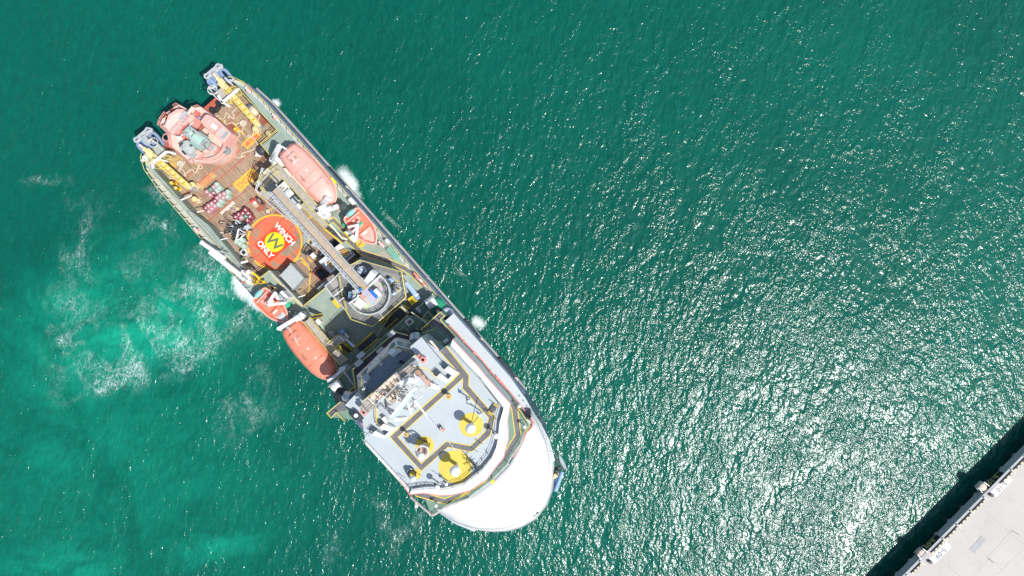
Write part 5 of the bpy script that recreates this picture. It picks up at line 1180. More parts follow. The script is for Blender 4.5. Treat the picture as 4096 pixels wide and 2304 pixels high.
boom('r1', (1600, 500), (2150, 1130), 92, 8.8, 'pale yellow box boom with white cross arms along the port side of the plank deck',
     [((1580, 755), (1830, 545), 42), ((1540, 740), (1690, 835), 30), ((1500, 650), (1580, 780), 40)], [[(1780, 570), (1840, 540), (1900, 640), (1840, 670)], [(1640, 720), (1700, 700), (1730, 790), (1680, 790)], [(1690, 560), (1780, 510), (1810, 550), (1720, 600)]])
boom('r2', (440, 570), (1040, 1090), 92, 8.8, 'pale yellow box boom with white cross arms along the starboard side of the plank deck',
     [((430, 710), (670, 510), 42), ((440, 700), (460, 780), 36), ((670, 510), (820, 550), 30), ((580, 640), (690, 670), 22)], [[(470, 720), (560, 700), (600, 800), (500, 780)], [(630, 590), (740, 580), (760, 640), (660, 640)], [(370, 690), (460, 630), (480, 655), (390, 715)]])
blocks('yellow_ladder', YELL, ship, 'r2', [(425, 665, 36, 120, ZD + .3, ZD + .5)], ang=AN)
# crumpled red tail gear by the port boom
# small machinery platforms at the stern corners
slab('stern_platform', mat('grey_beige_plate', (.47, .44, .38), .7, .1, 1, dirt=(.3, .4, .33), dirt_amt=.5), ship, 'r1', [(1430, 610), (1560, 520), (1700, 680), (1560, 745)], ZW + .5, 8.2)
slab('stern_platform', mat('grey_green_plate', (.40, .44, .38), .7, .1, 1, dirt=(.3, .4, .33), dirt_amt=.5), ship, 'r2', [(440, 460), (530, 370), (640, 470), (540, 590)], ZW + .5, 8.2)
WR_.rail(P('r1', [(1430, 610), (1380, 560), (1490, 530)], 8.2), 1.0, .07, .8, 2); WR_.rail(P('r1', [(1430, 640), (1560, 760)], 8.2), 1.0, .1, .8); WR_.rail(P('r2', [(530, 370), (650, 500)], 8.2), 1.0, .12, .8); WR_.rail(P('r2', [(410, 350), (470, 330), (500, 380)], 8.2), 1.0, .07, .6, 2)
m = MB()
for i in range(3): m.tube(circ(W('r1', 1405, 550 + i * 6, 8.4 + i * .4), .75, 14), .05, 5)
m.build('ladder_hoop', WRAIL, ship)
m = MB()
for i in range(3): m.tube(circ(W('r2', 455, 350 + i * 6, 8.4 + i * .4), .75, 14), .05, 5)
m.build('ladder_hoop', WRAIL, ship)
blocks('mooring_fitting', LGREY, ship, 'r1', [(1640, 400, 110, 34, ZD, 9.8), (1700, 450, 90, 24, ZD, 9.6), (1735, 390, 30, 30, ZD, 9.6)]); blocks('mooring_fitting', WHITE, ship, 'r2', [(300, 590, 34, 64, ZD, 9.8), (268, 645, 26, 50, ZD, 9.7)])

# anchors on their racks
def anchor_set(r, ox, oy, where):
    def q(*p): return [(x + ox, y + oy) for x, y in p]
    t = thing('anchor_rack', 'blue-grey bent tube rack holding an anchor at the %s stern corner' % where, 'rack', W(r, 1560 + ox, 330 + oy, 5), 'anchor racks')
    m = MB()
    for pts in (q((1760, 420), (1700, 345), (1640, 270), (1590, 232), (1535, 240), (1525, 265), (1560, 320), (1640, 420)), q((1345, 375), (1340, 430), (1375, 480), (1420, 530), (1480, 570))):
        m.tube(smooth_path(P(r, pts, 7.2), 4), .27, 8)
    m.build('bent_tube', RACKBL, t, smooth=True)
    m = MB()
    for a, b in ((q((1510, 280))[0], q((1620, 420))[0]), (q((1370, 390))[0], q((1480, 500))[0]), (q((1400, 340))[0], q((1560, 480))[0])): m.bar(W(r, *a, 6.8), W(r, *b, 6.8), .7, .4)
    m.build('rack_beam', BLUE, t)
    t2 = thing('anchor', 'grey plate anchor with triangular openings, hung off the %s stern corner' % where, 'anchor', W(r, 1430 + ox, 260 + oy, 7.6), 'plate anchors on the stern corners')
    ol = q((1278, 312), (1482, 143), (1562, 158), (1578, 215), (1545, 232), (1330, 388), (1285, 372))
    m = MB(); m.prism(P(r, q((1278, 312), (1482, 143), (1425, 262), (1395, 278)), 8.4), 8.0, 8.4); m.build('fluke_plate', LGREY, t2, bevel=.04)
    m = MB()
    for i_, (a, b, w) in enumerate((((1482, 150), (1565, 168), 26), ((1560, 165), (1572, 225), 22), ((1282, 318), (1295, 372), 24), ((1292, 372), (1335, 385), 22), ((1335, 382), (1560, 200), 24), ((1482, 150), (1425, 262), 22), ((1400, 275), (1290, 320), 22), ((1425, 262), (1545, 185), 20), ((1400, 275), (1330, 375), 20))):
        m.bar(W(r, a[0] + ox, a[1] + oy, 8.3 + .012 * i_), W(r, b[0] + ox, b[1] + oy, 8.3 + .012 * i_), L(r, w, 8.3), .4)
    m.build('fluke_frame', LGREY, t2)
    m = MB(); m.bar(W(r, 1425 + ox, 262 + oy, 8.6), W(r, 1545 + ox, 395 + oy, 7.6), .5, .6); m.bar(W(r, 1400 + ox, 280 + oy, 8.6), W(r, 1500 + ox, 410 + oy, 7.6), .4, .6); m.build('shank', GREY, t2)
anchor_set('r1', 0, 0, 'port'); anchor_set('r2', -1130, -22, 'starboard')
# bow anchor, port side, seen from above
t = thing('bow_anchor', 'dark grey plate anchor with blue tube rack beside the white bow', 'anchor', W('s6', 2010, 380, 8))
slab('fluke_plate', GREY, t, 's6', [(1985, 140), (2060, 230), (2120, 370), (2085, 400), (2010, 270)], 8.6, 9.0, .04)
m = MB()
for a, b, w in (((1930, 120), (1985, 150), 22), ((2120, 360), (2080, 410), 22), ((2085, 405), (1990, 330), 20), ((1955, 230), (2020, 270), 24), ((2010, 280), (1985, 400), 36), ((1940, 150), (1965, 300), 16)): m.bar(W('s6', *a, 8.5), W('s6', *b, 8.5), L('s6', w, 8.5), .4)
m.build('fluke_frame', DARK, t)
m = MB(); m.tube([W('s6', 2050, 430, 8.2), W('s6', 1990, 590, 8.2), W('s6', 1935, 740, 8.2)], .34, 8); m.tube([W('s6', 1990, 440, 8.0), W('s6', 1930, 690, 8.0)], .22, 8); m.build('rack_tube', BLUE, t, smooth=True)
blocks('shank', DARK, t, 's6', [(1970, 430, 60, 50, 8, 10)])
t = thing('bow_fender_bracket', 'yellow mooring bracket at the port edge of the white bow', 'bracket', W('s6', 1940, 490, 13), 'yellow bow brackets')
slab('plate', YELL, t, 's6', [(1900, 540), (1915, 470), (1990, 455), (2000, 490), (1925, 550)], 13.2, 14.1, .03); blocks('roller', DARK, t, 's6', [(1975, 485, 14, 60, 14.1, 14.4), (1960, 430, 40, 40, 13.2, 14)], ang=rad(60))
t = thing('bow_fender_bracket', 'yellow mooring bracket at the starboard edge of the white bow', 'bracket', W('s6', 990, 1365, 12), 'yellow bow brackets')
slab('plate', YELL, t, 's6', [(960, 1325), (1045, 1325), (1020, 1370), (990, 1385), (965, 1425), (942, 1400), (965, 1350)], 11.6, 12.6, .03); blocks('roller', DARK, t, 's6', [(968, 1405, 26, 14, 12.6, 12.9)], ang=rad(45))

# bollards
def boll(r, x, y, rr, hgt, mt, label, extra=None, grp='yellow mooring bollards on the plank deck'):
    p = W(r, x, y, ZW + hgt); p.z = ZW; rad_ = L(r, rr, ZW + hgt)
    t = thing('deck_bollard', label, 'bollard', p, grp)
    m = MB(); m.lathe(p, [(rad_ * 1.15, 0), (rad_ * 1.15, .06), (rad_ * .8, .1), (rad_ * .8, hgt * .8), (rad_, hgt * .86), (rad_, hgt), (rad_ * .9, hgt + .04), (.001, hgt + .05)], 20); m.build('post', mt, t, smooth=True)
    if extra: m = MB(); b = W(r, *extra, ZW + .9); a = p + up * .9; m.bar(a, b, .45, .45); m.build('side_roller', CREAM, t, bevel=.1); m = MB(); m.tube([b, Vector((b.x, b.y, ZW))], .2, 8); m.build('roller_foot', CREAM, t)
    else: m = MB(); m.lathe(p + up * (hgt + .045), [(rad_ * .55, 0), (rad_ * .55, .05), (.001, .06)], 14); m.build('cap', YELL if mt is YEL else CREAM, t)
boll('r2', 1768, 142, 26, 1.0, YEL, 'short yellow bollard on the red patch right of the pink crane house')
boll('r2', 1142, 702, 22, 1.0, YEL, 'short yellow bollard just below the pink crane house platform')
boll('r2', 2092, 132, 46, 1.2, YELL, 'pale yellow bollard wrapped by rope near the snap back sign', (2140, 170))
boll('r2', 2302, 208, 40, 1.2, YELL, 'pale yellow bollard in the port corner above the snap back sign', (2335, 235))
boll('r2', 742, 1012, 30, 1.4, YEL, 'upper of two small yellow bollards beside the starboard bulkhead')
boll('r2', 812, 1092, 30, 1.4, YEL, 'lower of two small yellow bollards beside the starboard bulkhead')
boll('r2', 1080, 1040, 44, 1.6, YELL, 'yellow bollard at the end of the starboard boom', (1140, 1060))
boll('r2', 1112, 1272, 44, 1.6, YELL, 'yellow bollard with white roller, starboard side left of the drums', (1190, 1290))

# ropes
def rope(r, pts, label, rr=.085, z=ZW + .1):
    m = MB(); m.tube(smooth_path(P(r, pts, z), 6), rr, 5); return tag(m.build('mooring_rope', ROPE, None, smooth=True), label, 'rope', 'ropes lying on the plank deck')
rope('r1', [(1450, 1005), (1500, 975), (1530, 1020), (1590, 1020), (1615, 960), (1620, 930), (1650, 950), (1680, 975), (1655, 1000), (1700, 1000), (1740, 1030), (1745, 960), (1720, 930), (1760, 890), (1800, 850)], 'pale rope in loose waves between the pink crane house and the port boom')
rope('r2', [(1600, 130 - 55), (1590, 20), (1610, 10), (1615, 70), (1660, 60), (1710, 45), (1780, 65), (1860, 40)], 'pale rope running from a small loop into the rope coil beside the pink crane house')
rope('r2', [(1900, 90), (1895, 150), (1870, 185), (1820, 190), (1840, 240), (1790, 350), (1750, 480), (1755, 570), (1810, 610), (1900, 590), (1930, 575), (1870, 585), (1900, 530), (2000, 500), (2060, 475), (2160, 440)], 'long pale rope curving across the planks below the snap back sign')
rope('r2', [(2080, 160), (2060, 220), (2030, 265), (1985, 275), (1975, 250), (2010, 255), (2080, 300), (2120, 350), (2125, 420), (2060, 480)], 'pale rope looping over the snap back sign')
rope('r2', [(900, 745), (870, 790), (930, 800), (960, 860), (980, 900), (950, 890), (1000, 840), (1050, 800), (1090, 790), (1100, 830), (1130, 850), (1170, 780), (1200, 740), (1210, 690)], 'pale rope tangled below the pink crane house platform')
rope('r2', [(965, 660), (930, 740), (850, 840)], 'straight pale rope from the pink crane house to the starboard boom')
rope('r2', [(1170, 660), (1230, 720), (1240, 770), (1200, 780), (1160, 730)], 'pale rope loop round the short bollard below the pink crane house')
rope('r2', [(780, 890), (730, 910), (730, 940), (790, 930), (830, 900)], 'small pale rope loop under the starboard boom')
rope('r1', [(2170, 960), (2150, 1040), (2150, 1080), (2110, 1010), (2050, 960)], 'pale rope hanging from the white fender ball by the port boom')
def coil(r, x, y, rr, label, mt=ROPE):
    m = MB(); c_ = W(r, x, y, ZW + .25); R_ = L(r, rr, ZW + .25)
    pts = [c_ + Vector((math.cos(a) * R_ * (1 - k), math.sin(a) * R_ * (1 - k), .18 * math.sin(k * 9))) for k, a in ((i / 90 * .9, i * .42) for i in range(90))]
    m.tube(pts, .11, 5); tag(m.build('rope_coil', mt, None, smooth=True), label, 'rope coil', 'rope coils on the plank deck')
coil('r2', 1905, 55, 52, 'round pale rope coil right of the pink crane house')
coil('r2', 888, 700, 50, 'round pale rope coil left of the pink crane platform')
coil('r4', 500, 800, 46, 'pale rope coil beside the starboard bulkhead, left of the scrap pile')
coil('r4', 1255, 420, 26, 'small tan rope coil above the red winching circle')
coil('r4', 998, 1212, 42, 'brown rope coil at the bottom left of the red winching circle', BROWN)
m = MB(); m.ball(W('r2', 2195, 490, 7.0), .8, 18, 10, .8); tag(m.build('buoy', DARK, None, smooth=True), 'dark round buoy in the shade beside the tangled white rope', 'buoy')
m = MB()
for i in range(5): m.tube(smooth_path([W('r2', 2100 + random.random() * 90, 500 + random.random() * 90, 6.5 + random.random() * .6) for k in range(6)], 5), .12, 5)
tag(m.build('net_bundle', WHITE, None), 'tangled white rope bundle beside the port catwalk', 'rope')
m = MB(); m.ball(W('r1', 2070, 900, 7.0), .9, 20, 12, .7); t = m.build('fender_ball', ROPE, None, smooth=True); tag(t, 'large off-white net ball under the port boom', 'fender')
m = MB(); m.ball(W('r1', 2020, 870, 6.7), .9, 14, 8, .5); m.build('blue_tarp', mat('slate_blue_tarp', (.16, .20, .32), .8, .1, 1), t, smooth=True)

# drums
def drum(mt, top, name='oil_drum'):
    t = bpy.data.objects.new(name, None); COL.objects.link(t); ORG[t.name] = Vector((0, 0, 0))
    m = MB(); m.lathe((0, 0, 0), [(.40, 0), (.42, .03), (.42, .40), (.44, .42), (.42, .44), (.42, .78), (.44, .80), (.42, .82), (.42, 1.18), (.44, 1.2), (.40, 1.22), (.40, 1.17), (.001, 1.17)], 22); m.build('drum_body', mt, t, smooth=True)
    m = MB(); m.lathe((.22, .05, 0), [(.06, 1.17), (.06, 1.21), (.001, 1.215)], 8); m.lathe((-.22, -.08, 0), [(.04, 1.17), (.04, 1.2), (.001, 1.205)], 8); m.build('bung', LGREY, t)
    m = MB(); m.box((0, 0, 0), .26, .26, 1.175, 1.185, ang=.6); m.build('top_label', top, t)
    return t
PINKW = mat('pink_white_label', (.80, .66, .64), .6, .08, 3); PGW = mat('pale_mint_label', (.60, .70, .62), .6, .06, 3)
kinds = {'m': (drum(MARLT, PINKW), 'bleached maroon'), 'M': (drum(MAROON, PINKW), 'glossy maroon'), 'p': (drum(PALEGR, PGW), 'pale green'), 'g': (drum(DRGREEN, PALEGR), 'dark green')}
CL = {'in the large cluster beside the IMDG sign': ('r2', [('p', 1475, 1040), ('p', 1520, 1095), ('p', 1475, 1140), ('p', 1655, 1160), ('p', 1645, 1235), ('p', 1545, 1305), ('p', 1505, 1360), ('m', 1430, 1085), ('m', 1320, 1160), ('M', 1425, 1175),
        ('m', 1370, 1210), ('m', 1595, 1190), ('m', 1530, 1215), ('m', 1585, 1250), ('m', 1485, 1260), ('M', 1450, 1305), ('m', 1400, 1350), ('m', 1345, 1385), ('m', 1445, 1390), ('M', 1296, 1421), ('g', 1380, 1125), ('m', 1396, 1430), ('m', 1351, 1473)]),
      'in the maroon cluster left of the red circle': ('r4', [('M', 890, 400), ('M', 938, 455), ('M', 850, 455), ('M', 780, 475), ('M', 970, 510), ('M', 735, 515), ('m', 828, 525), ('M', 925, 570), ('g', 900, 507)]),
      'in the small group touching the red circle': ('r4', [('p', 845, 895), ('p', 750, 915), ('p', 805, 945), ('p', 865, 990)])}
ordn = ['first', 'second', 'third', 'fourth', 'fifth', 'sixth', 'seventh', 'eighth', 'ninth', 'tenth', 'eleventh', 'twelfth', 'thirteenth', 'fourteenth', 'fifteenth']
used = set(); di = 0
for where, (r, lst) in CL.items():
    cnt = {}
    for k, x, y in sorted(lst, key=lambda q: q[1]):
        cnt[k] = cnt.get(k, 0) + 1; nk = sum(1 for q in lst if q[0] == k)
        nm = kinds[k][1]
        lab = ('only %s drum %s' % (nm, where)) if nk == 1 else ('%s %s drum from left %s' % (ordn[cnt[k] - 1], nm, where))
        p = W(r, x, y, ZW + 1.2); p.z = ZW + .03; di += 1
        if k not in used: o = kinds[k][0]; used.add(k); o.location = p; o.rotation_euler = (0, 0, di * 1.3)
        else: o = dup(kinds[k][0], p, di * 1.3)
        tag(o, lab, 'drum', 'oil drums on the plank deck')

# pallets, plates and scrap
def pile(name, label, cat, r, lst, mt, extra=None):
    t = thing(name, label, cat, W(r, lst[0][0], lst[0][1], ZW))
    for i, (x, y, lu, lv, z0, z1, a) in enumerate(lst):
        m = MB(); m.box(W(r, x, y, ZW + z1), L(r, lu, ZW + z1), L(r, lv, ZW + z1), ZW + z0, ZW + z1, ang=AN + rad(a)); m.build('piece', mt[i % len(mt)], t, bevel=.02)
    return t
pile('plywood_sheet', 'off-white plywood sheets lying under the broken pallet', 'boards', 'r4', [(640, 340, 60, 190, .03, .1, 0), (560, 410, 60, 170, .03, .09, 0)], [mat('bleached_board', (.66, .60, .52), .8, .1, 1)])
t = pile('broken_pallet', 'broken pallet frame beside the plywood sheets', 'pallet', 'r4', [(735, 355, 110, 16, .3, .5, 30), (690, 390, 110, 14, .3, .5, 30), (740, 400, 16, 100, .3, .5, 30), (710, 400, 90, 70, .05, .3, 30), (770, 390, 20, 60, .1, .4, 20)], [YELL, BROWN, CREAM, GREYTAN])
pile('scrap_crate', 'brown scrap crate above the maroon drum cluster', 'crate', 'r4', [(600, 470, 90, 70, .05, .5, 10), (640, 500, 70, 20, .5, .7, 30), (590, 530, 60, 20, .1, .4, 60), (560, 480, 30, 60, .3, .7, 5)], [BROWN, GREYTAN, BROWN])
pile('rusty_frame_box', 'rusty open box beside a wheel, left side of the plank deck', 'box', 'r4', [(500, 630, 90, 14, .05, .8, 45), (510, 600, 80, 14, .05, .8, 45), (475, 620, 14, 70, .05, .8, 45), (545, 625, 14, 70, .05, .8, 45), (510, 620, 80, 60, .05, .2, 45)], [BROWN, CREAM, BROWN, GREYTAN])
m = MB(); m.tube(circ(W('r4', 595, 635, 6.3), .7, 18) + [circ(W('r4', 595, 635, 6.3), .7, 18)[0]], .12, 5)
for i in range(4): a_ = i * .8; c_ = W('r4', 595, 635, 6.3); m.bar(c_ - Vector((math.cos(a_), math.sin(a_), 0)) * .7, c_ + Vector((math.cos(a_), math.sin(a_), 0)) * .7, .1, .1)
tag(m.build('hand_wheel', BROWN, None), 'brown spoked wheel lying beside the rusty open box', 'wheel')
# dark scrap heap
t = thing('scrap_heap', 'dark heap of hoses, bars and cut metal left of the winching circle', 'scrap heap', W('r4', 760, 720, ZW))
random.seed(3)
for nm, mt_, cnt in (('bar', DARK, 46), ('hose', BLACK, 12), ('offcut', LGREY, 12)):
    m = MB()
    for i in range(cnt):
        x, y = random.gauss(770, 62), random.gauss(715, 48); p = W('r4', x, y, ZW + .25 + random.random() * .6); a_ = random.random() * 6.28; l_ = random.uniform(.5, 1.6); q = p + Vector((math.cos(a_) * l_, math.sin(a_) * l_, random.uniform(-.2, .3)))
        if nm == 'hose': m.tube(smooth_path([p, p + Vector((random.uniform(-1, 1), random.uniform(-1, 1), .3)), q, q + Vector((random.uniform(-.8, .8), .4, -.1))], 5), .08, 5)
        else: m.bar(p, q, random.uniform(.08, .3), random.uniform(.06, .2))
    m.build(nm, mt_, t)['kind'] = 'stuff'
m = MB()
for i in range(34):
    p = W('r4', 870 + random.gauss(-50, 45) - 30, 600 + random.gauss(0, 25), ZW + .1); a_ = random.random() * 6.28; m.bar(p, p + Vector((math.cos(a_), math.sin(a_), .05)) * random.uniform(.3, 1.0), .07, .07)
tag(m.build('loose_dunnage', GREYTAN, None), 'loose sticks and wire scattered above the dark scrap heap', 'debris', kind='stuff')
t = thing('white_tray', 'tilted white metal tray on the dark scrap heap', 'tray', W('r4', 800, 800, 7))
beams('rim', WHITE, t, 'r4', 7.3, [((785, 705), (745, 870), 22), ((745, 870), (790, 885), 24), ((785, 705), (880, 770), 14), ((790, 885), (880, 790), 16)], .3); beams('inner_rod', LGREY, t, 'r4', 7.2, [((770, 800), (860, 780), 10), ((800, 760), (850, 830), 8)], .1)
blocks('grey_crate', LGREY, None, 'r4', [(920, 680, 90, 90, ZW + .03, 6.9)], bevel=.06); tag(bpy.data.objects['grey_crate'], 'square pale grey crate on the right of the dark scrap heap', 'crate')
t = thing('washing_unit', 'white rounded tub unit with black screen at the lower left of the winching circle', 'tub', W('r4', 855, 1080, ZW))
blocks('tub', WHITE, t, 'r4', [(850, 1075, 90, 110, ZW + .03, 7.2)], bevel=.25); blocks('screen', BLACK, t, 'r4', [(862, 1085, 60, 60, 7.2, 7.26)], bevel=.02); blocks('pipework', LGREY, t, 'r4', [(890, 1130, 30, 90, 6.1, 6.7), (860, 1150, 12, 90, 6.1, 6.5)], bevel=.03)
blocks('side_rail_bed', mat('pink_beige_plate', (.46, .30, .24), .8, .15, 1.2), ship, 'r4', [(620, 940, 330, 80, ZW + .01, 6.25)], bevel=.02)
blocks('skid_plate', YELL, ship, 'r4', [(720, 1070, 20, 60, ZW + .26, 6.4)], bevel=.02)
t = thing('control_cabinet', 'dark long cabinet on a dusty red patch beside the gangway platform', 'cabinet', W('r4', 1115, 250, ZW)); blocks('cabinet', DARK, t, 'r4', [(1115, 250, 130, 36, ZW + .03, 7.0)]); blocks('door', GREY, t, 'r4', [(1115, 250, 60, 20, 7.0, 7.04)])
t = thing('tan_box', 'tan box with white lid on the dusty red patch', 'box', W('r4', 1050, 310, ZW)); blocks('box', mat('tan_box_paint', (.62, .42, .28), .7, .1, 1), t, 'r4', [(1050, 310, 90, 70, ZW + .03, 6.6)]); blocks('lid', WHITE, t, 'r4', [(1040, 282, 36, 50, 6.6, 6.7)])
m = MB(); m.ball(W('r4', 1008, 258, 6.4), .42, 16, 8, .8); tag(m.build('red_float', RED, None, smooth=True), 'small red float beside the tan box', 'float')
m = MB()
for i in range(26):
    p = W('r3', 200 + random.gauss(0, 28), 980 + random.gauss(0, 30), 6.3 + random.random() * .4); m.bar(p, p + Vector((random.uniform(-.5, .5), random.uniform(-.5, .5), .1)), .18, .16)
tag(m.build('mixed_gear', RUST, None), 'heap of small rusty and blue gear under the gangway platform corner', 'gear', kind='stuff')
m = MB(); m.box(W('r3', 185, 985, 6.9), .5, .4, 6.2, 6.9); tag(m.build('blue_can', TURQ, None, bevel=.05), 'small turquoise can in the heap of rusty gear', 'can')

# container
t = thing('freight_container', 'pale grey corrugated container beside the winching circle', 'container', W('r6', 1080, 270, ZW))
zt_ = 8.9; cx = P('r6', [(1055, 62), (1262, 285), (1088, 470), (882, 248)], zt_)
m = MB(); m.prism(cx, ZW + .15, zt_); m.build('box', LGREY, t)
e1 = (cx[1] - cx[0]); e2 = (cx[3] - cx[0])
m = MB()
for i in range(15):
    a = cx[0] + e1 * (i + .5) / 15; m.bar(a + e2 * .03 + up * .03, a + e2 * .97 + up * .03, e1.length / 15 * .5, .06)
m.build('roof_corrugation', LGREY, t)
m = MB(); e2n = e2.normalized(); e1n = e1.normalized()
for i in range(16): a = cx[0] + e1 * (i + .5) / 16 - e2n * .04; m.bar(Vector((a.x, a.y, ZW + .3)), Vector((a.x, a.y, zt_ - .2)), e1.length / 16 * .5, .08)
for i in range(13): a = cx[1] + e2 * (i + .5) / 13 + e1n * .04; m.bar(Vector((a.x, a.y, ZW + .3)), Vector((a.x, a.y, zt_ - .2)), .08, e2.length / 13 * .5)
m.build('wall_corrugation', LGREY, t)
m = MB()
for p in cx: m.box(p, .22, .22, ZW + .03, zt_ + .05)
m.build('corner_post', GREY, t)
# white hatch covers with tan canvas
def wbox(r, pts, canvas, z, label):
    t = thing('covered_basket', label, 'covered crate', W(r, *pts[0], ZW), 'white covered crates beside the gangway')
    slab('box', WHITE, t, r, pts, ZW + .03, z, .08); slab('canvas', TAN, t, r, canvas, z + .01, z + .14, .05)
    m = MB(); p = P(r, pts, z + .05); m.tube(p + [p[0]], .07, 5); m.build('rim', LGREY, t)
wbox('r5', [(636, 852), (735, 775), (945, 925), (790, 1030)], [(700, 890), (790, 855), (880, 900), (880, 945), (790, 1005)], 8.4, 'white crate with orange-tan canvas, on the port side of the gangway')
wbox('r5', [(385, 1070), (510, 970), (690, 1150), (575, 1265)], [(508, 1080), (560, 1055), (640, 1110), (625, 1160), (580, 1210)], 8.4, 'white crate with orange-tan canvas, on the starboard side of the gangway')
blocks('hatch_side_strip', WHITE, ship, 'r5', [(900, 1000, 30, 170, 7.6, 8.0)], ang=AN)
# tables and small gear right of the circle
t = thing('metal_table_frame', 'dark tubular table frames between the winching circle and the gangway', 'frame', W('r5', 210, 880, ZW))
m = MB()
for a, b in (((110, 930), (200, 800)), ((160, 960), (240, 840)), ((200, 800), (300, 880)), ((130, 900), (230, 970)), ((250, 850), (310, 900)), ((170, 960), (290, 900))):
    m.tube([W('r5', *a, 7.0), W('r5', *b, 7.0)], .07, 5)
    for q in (a, b): m.tube([W('r5', *q, 7.0), Vector((*W('r5', *q, 7.0).xy, ZW))], .06, 5)
m.build('frame', DARK, t)
blocks('white_box', WHITE, None, 'r5', [(288, 975, 80, 70, ZW + 1.2, 7.9)]); tag(bpy.data.objects['white_box'], 'small white box on dark legs left of the gangway', 'box')
m = MB()
for dx in (-25, 25):
    for dy in (-25, 25): p = W('r5', 288 + dx, 975 + dy, 7.2); m.tube([Vector((p.x, p.y, ZW)), p], .06, 5)
m.build('leg', DARK, bpy.data.objects['white_box'])
m = MB(); m.box(W('r5', 430, 965, 7.4), L('r5', 70, 7), L('r5', 60, 7), ZW + .03, 7.4); tag(m.build('dark_cabinet', DARK, None, bevel=.05), 'dark grey cabinet in the shade left of the gangway', 'cabinet')
m = MB(); m.box(W('r5', 300, 790, 7.2), L('r5', 60, 7), L('r5', 70, 7), ZW + .03, 7.2, ang=AN + .3); m.box(W('r5', 180, 640, 6.5), L('r5', 90, 7), L('r5', 22, 7), ZW + .03, 6.5, ang=AN); tag(m.build('pump_unit', LGREY, None, bevel=.06), 'pale grey pump unit beside the gangway, above the table frames', 'pump')
m = MB(); m.box(W('r6', 1600, 390, 7.6), L('r6', 270, 7.6), L('r6', 60, 7.6), ZW + .03, 7.6, ang=AV); tag(m.build('long_locker', LGREY, None, bevel=.06), 'long pale grey locker along the front of the green deck', 'locker')
m = MB(); m.box(W('r6', 1800, 690, 10.2), L('r6', 150, 10.2), L('r6', 100, 10.2), ZD + .02, 10.2, ang=AN); tag(m.build('yellow_bin', YEL, None, bevel=.06), 'yellow box on the sunlit green deck left of the tower platform', 'box')
m = MB(); m.box(W('r7', 1575, 645, 10.6), L('r7', 130, 10.6), L('r7', 130, 10.6), ZD + .02, 10.6, ang=AN + rad(-8)); tag(m.build('yellow_bin', YEL, None, bevel=.06), 'yellow square box in the shade right of the tower platform', 'box')
m = MB(); m.tube([W('r7', 1462, 368, 10.6), W('r7', 1560, 480, 10.6), W('r7', 1670, 635, 10.6)], .42, 10)
t = m.build('rolled_tarpaulin', mat('light_blue_tarp', (.42, .55, .80), .6, .06, 1), None, smooth=True); tag(t, 'long light blue rolled bundle on the port green deck', 'bundle')
m = MB(); m.tube([W('r7', 1625, 560, 10.6), W('r7', 1640, 580, 10.6)], .45, 10); m.build('strap', WHITE, t)
for i, (x, y) in enumerate(((1610, 230), (1645, 285), (1700, 330), (1745, 380))):
    m = MB(); m.box(W('r7', x, y, 10.2), L('r7', 70, 10), L('r7', 34, 10), ZD + .02, 10.2); tag(m.build('barrier_block', WHITE if i == 2 else PINKRED, None, bevel=.08), ['aftmost red barrier block along the port rail', 'second red barrier block from aft along the port rail', 'white barrier block between red ones along the port rail', 'forwardmost red barrier block along the port rail'][i], 'barrier', 'barrier blocks along the port rail')

# side deck gear, port
t = thing('green_basket', 'bright green mesh basket on the port green deck', 'basket', W('r5', 1580, 940, ZD))
m = MB(); c_ = W('r5', 1580, 940, 9.6); m.box(c_, L('r5', 225, 9.6), L('r5', 95, 9.6), ZD + .04, ZD + .12, ang=AN - rad(4)); m.build('floor', EMER, t)
m = MB(); a_ = AN - rad(4); du = Vector((math.cos(a_), math.sin(a_), 0)) * L('r5', 112, 9.6); dv = Vector((-math.sin(a_), math.cos(a_), 0)) * L('r5', 48, 9.6)
for i in range(9): p = c_ + du * (i / 4 - 1); m.tube([p - dv, p + dv], .05, 4); m.tube([p - dv, p - dv - up * .5], .05, 4); m.tube([p + dv, p + dv - up * .5], .05, 4)
for i in range(4): p = c_ + dv * (i / 1.5 - 1); m.tube([p - du, p + du], .05, 4)
m.build('mesh_frame', LTGREEN, t)
t = thing('rescue_basket', 'yellow octagonal rescue basket below the port rescue boat', 'basket', W('r5', 1045, 765, ZD)); m = MB(); c_ = W('r5', 1045, 765, 9.9)
for zz in (0, -.7): o8 = [p + up * zz for p in circ(c_, L('r5', 62, 9.9), 8)]; m.tube(o8 + [o8[0]], .1, 5)
for p in circ(c_, L('r5', 62, 9.9), 8): m.tube([p, p - up * .8], .08, 4)
m.tube(circ(c_, L('r5', 34, 9.9), 8) + [circ(c_, L('r5', 34, 9.9), 8)[0]], .07, 4); m.build('frame', YEL, t)
m = MB(); m.lathe(Vector((c_.x, c_.y, ZD + .02)), [(L('r5', 55, 9.9), 0), (L('r5', 55, 9.9), .1), (.01, .11)], 8); m.build('floor', YELL, t)
t = thing('rescue_basket', 'yellow folding rescue basket above the starboard rescue boat', 'basket', W('r6', 775, 455, ZD)); m = MB(); c_ = W('r6', 775, 455, 10)
m.rail([W('r6', *q, 9.2) for q in ((700, 440), (740, 410), (850, 450), (830, 480), (740, 500))], .8, .09, .6, 1, closed=True); m.bar(W('r6', 700, 450, 9.9), W('r6', 845, 465, 9.9), .35, .1); m.bar(W('r6', 740, 420, 9.9), W('r6', 790, 495, 9.9), .3, .1); m.build('frame', YELL, t)
m = MB(); m.lathe(W('r5', 815, 475, 9.0) , [(.5, 0), (.5, .6), (.3, .8), (.01, .82)], 10); tag(m.build('green_cover', EMER, None, smooth=True), 'small bright green cover beside the port rescue boat', 'cover')
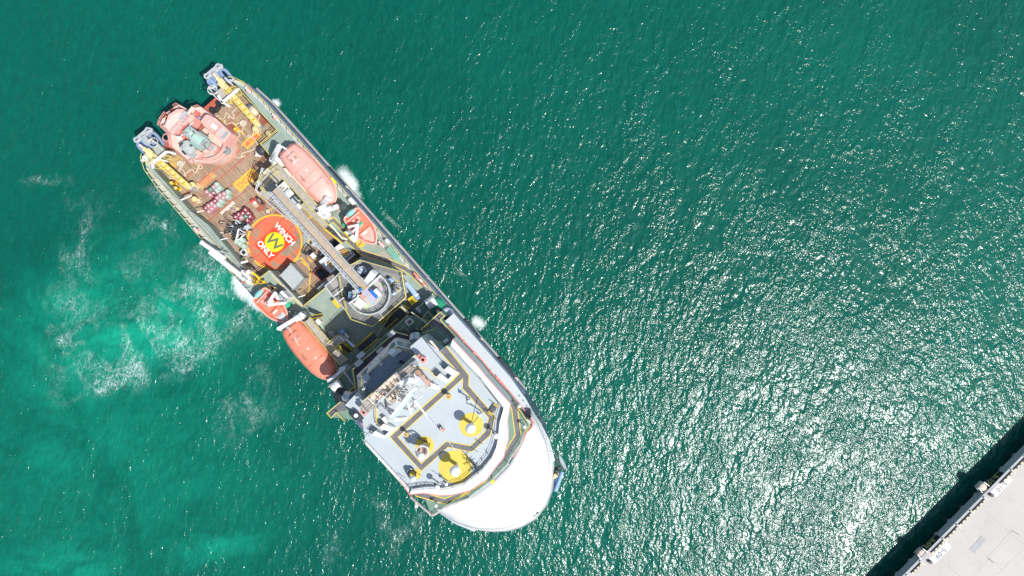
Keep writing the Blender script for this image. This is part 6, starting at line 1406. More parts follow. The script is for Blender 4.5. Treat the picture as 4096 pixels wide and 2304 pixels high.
m = MB(); m.lathe(W('r6', 1012, 725, 9.0), [(.62, 0), (.62, .7), (.35, .95), (.01, 1.0)], 12); tag(m.build('green_cover', EMER, None, smooth=True), 'round bright green cover beside the starboard rescue davit', 'cover')
m = MB(); m.prism(P('r6', [(975, 770), (1060, 755), (1085, 800), (1020, 800)], 9.3), ZD + .01, 9.3); tag(m.build('grey_canvas', PALEGR, None), 'crumpled pale canvas beside the round green cover', 'canvas')
RAFT = [('r5', 908, 95, 'white liferaft canister on the port rail beside the boat crane'), ('r5', 1112, 345, 'white lamp housing on the port rail beside the rescue boat stern'), ('r5', 1250, 510, 'white lamp housing on the port rail beside the rescue boat middle'), ('r5', 1480, 738, 'white lamp housing on the port rail above the green mesh basket')]
for r, x, y, lb in RAFT:
    m = MB(); c_ = W(r, x, y, 10.4); m.box(c_, .8 if 'canister' not in lb else 1.2, .55 if 'canister' not in lb else .7, ZD + .02, 10.4); tag(m.build('rail_housing', WHITE, None, bevel=.15), lb, 'housing', 'white housings on the port rail')
for x, y, lb in ((1155, 610, 'yellow fender pad on the port rail beside the middle of the pink lifeboat'), (1408, 893, 'yellow fender pad on the port rail beside the bow of the pink lifeboat')):
    m = MB(); m.box(W('r3', x, y, 10.2), L('r3', 105, 10), L('r3', 52, 10), 9.3, 10.2); tag(m.build('fender_pad', BRYEL, None, bevel=.06), lb, 'fender pad', 'yellow pads on the port rail')
for x, y, lb in ((2600 / 1, 0, ''),): pass
for r, x, y, lb in (('r1', 1985, 570, 'red and white lifebuoy on the port stern bulwark'), ('r4', 110, 740, 'red and white lifebuoy on the starboard rail'), ('r5', 1395, 800, 'red and white lifebuoy bag below the port rescue boat'), ('r1', 2420, 1000, 'orange-red lifebuoy on the port rail near the lifeboat')):
    t = thing('lifebuoy', lb, 'lifebuoy', W(r, x, y, 9.9), 'lifebuoys'); c_ = W(r, x, y, 9.95); q = circ(c_, .3, 16); 
    m = MB(); m.tube(q + [q[0]], .1, 6); m.build('ring', PINKRED, t, smooth=True); m = MB(); m.bar(c_ - UU * .7, c_ + UU * .5, .3, .1); m.build('holder', WHITE, t)
for x, y in ((1185, 350), (1320, 500), (1795, 1035), (2105, 1365)):
    p = W('r5', x, y, 6.5); t = thing('fairlead_lug', 'grey ring lug on the port hull side, %s from aft' % ordn[[1185, 1320, 1795, 2105].index(x)], 'lug', p, 'ring lugs on the port hull side'); m = MB(); q = circ(p, .3, 12); m.tube(q + [q[0]], .12, 6); m.build('ring', LGREY, t); m = MB(); m.box(p + UU * .9 - VV * .1, 1.6, .5, 6.0, 6.4); m.build('bracket', STRAKE, t, bevel=.1)
for r, a, b, lb in (('s2', (1190, 330), (1440, 650), 'aft long black side fender on the port hull'), ('s2', (1740, 940), (2010, 1285), 'forward long black side fender on the port hull'), ('r3', (1330, 700), (1620, 1030), 'dark perforated fender strip on the port hull beside the pink lifeboat')):
    zf = 5.5; A_ = W(r, *a, zf); B_ = W(r, *b, zf); t = thing('side_fender', lb, 'fender', A_, 'black fenders on the port hull'); m = MB(); m.bar(A_, B_, 1.1, 1.0); m.build('body', BLACK, t, bevel=.12)
    m = MB(); n = 22
    for i in range(n): p = A_.lerp(B_, (i + .5) / n); m.box(p, .12, .12, zf + .5, zf + .53)
    m.build('bolt_row', STRAKE, t)
    m = MB(); q = circ(B_ + up * .4, .4, 14); m.tube(q + [q[0]], .16, 6); m.build('end_ring', CREAM, t, smooth=True)
# knuckle crane on the starboard rail
t = thing('rail_crane', 'long white folded boom crane on the starboard rail', 'crane', W('r6', 330, 290, ZD))
beams('boom', WHITE, t, 'r4', 11.2, [((185, 920), (560, 1180), 62, 11.2, 11.8), ((330, 1070), (800, 1440), 76, 11.6, 12.2), ((380, 1040), (560, 1170), 36)], .8)
beams('boom_ram', LGREY, t, 'r4', 11.6, [((400, 1050), (560, 1090), 20), ((560, 1120), (650, 1160), 16)], .3)
blocks('jib_tip', WHITE, t, 'r4', [(200, 925, 60, 44, 10.8, 11.5), (350, 1085, 50, 44, 10.6, 11.6)])
blocks('slew_base', WHITE, t, 'r6', [(280, 250, 150, 110, ZD, 11.0), (360, 300, 170, 110, ZD, 10.8), (430, 340, 90, 90, ZD, 10.4), (370, 190, 50, 60, ZD, 11.6)], ang=AN)
blocks('control_stand', LGREY, t, 'r6', [(310, 300, 60, 40, 10.8, 11.8), (250, 235, 40, 40, 11.0, 11.6)]); blocks('red_box', RED, t, 'r6', [(290, 355, 46, 30, 10.2, 10.6)])
slab('operator_platform', YEL, t, 'r6', [(405, 180), (440, 180), (560, 280), (555, 330), (480, 400), (455, 385), (530, 310), (500, 270), (400, 200)], 10.7, 10.9)
slab('operator_step', YEL, t, 'r6', [(560, 335), (650, 335), (640, 375), (545, 375)], 10.2, 10.4)
m = MB(); p = W('r6', 500, 300, ZD); m.tube([p, p + up * 1.8], .15, 6); m.build('platform_post', YEL, t)
for x, y in ((250, 40), (1180, 600), (110, 440), (490, 885), (820, 1265)):
    r_ = 'r6' if x in (250, 1180) else 'r4'; a = W(r_, x, y, 9.2); m = MB(); m.bar(a, a + UU * .4 + VV * .95 - up * .4, .13, .16); m.build('stay_bracket', WHITE, ship)
m = MB()
for x, y in ((930, 1265 + 0),): a = W('r2', x, y, 9.0); m.bar(a - VV * .4, a + VV * 1.3 + UU * .4 - up * .4, .2, .2)
m.build('stay_bracket', WHITE, ship)

# ================================================================ forward gear
up = Vector((0, 0, 1))
def radome(r, x, y, rr, hgt, cx_, cy_, label, z=ZT):
    zc_ = z + hgt; c_ = W(r, x, y, zc_); R_ = L(r, rr, zc_); b = W(r, cx_, cy_, z); 
    t = thing('radome', label, 'radome', Vector((c_.x, c_.y, z)), 'radomes and antennas on the top deck')
    m = MB(); m.ball(c_, R_, 32, 18); m.build('dome', DOME, t, smooth=True)
    m = MB(); m.lathe(Vector((c_.x, c_.y, 0)), [(R_ * .35, z), (R_ * .35, zc_ - R_ * .9)], 16); m.build('pedestal', WHITE, t)
radome('s5', 735, 862, 84, 3.2, 745, 803, 'large white radome on the yellow circle near the port side of the top deck')
radome('s6', 325, 420, 89, 3.2, 328, 350, 'largest white radome, on the biggest yellow circle at the front')
radome('s4', 775, 708, 45, 2.4, 820, 630, 'small white radome by the smallest yellow circle, starboard front')
# the fourth circle holds a tan tripod antenna basket
t = thing('antenna_basket', 'round tan antenna basket with small white ball on the yellow circle amidships', 'antenna', W('s4', 930, 255, ZT)); zb = 28.2; c_ = W('s4', 925, 262, zb)
m = MB(); m.lathe(Vector((c_.x, c_.y, 0)), [(L('s4', 94, zb), zb - .8), (L('s4', 94, zb), zb - .6), (.02, zb - .58)], 26); m.build('floor', mat('dusty_pink_floor', (.55, .38, .34), .7, .1, 1.5), t)
m = MB(); q = circ(c_ + up * .4, L('s4', 98, zb), 26); m.tube(q + [q[0]], .09, 5); q = circ(c_ + up * .0, L('s4', 100, zb), 26); m.tube(q + [q[0]], .06, 5)
for p in circ(c_ - up * .7, L('s4', 98, zb), 9): m.tube([p, p + up * 1.1], .06, 4)
m.build('guard_ring', WRAIL, t)
m = MB(); m.ball(c_ + Vector((-.1, -.4, 1.0)), .5, 16, 10); m.build('antenna_ball', DOME, t, smooth=True)
m = MB(); m.lathe(Vector((c_.x, c_.y, 0)), [(.5, ZT), (.5, zb - .8)], 12); m.bar(W('s4', 1000, 150, 26.2), W('s4', 980, 230, 27.4), .9, .5); m.build('support', YEL, t)
m = MB(); m.rail(P('s4', [(850, 15), (1010, 100), (1035, 140), (960, 180)], ZT), 1.1, .06, 1.0); m.rail(P('s4', [(670, 70), (720, 110)], ZT), 1, .05, 1); m.build('ladder', DARK, t)
for i in range(4): slabp = None
m = MB()
for i in range(5): a_ = rad(-60 + i * 40); m.bar(c_ + up * -.5, c_ + Vector((math.cos(a_), math.sin(a_), 0)) * L('s4', 90, zb) - up * .5, .08, .06)
m.build('floor_rib', BROWN, t)
def vent(r, x, y, rr, hgt, label, mt=YELL):
    z1 = ZT + hgt; c_ = W(r, x, y, z1); c_.z = 0; R_ = L(r, rr, z1)
    t = thing('mushroom_vent', label, 'vent', Vector((c_.x, c_.y, ZT)), 'yellow mushroom vents on the top deck')
    m = MB(); m.lathe(c_, [(R_ * .5, ZT), (R_ * .5, z1 - .35)], 16); m.build('stem', WHITE, t)
    m = MB(); m.lathe(c_, [(R_, z1 - .35), (R_, z1 - .15), (R_ * .85, z1), (.01, z1 + .03)], 24); m.build('cap', mt, t, smooth=True)
    m = MB(); q = circ(Vector((c_.x, c_.y, z1 + .06)), R_ * .35, 12); m.tube(q + [q[0]], .04, 4); m.bar(Vector((c_.x - .2, c_.y, z1 + .06)), Vector((c_.x + .2, c_.y, z1 + .06)), .05, .05); m.build('hand_wheel', BROWN, t)
VY = mat('amber_vent_paint', (.80, .50, .08), .5, .06, 1)
vent('s5', 382, 355, 46, 1.7, 'yellow mushroom vent on the port side of the grey walkway', VY); vent('s3', 823, 970, 38, 1.7, 'yellow mushroom vent at the starboard corner of the walkway loop', VY); vent('s3', 465, 575, 36, 1.7, 'yellow mushroom vent below the white mast legs', VY)
# red horn loudspeakers / dishes
for (x0, y0), (x1, y1), lb in (((1735, 480), (1660, 405), 'red lidded searchlight on the port wing behind the wheelhouse'), ((785, 1325), (755, 1225), 'red lidded searchlight on the starboard wing behind the wheelhouse')):
    z1 = ZT + 2.4; c_ = W('s1', x0, y0, z1); t = thing('searchlight', lb, 'searchlight', Vector((c_.x, c_.y, ZT)), 'red searchlights behind the wheelhouse')
    m = MB(); m.box(c_, L('s1', 90, z1), L('s1', 118, z1), z1 - .35, z1, ang=AV + rad(8)); m.build('red_hood', PINKRED, t, bevel=.25)
    m = MB(); b = W('s1', x1, y1, z1 - .6); m.bar(c_ - up * .3, b, .5, .4); m.build('arm', PINKRED, t, bevel=.05); m = MB(); m.tube([Vector((c_.x, c_.y, ZT)), c_], .22, 8); m.build('post', WHITE, t)
    m = MB(); m.bar(c_ + up * .05, c_ + (b - c_) * .45 + up * .1, .18, .14); m.build('bracket', DARK, t)
# mast legs and cross beam
t = thing('radar_mast', 'white lattice mast with long white cross beam, its shaded face coloured light blue, above the top deck', 'mast', W('s1', 1400, 1150, ZT))
zm = 33.0
beams('cross_beam', WHITE, t, 's1', zm, [((1240, 1385), (1560, 980), 46, zm, zm), ((1560, 975), (1650, 920), 44, zm, zm)], .9)
m = MB(); m.bar(W('s1', 1275, 1380, zm - .5), W('s1', 1575, 1005, zm - .5), .55, .5); m.build('beam_shaded_face', mat('shaded_white_blue', (.40, .62, .78), .5, .04, 1), t)  # shaded face of the white beam, its shade coloured in as pale blue
def leg(pts, w, z0, z1, n=9):
    q = P('s1', pts, 30); m = MB()
    for i, p in enumerate(q): p.z = z0 + (z1 - z0) * i / (len(q) - 1)
    for a, b in zip(q[:-1], q[1:]): m.bar(a, b, L('s1', w, 30), .5)
    m.build('mast_leg', WHITE, t, bevel=.03)
    m = MB()
    for a, b in zip(q[:-1], q[1:]):
        d_ = (b - a); s_ = d_.cross(up).normalized() * L('s1', w * .75, 30)
        for i in range(4): p = a + d_ * i / 4; m.bar(p - s_, p + s_ , .08, .1)
        m.tube([a + s_ * 1.1, b + s_ * 1.1], .06, 4)
    m.build('leg_ladder', WHITE, t)
leg([(1410, 830), (1500, 800), (1650, 860), (1920, 1010)], 62, 31.5, ZT + .2); leg([(1010, 1180), (1090, 1200), (1290, 1320)], 56, 30.5, zm - .3); leg([(1350, 1360), (1460, 1410)], 50, zm, ZT + 5)
leg([(1130, 1150), (1200, 1230), (1330, 1250)], 30, 30, zm - .4)
beams('stay', WHITE, t, 's1', 30, [((1480, 1150), (1550, 1340), 34, 30.5, 27.5), ((1600, 700), (1630, 820), 12, 30, 29)], .35)
m = MB(); m.tube([W('s1', 1595, 1130, 30), W('s1', 1800, 1385, 28.5)], .13, 6); m.tube([W('s1', 1800, 1385, 28.5), W('s3', 1300, 820, 27), W('s3', 1440, 990, 26.5), W('s3', 1620, 1215, 26)], .03, 4); m.build('wire_stay', WHITE, t)
slab('grey_side_plate', mat('cool_grey_plate', (.50, .53, .56), .6, .04, 1), t, 's1', [(1340, 830), (1480, 740), (1600, 720), (1690, 760), (1800, 900), (1600, 830), (1420, 830)], 28.0, 28.3)  # plate in one even cool grey beside the mast leg
random.seed(12)
m = MB()
for i in range(26):
    p = W('s1', random.uniform(1380, 1640), random.uniform(850, 1160), 27 + random.random() * 2); m.tube(smooth_path([p, p + Vector((random.uniform(-1, 1), random.uniform(-1, 1), .5)), p + Vector((random.uniform(-1.5, 1.5), random.uniform(-1.2, 1.2), 0))], 4), .045, 4)
m.build('cable_loop', WHITE, t)
m = MB()
for i in range(20):
    p = W('s1', random.uniform(1080, 1340), random.uniform(880, 1150), zp + .2); m.bar(p, p + Vector((random.uniform(-.7, .7), random.uniform(-.7, .7), random.random() * .8)), .12, .12)
for i in range(14):
    p = W('s1', random.uniform(1380, 1560), random.uniform(1040, 1260), 28); m.bar(p, p + Vector((random.uniform(-.7, .7), random.uniform(-.7, .7), random.random() * .8)), .12, .12)
m.build('mast_fitting', mat('brown_grey_fitting', (.28, .24, .21), .6, .2, 2), t)
t = thing('funnel_pipe', 'brown fire monitor pipe beside the mast on the port side of the top deck', 'pipe', W('s1', 1740, 790, ZT)); z1 = 27.2
m = MB(); m.bar(W('s1', 1665, 690, z1), W('s1', 1840, 890, z1), .95, .9); m.build('body', mat('brownish_salmon', (.52, .34, .26), .6, .15, 2, dirt=(.25, .14, .1), dirt_amt=.5), t, bevel=.15); m = MB(); m.lathe(W('s1', 1668, 690, z1) - up * 1.0, [(.45, 0), (.45, 1.7), (.01, 1.75)], 14); m.build('base_drum', BROWN, t); m = MB(); m.bar(W('s1', 1720, 730, 28), W('s1', 1750, 700, 28), .14, .14); m.bar(W('s1', 1800, 800, 28), W('s1', 1812, 770, 28), .14, .14); m.tube([W('s1', 1690, 690, z1), W('s1', 1690, 690, ZT)], .3, 8); m.tube([W('s1', 1830, 880, z1), W('s1', 1830, 880, ZT)], .3, 8); m.build('handle', DARK, t)
# white vent boxes
VB = [('s2', (935, 1065), (870, 1125), (1005, 1240), (1085, 1170), 'white sloped vent box on the port side, outer one'), ('s2', (805, 1180), (745, 1240), (900, 1340), (945, 1300), 'white sloped vent box on the port side, inner one'),
      ('s3', (455, 790), (385, 850), (560, 935), (632, 865), 'white sloped vent box on the starboard side, inner one'), ('s3', (325, 900), (265, 965), (445, 1037), (490, 1005), 'white sloped vent box on the starboard side, outer one')]
for r, a, b, c, d_, lb in VB:
    z1 = 26.6; q = P(r, [a, b, c, d_], z1); t = thing('vent_box', lb, 'vent box', Vector((q[0].x, q[0].y, ZT)), 'white vent boxes on the top deck')
    m = MB(); m.add([(p.x, p.y, ZT) for p in q] + [(q[0].x, q[0].y, z1), (q[1].x, q[1].y, z1), (q[2].x, q[2].y, z1 - .5), (q[3].x, q[3].y, z1 - .5)], [[3, 2, 1, 0], [4, 5, 6, 7], [0, 1, 5, 4], [1, 2, 6, 5], [2, 3, 7, 6], [3, 0, 4, 7]]); m.build('hood', WHITE, t, bevel=.05)
    m = MB(); m.rail([Vector((p.x, p.y, ZT)) for p in (q[0] + (q[0] - q[3]) * .35, q[1] + (q[1] - q[2]) * .35, q[1])], .9, .06, .6, 1); m.build('guard', DARK, t)
m = MB(); m.prism(P('s3', [(1040 - 0, 0), (0, 0), (1, 1)], 25)[:0] or P('s2', [(1085, 1172), (945, 1300), (925, 1285), (1060, 1155)], 26.0), ZT + .01, 26.0); m.build('vent_wall', WHITE, ship)
m = MB(); m.prism(P('s3', [(632, 862), (490, 1005), (465, 990), (605, 850)], 26.0), ZT + .01, 26.0); m.build('vent_wall', WHITE, ship)
m = MB(); m.box(W('s3', 480, 730, 26), L('s3', 110, 26), L('s3', 60, 26), ZT + .02, 26.0); tag(m.build('deck_locker', WHITE, None, bevel=.06), 'white deck locker behind the starboard inner vent box', 'locker')
m = MB(); m.box(W('s1', 680, 1390, 26), L('s1', 190, 26), L('s1', 70, 26), ZT + .02, 26.0, ang=AN - rad(2)); t = m.build('equipment_rack', DARK, None, bevel=.06); tag(t, 'dark equipment rack with white roll at the starboard edge of the top deck', 'rack'); m = MB(); m.ball(W('s1', 655, 1375, 26.2), .32, 12, 8, .8); m.build('roll', WHITE, t, smooth=True)
m = MB(); m.strip(P('s1', [(1640, 610), (1790, 610), (1960, 760)], ZT), .12, ZT + .03); m.strip(P('s3', [(340, 520), (360, 740), (420, 810)], ZT), .12, ZT + .03); flatup(m.build('yellow_edge_line', YEL, ship))
YR.rail(P('s3', [(350, 500), (355, 720), (400, 790)], ZT), .9, .06, 1.2)
# hydrant, gull-like lamp and small masts
t = thing('fire_pump', 'small pink-red pump with black hose hoop at the middle of the top deck', 'pump', W('s3', 1400, 870, ZT)); blocks('pump_body', PINKRED, t, 's3', [(1415, 885, 60, 34, ZT + .02, 25.7)], bevel=.06); blocks('pump_base', LGREY, t, 's3', [(1385, 860, 40, 44, ZT + .02, 25.5)])
m = MB(); m.tube(smooth_path(P('s3', [(1400, 835), (1370, 815), (1345, 835), (1360, 870), (1385, 880)], 25.4), 5), .07, 5); m.build('hose', BLACK, t)
for r, x, y, hgt, lb in (('s5', 705, 425, 2.6, 'white lamp on a thin post on the port half of the top deck'), ('s5', 880, 650, 3.2, 'white camera on a thin post above the port yellow circle'),
                          ('s5', 1140, 985, 2.4, 'white round antenna post at the port edge of the visor'), ('s4', 1160, 850, 2.4, 'white antenna post at the front of the top deck by the visor'), ('s6', 180, 635, 1.8, 'small white lamp post in front of the largest radome')):
    z1 = ZT + hgt; c_ = W(r, x, y, z1); t = thing('lamp_post', lb, 'post', Vector((c_.x, c_.y, ZT)), 'small posts on the top deck'); R_ = .4 if 'antenna' in lb else .24
    m = MB(); m.tube([Vector((c_.x, c_.y, ZT)), c_], .10, 6); m.build('pole', WRAIL, t); m = MB(); m.ball(c_, R_, 16, 8, .8); m.build('head', DOME, t, smooth=True); m = MB(); m.bar(c_ - UU * .7 - up * .4, c_ + UU * .3 - up * .4, .14, .12); m.build('bracket', DARK, t)
m = MB(); m.tube([W('s3', 2120, 515, 27.5), W('s3', 1900, 770, 25.4)], .05, 5); tag(m.build('whip_antenna', DARK, None), 'long thin dark whip antenna leaning over the port yellow circle', 'antenna')
for i, (r, x, y) in enumerate((('s4', 700, 775), ('s4', 845, 755), ('s4', 975, 745), ('s4', 1260, 735), ('s6', 755, 190), ('s6', 830, 60), ('s6', 660, 320), ('s3', 2120, 1190))):
    p = W(r, x, y, 26.1); t = thing('whip_mast', '%s thin antenna mast from the starboard end along the front visor' % ordn[i], 'antenna', p, 'thin masts along the visor'); m = MB(); m.tube([p, p + up * 2.2], .035, 5); m.build('pole', DARK, t); m = MB(); m.bar(p + up * 1.2 - UU * .4, p + up * 1.2 + UU * .4, .04, .04); m.build('crosspiece', DARK, t)
t = thing('signal_mast', 'tangle of dark green signal gear beside the largest yellow circle', 'antenna', W('s6', 620, 350, ZT)); m = MB(); random.seed(5)
for i in range(22):
    p = W('s6', 620 + random.gauss(0, 18), 350 + random.gauss(0, 24), 26 + random.random() * 1.6); m.tube([p, p + Vector((random.uniform(-.8, .8), random.uniform(-.8, .8), random.uniform(-.3, .6)))], .05, 4)
m.build('gear', DKGREEN, t); m = MB(); p = W('s6', 620, 350, 27); m.tube([Vector((p.x, p.y, ZT)), p], .12, 6); m.build('pole', GREY, t)
t = thing('black_coil_stand', 'black coil stand between the small radome and its yellow circle', 'stand', W('s4', 755, 630, ZT)); m = MB()
for i in range(3): q = circ(W('s4', 755, 632, 25.5 + i * .25), .55, 14); m.tube(q + [q[0]], .08, 5)
m.build('coil', BLACK, t); m = MB(); m.box(W('s4', 755, 632, 25.5), .4, .4, ZT + .02, 25.7); m.build('stem', YEL, t)
# exhaust pipes on both sides of the wheelhouse
for a, b, c_, lb in ((('s1', 1600, 20), ('s1', 1610, 70), ('s1', 1615, 180), 'black and bright steel exhaust elbow on the port side of the wheelhouse'), (('s1', 370, 1030), ('s1', 480, 1055), ('s1', 600, 1090), 'black and bright steel exhaust elbow on the starboard side of the wheelhouse')):
    z1 = 20.5; A_ = W(*a, z1); B_ = W(*b, z1 + .3); C_ = W(*c_, z1 + .8); t = thing('exhaust_pipe', lb, 'exhaust', Vector((C_.x, C_.y, ZC)), 'exhaust pipes beside the wheelhouse')
    m = MB(); m.tube([A_, B_], .98, 16); m.build('black_outlet', BLACK, t, smooth=True); m = MB(); m.tube([B_, B_.lerp(C_, .5), C_], .80, 16); m.build('steel_sleeve', mat('brushed_exhaust_steel', (.55, .55, .55), .4, .2, 3, metal=.6), t, smooth=True); m = MB(); m.tube([C_, Vector((C_.x, C_.y, ZC - 3))], .7, 12); m.build('riser', GREY, t)
# wheelhouse roof gear
for x, y, rr, hgt, lb in ((1012, 480, 34, 1.6, 'white round antenna on the wheelhouse roof edge'), (1050, 560, 22, 1.2, 'small white round antenna on a bracket on the wheelhouse roof'), (770, 955, 30, 1.6, 'white round antenna at the starboard end of the wheelhouse roof')):
    z1 = 22 + hgt; c_ = W('s1', x, y, z1); t = thing('roof_antenna', lb, 'antenna', Vector((c_.x, c_.y, 20)), 'antennas on the wheelhouse roof'); m = MB(); m.lathe(Vector((c_.x, c_.y, 0)), [(L('s1', rr * .6, z1), z1 - .3), (L('s1', rr * .6, z1), z1 - .12), (L('s1', rr * .4, z1), z1), (.01, z1 + .03)], 20); m.build('dome', DOME, t, smooth=True); m = MB(); m.tube([Vector((c_.x, c_.y, 20)), c_ - up * .4], .2, 8); m.build('stem', WHITE, t)
t = thing('roof_camera', 'light blue-grey searchlight on the starboard corner of the wheelhouse roof', 'searchlight', W('s1', 825, 780, 22)); m = MB(); c_ = W('s1', 830, 770, 23.4); m.lathe(c_ - up * .5, [(.3, 0), (.5, .2), (.5, .6), (.2, .8), (.01, .82)], 14); m.build('head', mat('pale_slate_paint', (.42, .48, .54), .4, .05, 1), t, smooth=True); m = MB(); m.bar(c_, c_ + Vector((.9, .8, 0)), .12, .12); m.tube([Vector((c_.x, c_.y, 22)), c_], .18, 6); m.build('arm', DARK, t)
slab('roof_gear_base', WHITE, ship, 's1', [(1205, 400), (1300, 300), (1400, 320), (1380, 360), (1340, 370), (1270, 445)], 22.01, 22.7, .05); m = MB(); m.ball(W('s1', 1250, 360, 23.2), .55, 14, 8); tag(m.build('satellite_ball', DOME, None, smooth=True), 'small white ball antenna on the sunlit white corner platform of the wheelhouse roof', 'antenna')
m = MB(); m.tube([W('s1', 1370, 505, 22.2), W('s1', 1430, 530, 22.8)], .16, 6); m.tube([W('s1', 1365, 530, 22.2), W('s1', 1400, 510, 22.8)], .12, 6); tag(m.build('black_bird_spike', BLACK, None), 'small black fitting on the dark wheelhouse roof', 'fitting')
# white boxes along the walkway rail in front of the wheelhouse
for i, (x, y) in enumerate(((730, 410), (700, 535), (1225, 65), (1045, 335))):
    m = MB(); m.box(W('s1', x, y, 18.2), 1.1, .7, 17.3, 18.2, ang=AV); tag(m.build('rail_lamp', LGREY, None, bevel=.06), ['white lamp box on the aft rail above the double stairs, upper', 'white lamp box on the aft rail above the wheelhouse corner', 'white lamp box on the aft rail at the port end', 'white lamp box on the window band midway'][i], 'lamp box', 'lamp boxes on the aft rails')
# liferaft canisters
t = thing('liferaft', 'white cylindrical liferaft canister in the shade below the starboard lifeboat bow', 'liferaft', W('s1', 345, 900, 13)); m = MB(); A_ = W('s1', 290, 945, 14.3); B_ = W('s1', 405, 860, 14.3); d_ = (B_ - A_)
m.tube([A_, A_ + d_ * .03], .5, 14); rr = []
m2 = MB(); m2.tube([A_ + d_ * i / 6 for i in range(7)], .78, 16); m2.build('canister', WHITE, t, smooth=True); m.build('end_cap', WHITE, t); m = MB()
for i in (1, 3, 5): p = A_ + d_ * i / 6; m.tube([p - d_ * .02, p + d_ * .02], .83, 16)
m.build('band', LGREY, t); m = MB(); m.bar(A_ + d_ * .1 - up * 1.0, B_ - up * 1.0, .9, .3); m.build('cradle', GREY, t)
t = thing('liferaft', 'white twin-drum liferaft canister beside the emerald tarpaulin on the port side', 'liferaft', W('s2', 660, 45, 11)); A_ = W('s2', 600, 80, 12.3); B_ = W('s2', 730, 0, 12.3); m = MB(); m.tube([A_, B_], .85, 16); m.build('canister', WHITE, t, smooth=True); m = MB()
for i in (.3, .6): p = A_.lerp(B_, i); m.tube([p, p + (B_ - A_) * .04], .9, 16)
m.build('band', LGREY, t); m = MB(); m.bar(A_ - up * .9, B_ - up * .9, 1.0, .5); m.build('cradle', GREY, t)
random.seed(9); m = MB(); c_ = W('s2', 765, 110, 11.9); n = 14; rr = [random.uniform(.75, 1.25) for _ in range(n)]
m.ring([[Vector((c_.x + 1.2 * k * rr[i] * math.cos(2 * math.pi * i / n), c_.y + 1.2 * k * rr[(i * 3) % n] * math.sin(2 * math.pi * i / n), zz + (random.uniform(-.12, .12) if 0 < j < 4 else 0))) for i in range(n)] for j, (k, zz) in enumerate(((1.1, 11.02), (1.05, 11.4), (.8, 11.8), (.45, 12.0), (.1, 12.1)))])
tag(m.build('green_tarpaulin', mat('creased_green_tarp', (.02, .30, .16), .7, .35, 2.5), None), 'crumpled emerald green tarpaulin heap on the port side aft of the long white roof', 'tarpaulin')
t = thing('red_locker', 'red box beside the yellow rail corner on the port side', 'locker', W('s2', 775, 190, 13)); blocks('box', RED, t, 's2', [(775, 190, 46, 90, 11.02, 13.0)], ang=AV); m = MB(); m.box(W('s2', 775, 190, 13.05), .3, .5, 13.0, 13.05); m.build('plate', WHITE, t)
t = thing('round_vent', 'pale blue-grey round hatch on the port rail beside the red box', 'vent', W('s2', 910, 205, 11)); m = MB(); c_ = W('s2', 910, 205, 12.5); m.lathe(Vector((c_.x, c_.y, 0)), [(.8, 9), (.8, 12.3), (.6, 12.5), (.01, 12.55)], 22); m.build('cowl', mat('lavender_grey_paint', (.46, .50, .60), .4, .05, 1), t, smooth=True); m = MB(); m.bar(c_ + up * .1 - UU * .8, c_ + up * .1 + UU * .8, .1, .1); m.build('brace', GREY, t)
slab('yellow_chute', YEL, ship, 's2', [(975, 235), (1000, 225), (1070, 290), (1055, 305)], 10, 12.0, .04)
# side machinery recess at the port shoulder
t = thing('hose_station', 'grey machinery with white rolled hose in the recess of the port shoulder', 'machinery', W('s2', 1060, 430, 11)); slab('frame', GREY, t, 's2', [(900, 370), (990, 300), (1170, 440), (1090, 510), (950, 400)], 9.02, 13.2, .05); m = MB(); m.ball(W('s2', 1115, 430, 13.6), .5, 14, 8, .8); m.build('rolled_hose', WHITE, t, smooth=True); slab('blue_plate', mat('pale_blue_grey_plate', (.42, .48, .55), .5, .05, 1), t, 's2', [(1030, 380), (1100, 440), (1060, 480), (1000, 420)], 13.21, 13.4); slab('dark_opening', BLACK, t, 's2', [(940, 385), (990, 365), (1020, 410), (985, 430)], 13.21, 13.25)
# yellow sign frame and small stair by the port exhaust
t = thing('stair_sign', 'yellow lettered board at the head of the port stairs', 'sign', W('s2', 550, 430, 15)); slab('board', YEL, t, 's2', [(492, 465), (600, 370), (640, 395), (500, 500)], 17.02, 17.3, .03)
text('board_lettering', '5081', W('s2', 552, 435, 17.3), .9, AV + math.pi, 17.33, DARK, t, bold=.02)
slab('sunlit_green_deck', GREEN, ship, 's2', [(600, 560), (750, 390), (985, 600), (850, 760), (740, 640)], TA + .01, 13.6)
YR.rail(P('s2', [(500, 540), (700, 470)], 17), .9, .08, 1); m = MB(); q = circ(W('s2', 795, 720, 17.6), L('s2', 46, 17.6), 16); m.tube(q + [q[0]], .12, 6); q = circ(W('s2', 795, 715, 16.6), L('s2', 46, 17.6), 16); m.tube(q + [q[0]], .1, 6)
for p in q[::4]: m.tube([p, p + up * 1.1], .07, 4)
m.build('ladder_hoop', YELRAIL, ship)
slab('opening', BLACK, ship, 's2', [(760, 700), (800, 690), (830, 720), (800, 750), (765, 735)], 17.01, 17.03)
slab('pink_hatch', SALMLT, ship, 's2', [(625, 660), (670, 650), (790, 800), (780, 820), (700, 740)], ZT + .01, 25.15, .02)
t = thing('floodlight_post', 'white floodlight bar on a post aft of the long white roof', 'floodlight', W('s2', 900, 665, 17)); m = MB(); m.bar(W('s2', 865, 680, 19.4), W('s2', 930, 635, 19.4), .5, .4); m.build('lamp_bar', WHITE, t, bevel=.05); m = MB(); p = W('s2', 905, 680, 19); m.tube([Vector((p.x, p.y, 17)), p], .14, 6); m.build('post', LGREY, t)
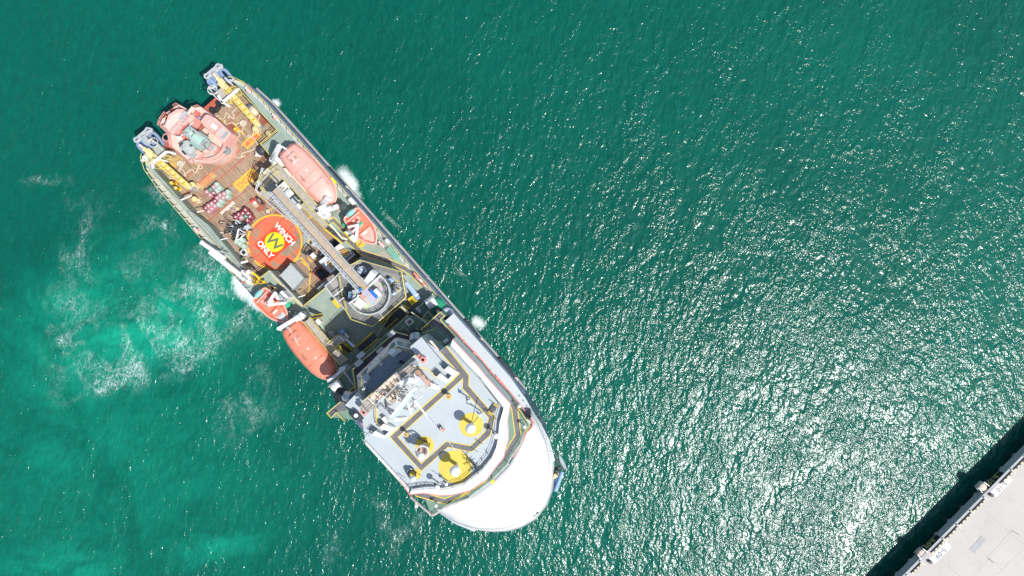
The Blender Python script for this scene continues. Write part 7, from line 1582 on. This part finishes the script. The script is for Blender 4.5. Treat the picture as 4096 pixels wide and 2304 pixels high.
t = thing('side_lamp_box', 'white box hanging outside the starboard rail near the bow', 'box', W('s4', 825, 1150, 16)); blocks('box', WHITE, t, 's4', [(825, 1150, 50, 56, 15.6, 16.6)], ang=rad(-5), bevel=.06); m = MB(); m.bar(W('s4', 825, 1080, 16.4), W('s4', 828, 1130, 16.4), .3, .2); m.build('bracket', YELL, t)
for x, y, r, lb in ((1520, 500, 's5', 'white lamp on the port rail at the forward walkway corner'), (1605, 835, 's5', 'pale green-white lamp at the port bow corner of the rail'), (1140, 1140, 's4', 'pale lamp at the starboard bow corner of the rail')):
    z1 = 18.6; c_ = W(r, x, y, z1); t = thing('rail_floodlight', lb, 'lamp', Vector((c_.x, c_.y, ZC)), 'lamps at the forward rail corners'); m = MB(); m.ball(c_, .27, 12, 8, .8); m.build('head', WHITE, t, smooth=True); m = MB(); m.tube([Vector((c_.x, c_.y, ZC)), c_], .1, 6); m.build('post', DARK, t); m = MB(); m.bar(c_ - up * .5 - UU * .5, c_ - up * .5 + VV * .4, .1, .1); m.build('bracket', LGREY, t)
m = MB(); c_ = W('s6', 928, 597, 19); m.box(c_, .55, .55, 18.7, 18.85, ang=rad(-35)); t = m.build('yellow_sign_plate', YEL, None); tag(t, 'small yellow square plate on a bracket over the white bow', 'plate'); m = MB(); m.bar(c_ + Vector((-.3, .9, -1.0)), c_ + Vector((-.05, .2, -.3)), .12, .12); m.build('bracket', DARK, t)
# deck boxes and pallets in the shaded area
for i, (r, x, y, lu, lv, z0, z1, mt_, lb, nm) in enumerate((('r6', 1880, 1160, 70, 80, ZD, 11.2, BLUE, 'light blue cabinet in the shaded green deck beside the white ladder', 'blue_cabinet'), ('r6', 1730, 1200, 130, 70, ZD, 9.5, GREYTAN, 'tray with rolled bags on the shaded green deck', 'tray'),
        ('r6', 1490, 1000, 90, 90, ZD, 10.6, WHITE, 'white machinery cowl beside the starboard catwalk', 'cowl'), ('r6', 1570, 1080, 110, 50, ZD, 9.3, PALEGR, 'pale green hatch beside the starboard catwalk', 'hatch'), ('s2', 455, 165, 110, 50, 11, 11.8, LGREY, 'pale grey locker on the shaded port tier', 'locker'))):
    t = thing(nm, lb, nm.split('_')[-1], W(r, x, y, z0)); blocks('body', mt_, t, r, [(x, y, lu, lv, z0 + .02, z1)], bevel=.08)
    if nm == 'tray':
        for k in range(6): m = MB(); m.ball(W(r, x - 40 + k * 12, y - 20 + (k % 3) * 22, z1 + .2), .33, 10, 6, .7); m.build('bag', LGREY, t, smooth=True)
    else: blocks('lid', mt_, t, r, [(x, y, lu * .7, lv * .6, z1 + .005, z1 + .08)], bevel=.02)
m = MB(); m.bar(W('r6', 1900, 1230, 11.2), W('r6', 2080, 1395, 11.0), .35, .35); m.bar(W('r6', 1930, 1180, 11.2), W('r6', 1990, 1250, 11.0), .3, .3); t = m.build('white_ladder', WHITE, None); tag(t, 'white inclined beam beside the double stairs in the shade', 'beam'); m = MB(); m.tube([W('r6', 1900, 1230, 11.2), Vector((*W('r6', 1900, 1230, 11.2).xy, ZD))], .15, 6); m.tube([W('r6', 2075, 1390, 11.0), Vector((*W('r6', 2075, 1390, 11.0).xy, ZD))], .15, 6); m.build('post', WHITE, t)
t = thing('skylight', 'square white framed skylight on the shaded green tier', 'skylight', W('s2', 318, 355, TA)); m = MB(); q = P('s2', [(250, 350), (320, 300), (385, 355), (305, 415)], 13.6); m.tube(q + [q[0]], .16, 4); m.build('frame', WHITE, t); slab('opening', BROWN, t, 's2', [(270, 352), (320, 318), (365, 355), (305, 398)], TA + .02, 13.4)
m = MB(); m.strip(P('r8', [(1400, 930), (2300, 130)], TA), .1, TA + .02); m.strip(P('s2', [(240, 440), (320, 520), (150, 600)], TA), .1, TA + .02); m.strip(P('s2', [(430, 420), (610, 180), (700, 280)], 13.02), .1, TA + .02); flatup(m.build('yellow_edge_line', YELL, ship))
# small dark square ducts and rail of the aft tier
WR_.rail(P('r8', [(1290, 900), (1450, 1120)], TA), 1.0, .09, 1.0); WR_.rail(P('r7', [(1400, 740), (1520, 850)], 11), 1, .09, 1); WR_.rail(P('r7', [(1570, 840), (1800, 1010)], TA), 1, .1, 1.2)
blocks('grating_landing', GREYTAN, ship, 'r8', [(1180, 420, 130, 220, 12.0, 12.15)], ang=AN); WR_.rail(P('r8', [(1060, 470), (1220, 330), (1300, 420)], 12.2), 1, .09, 1)
YR.build('yellow_railing', YELRAIL, ship); WR_.build('white_railing', WRAIL, ship)
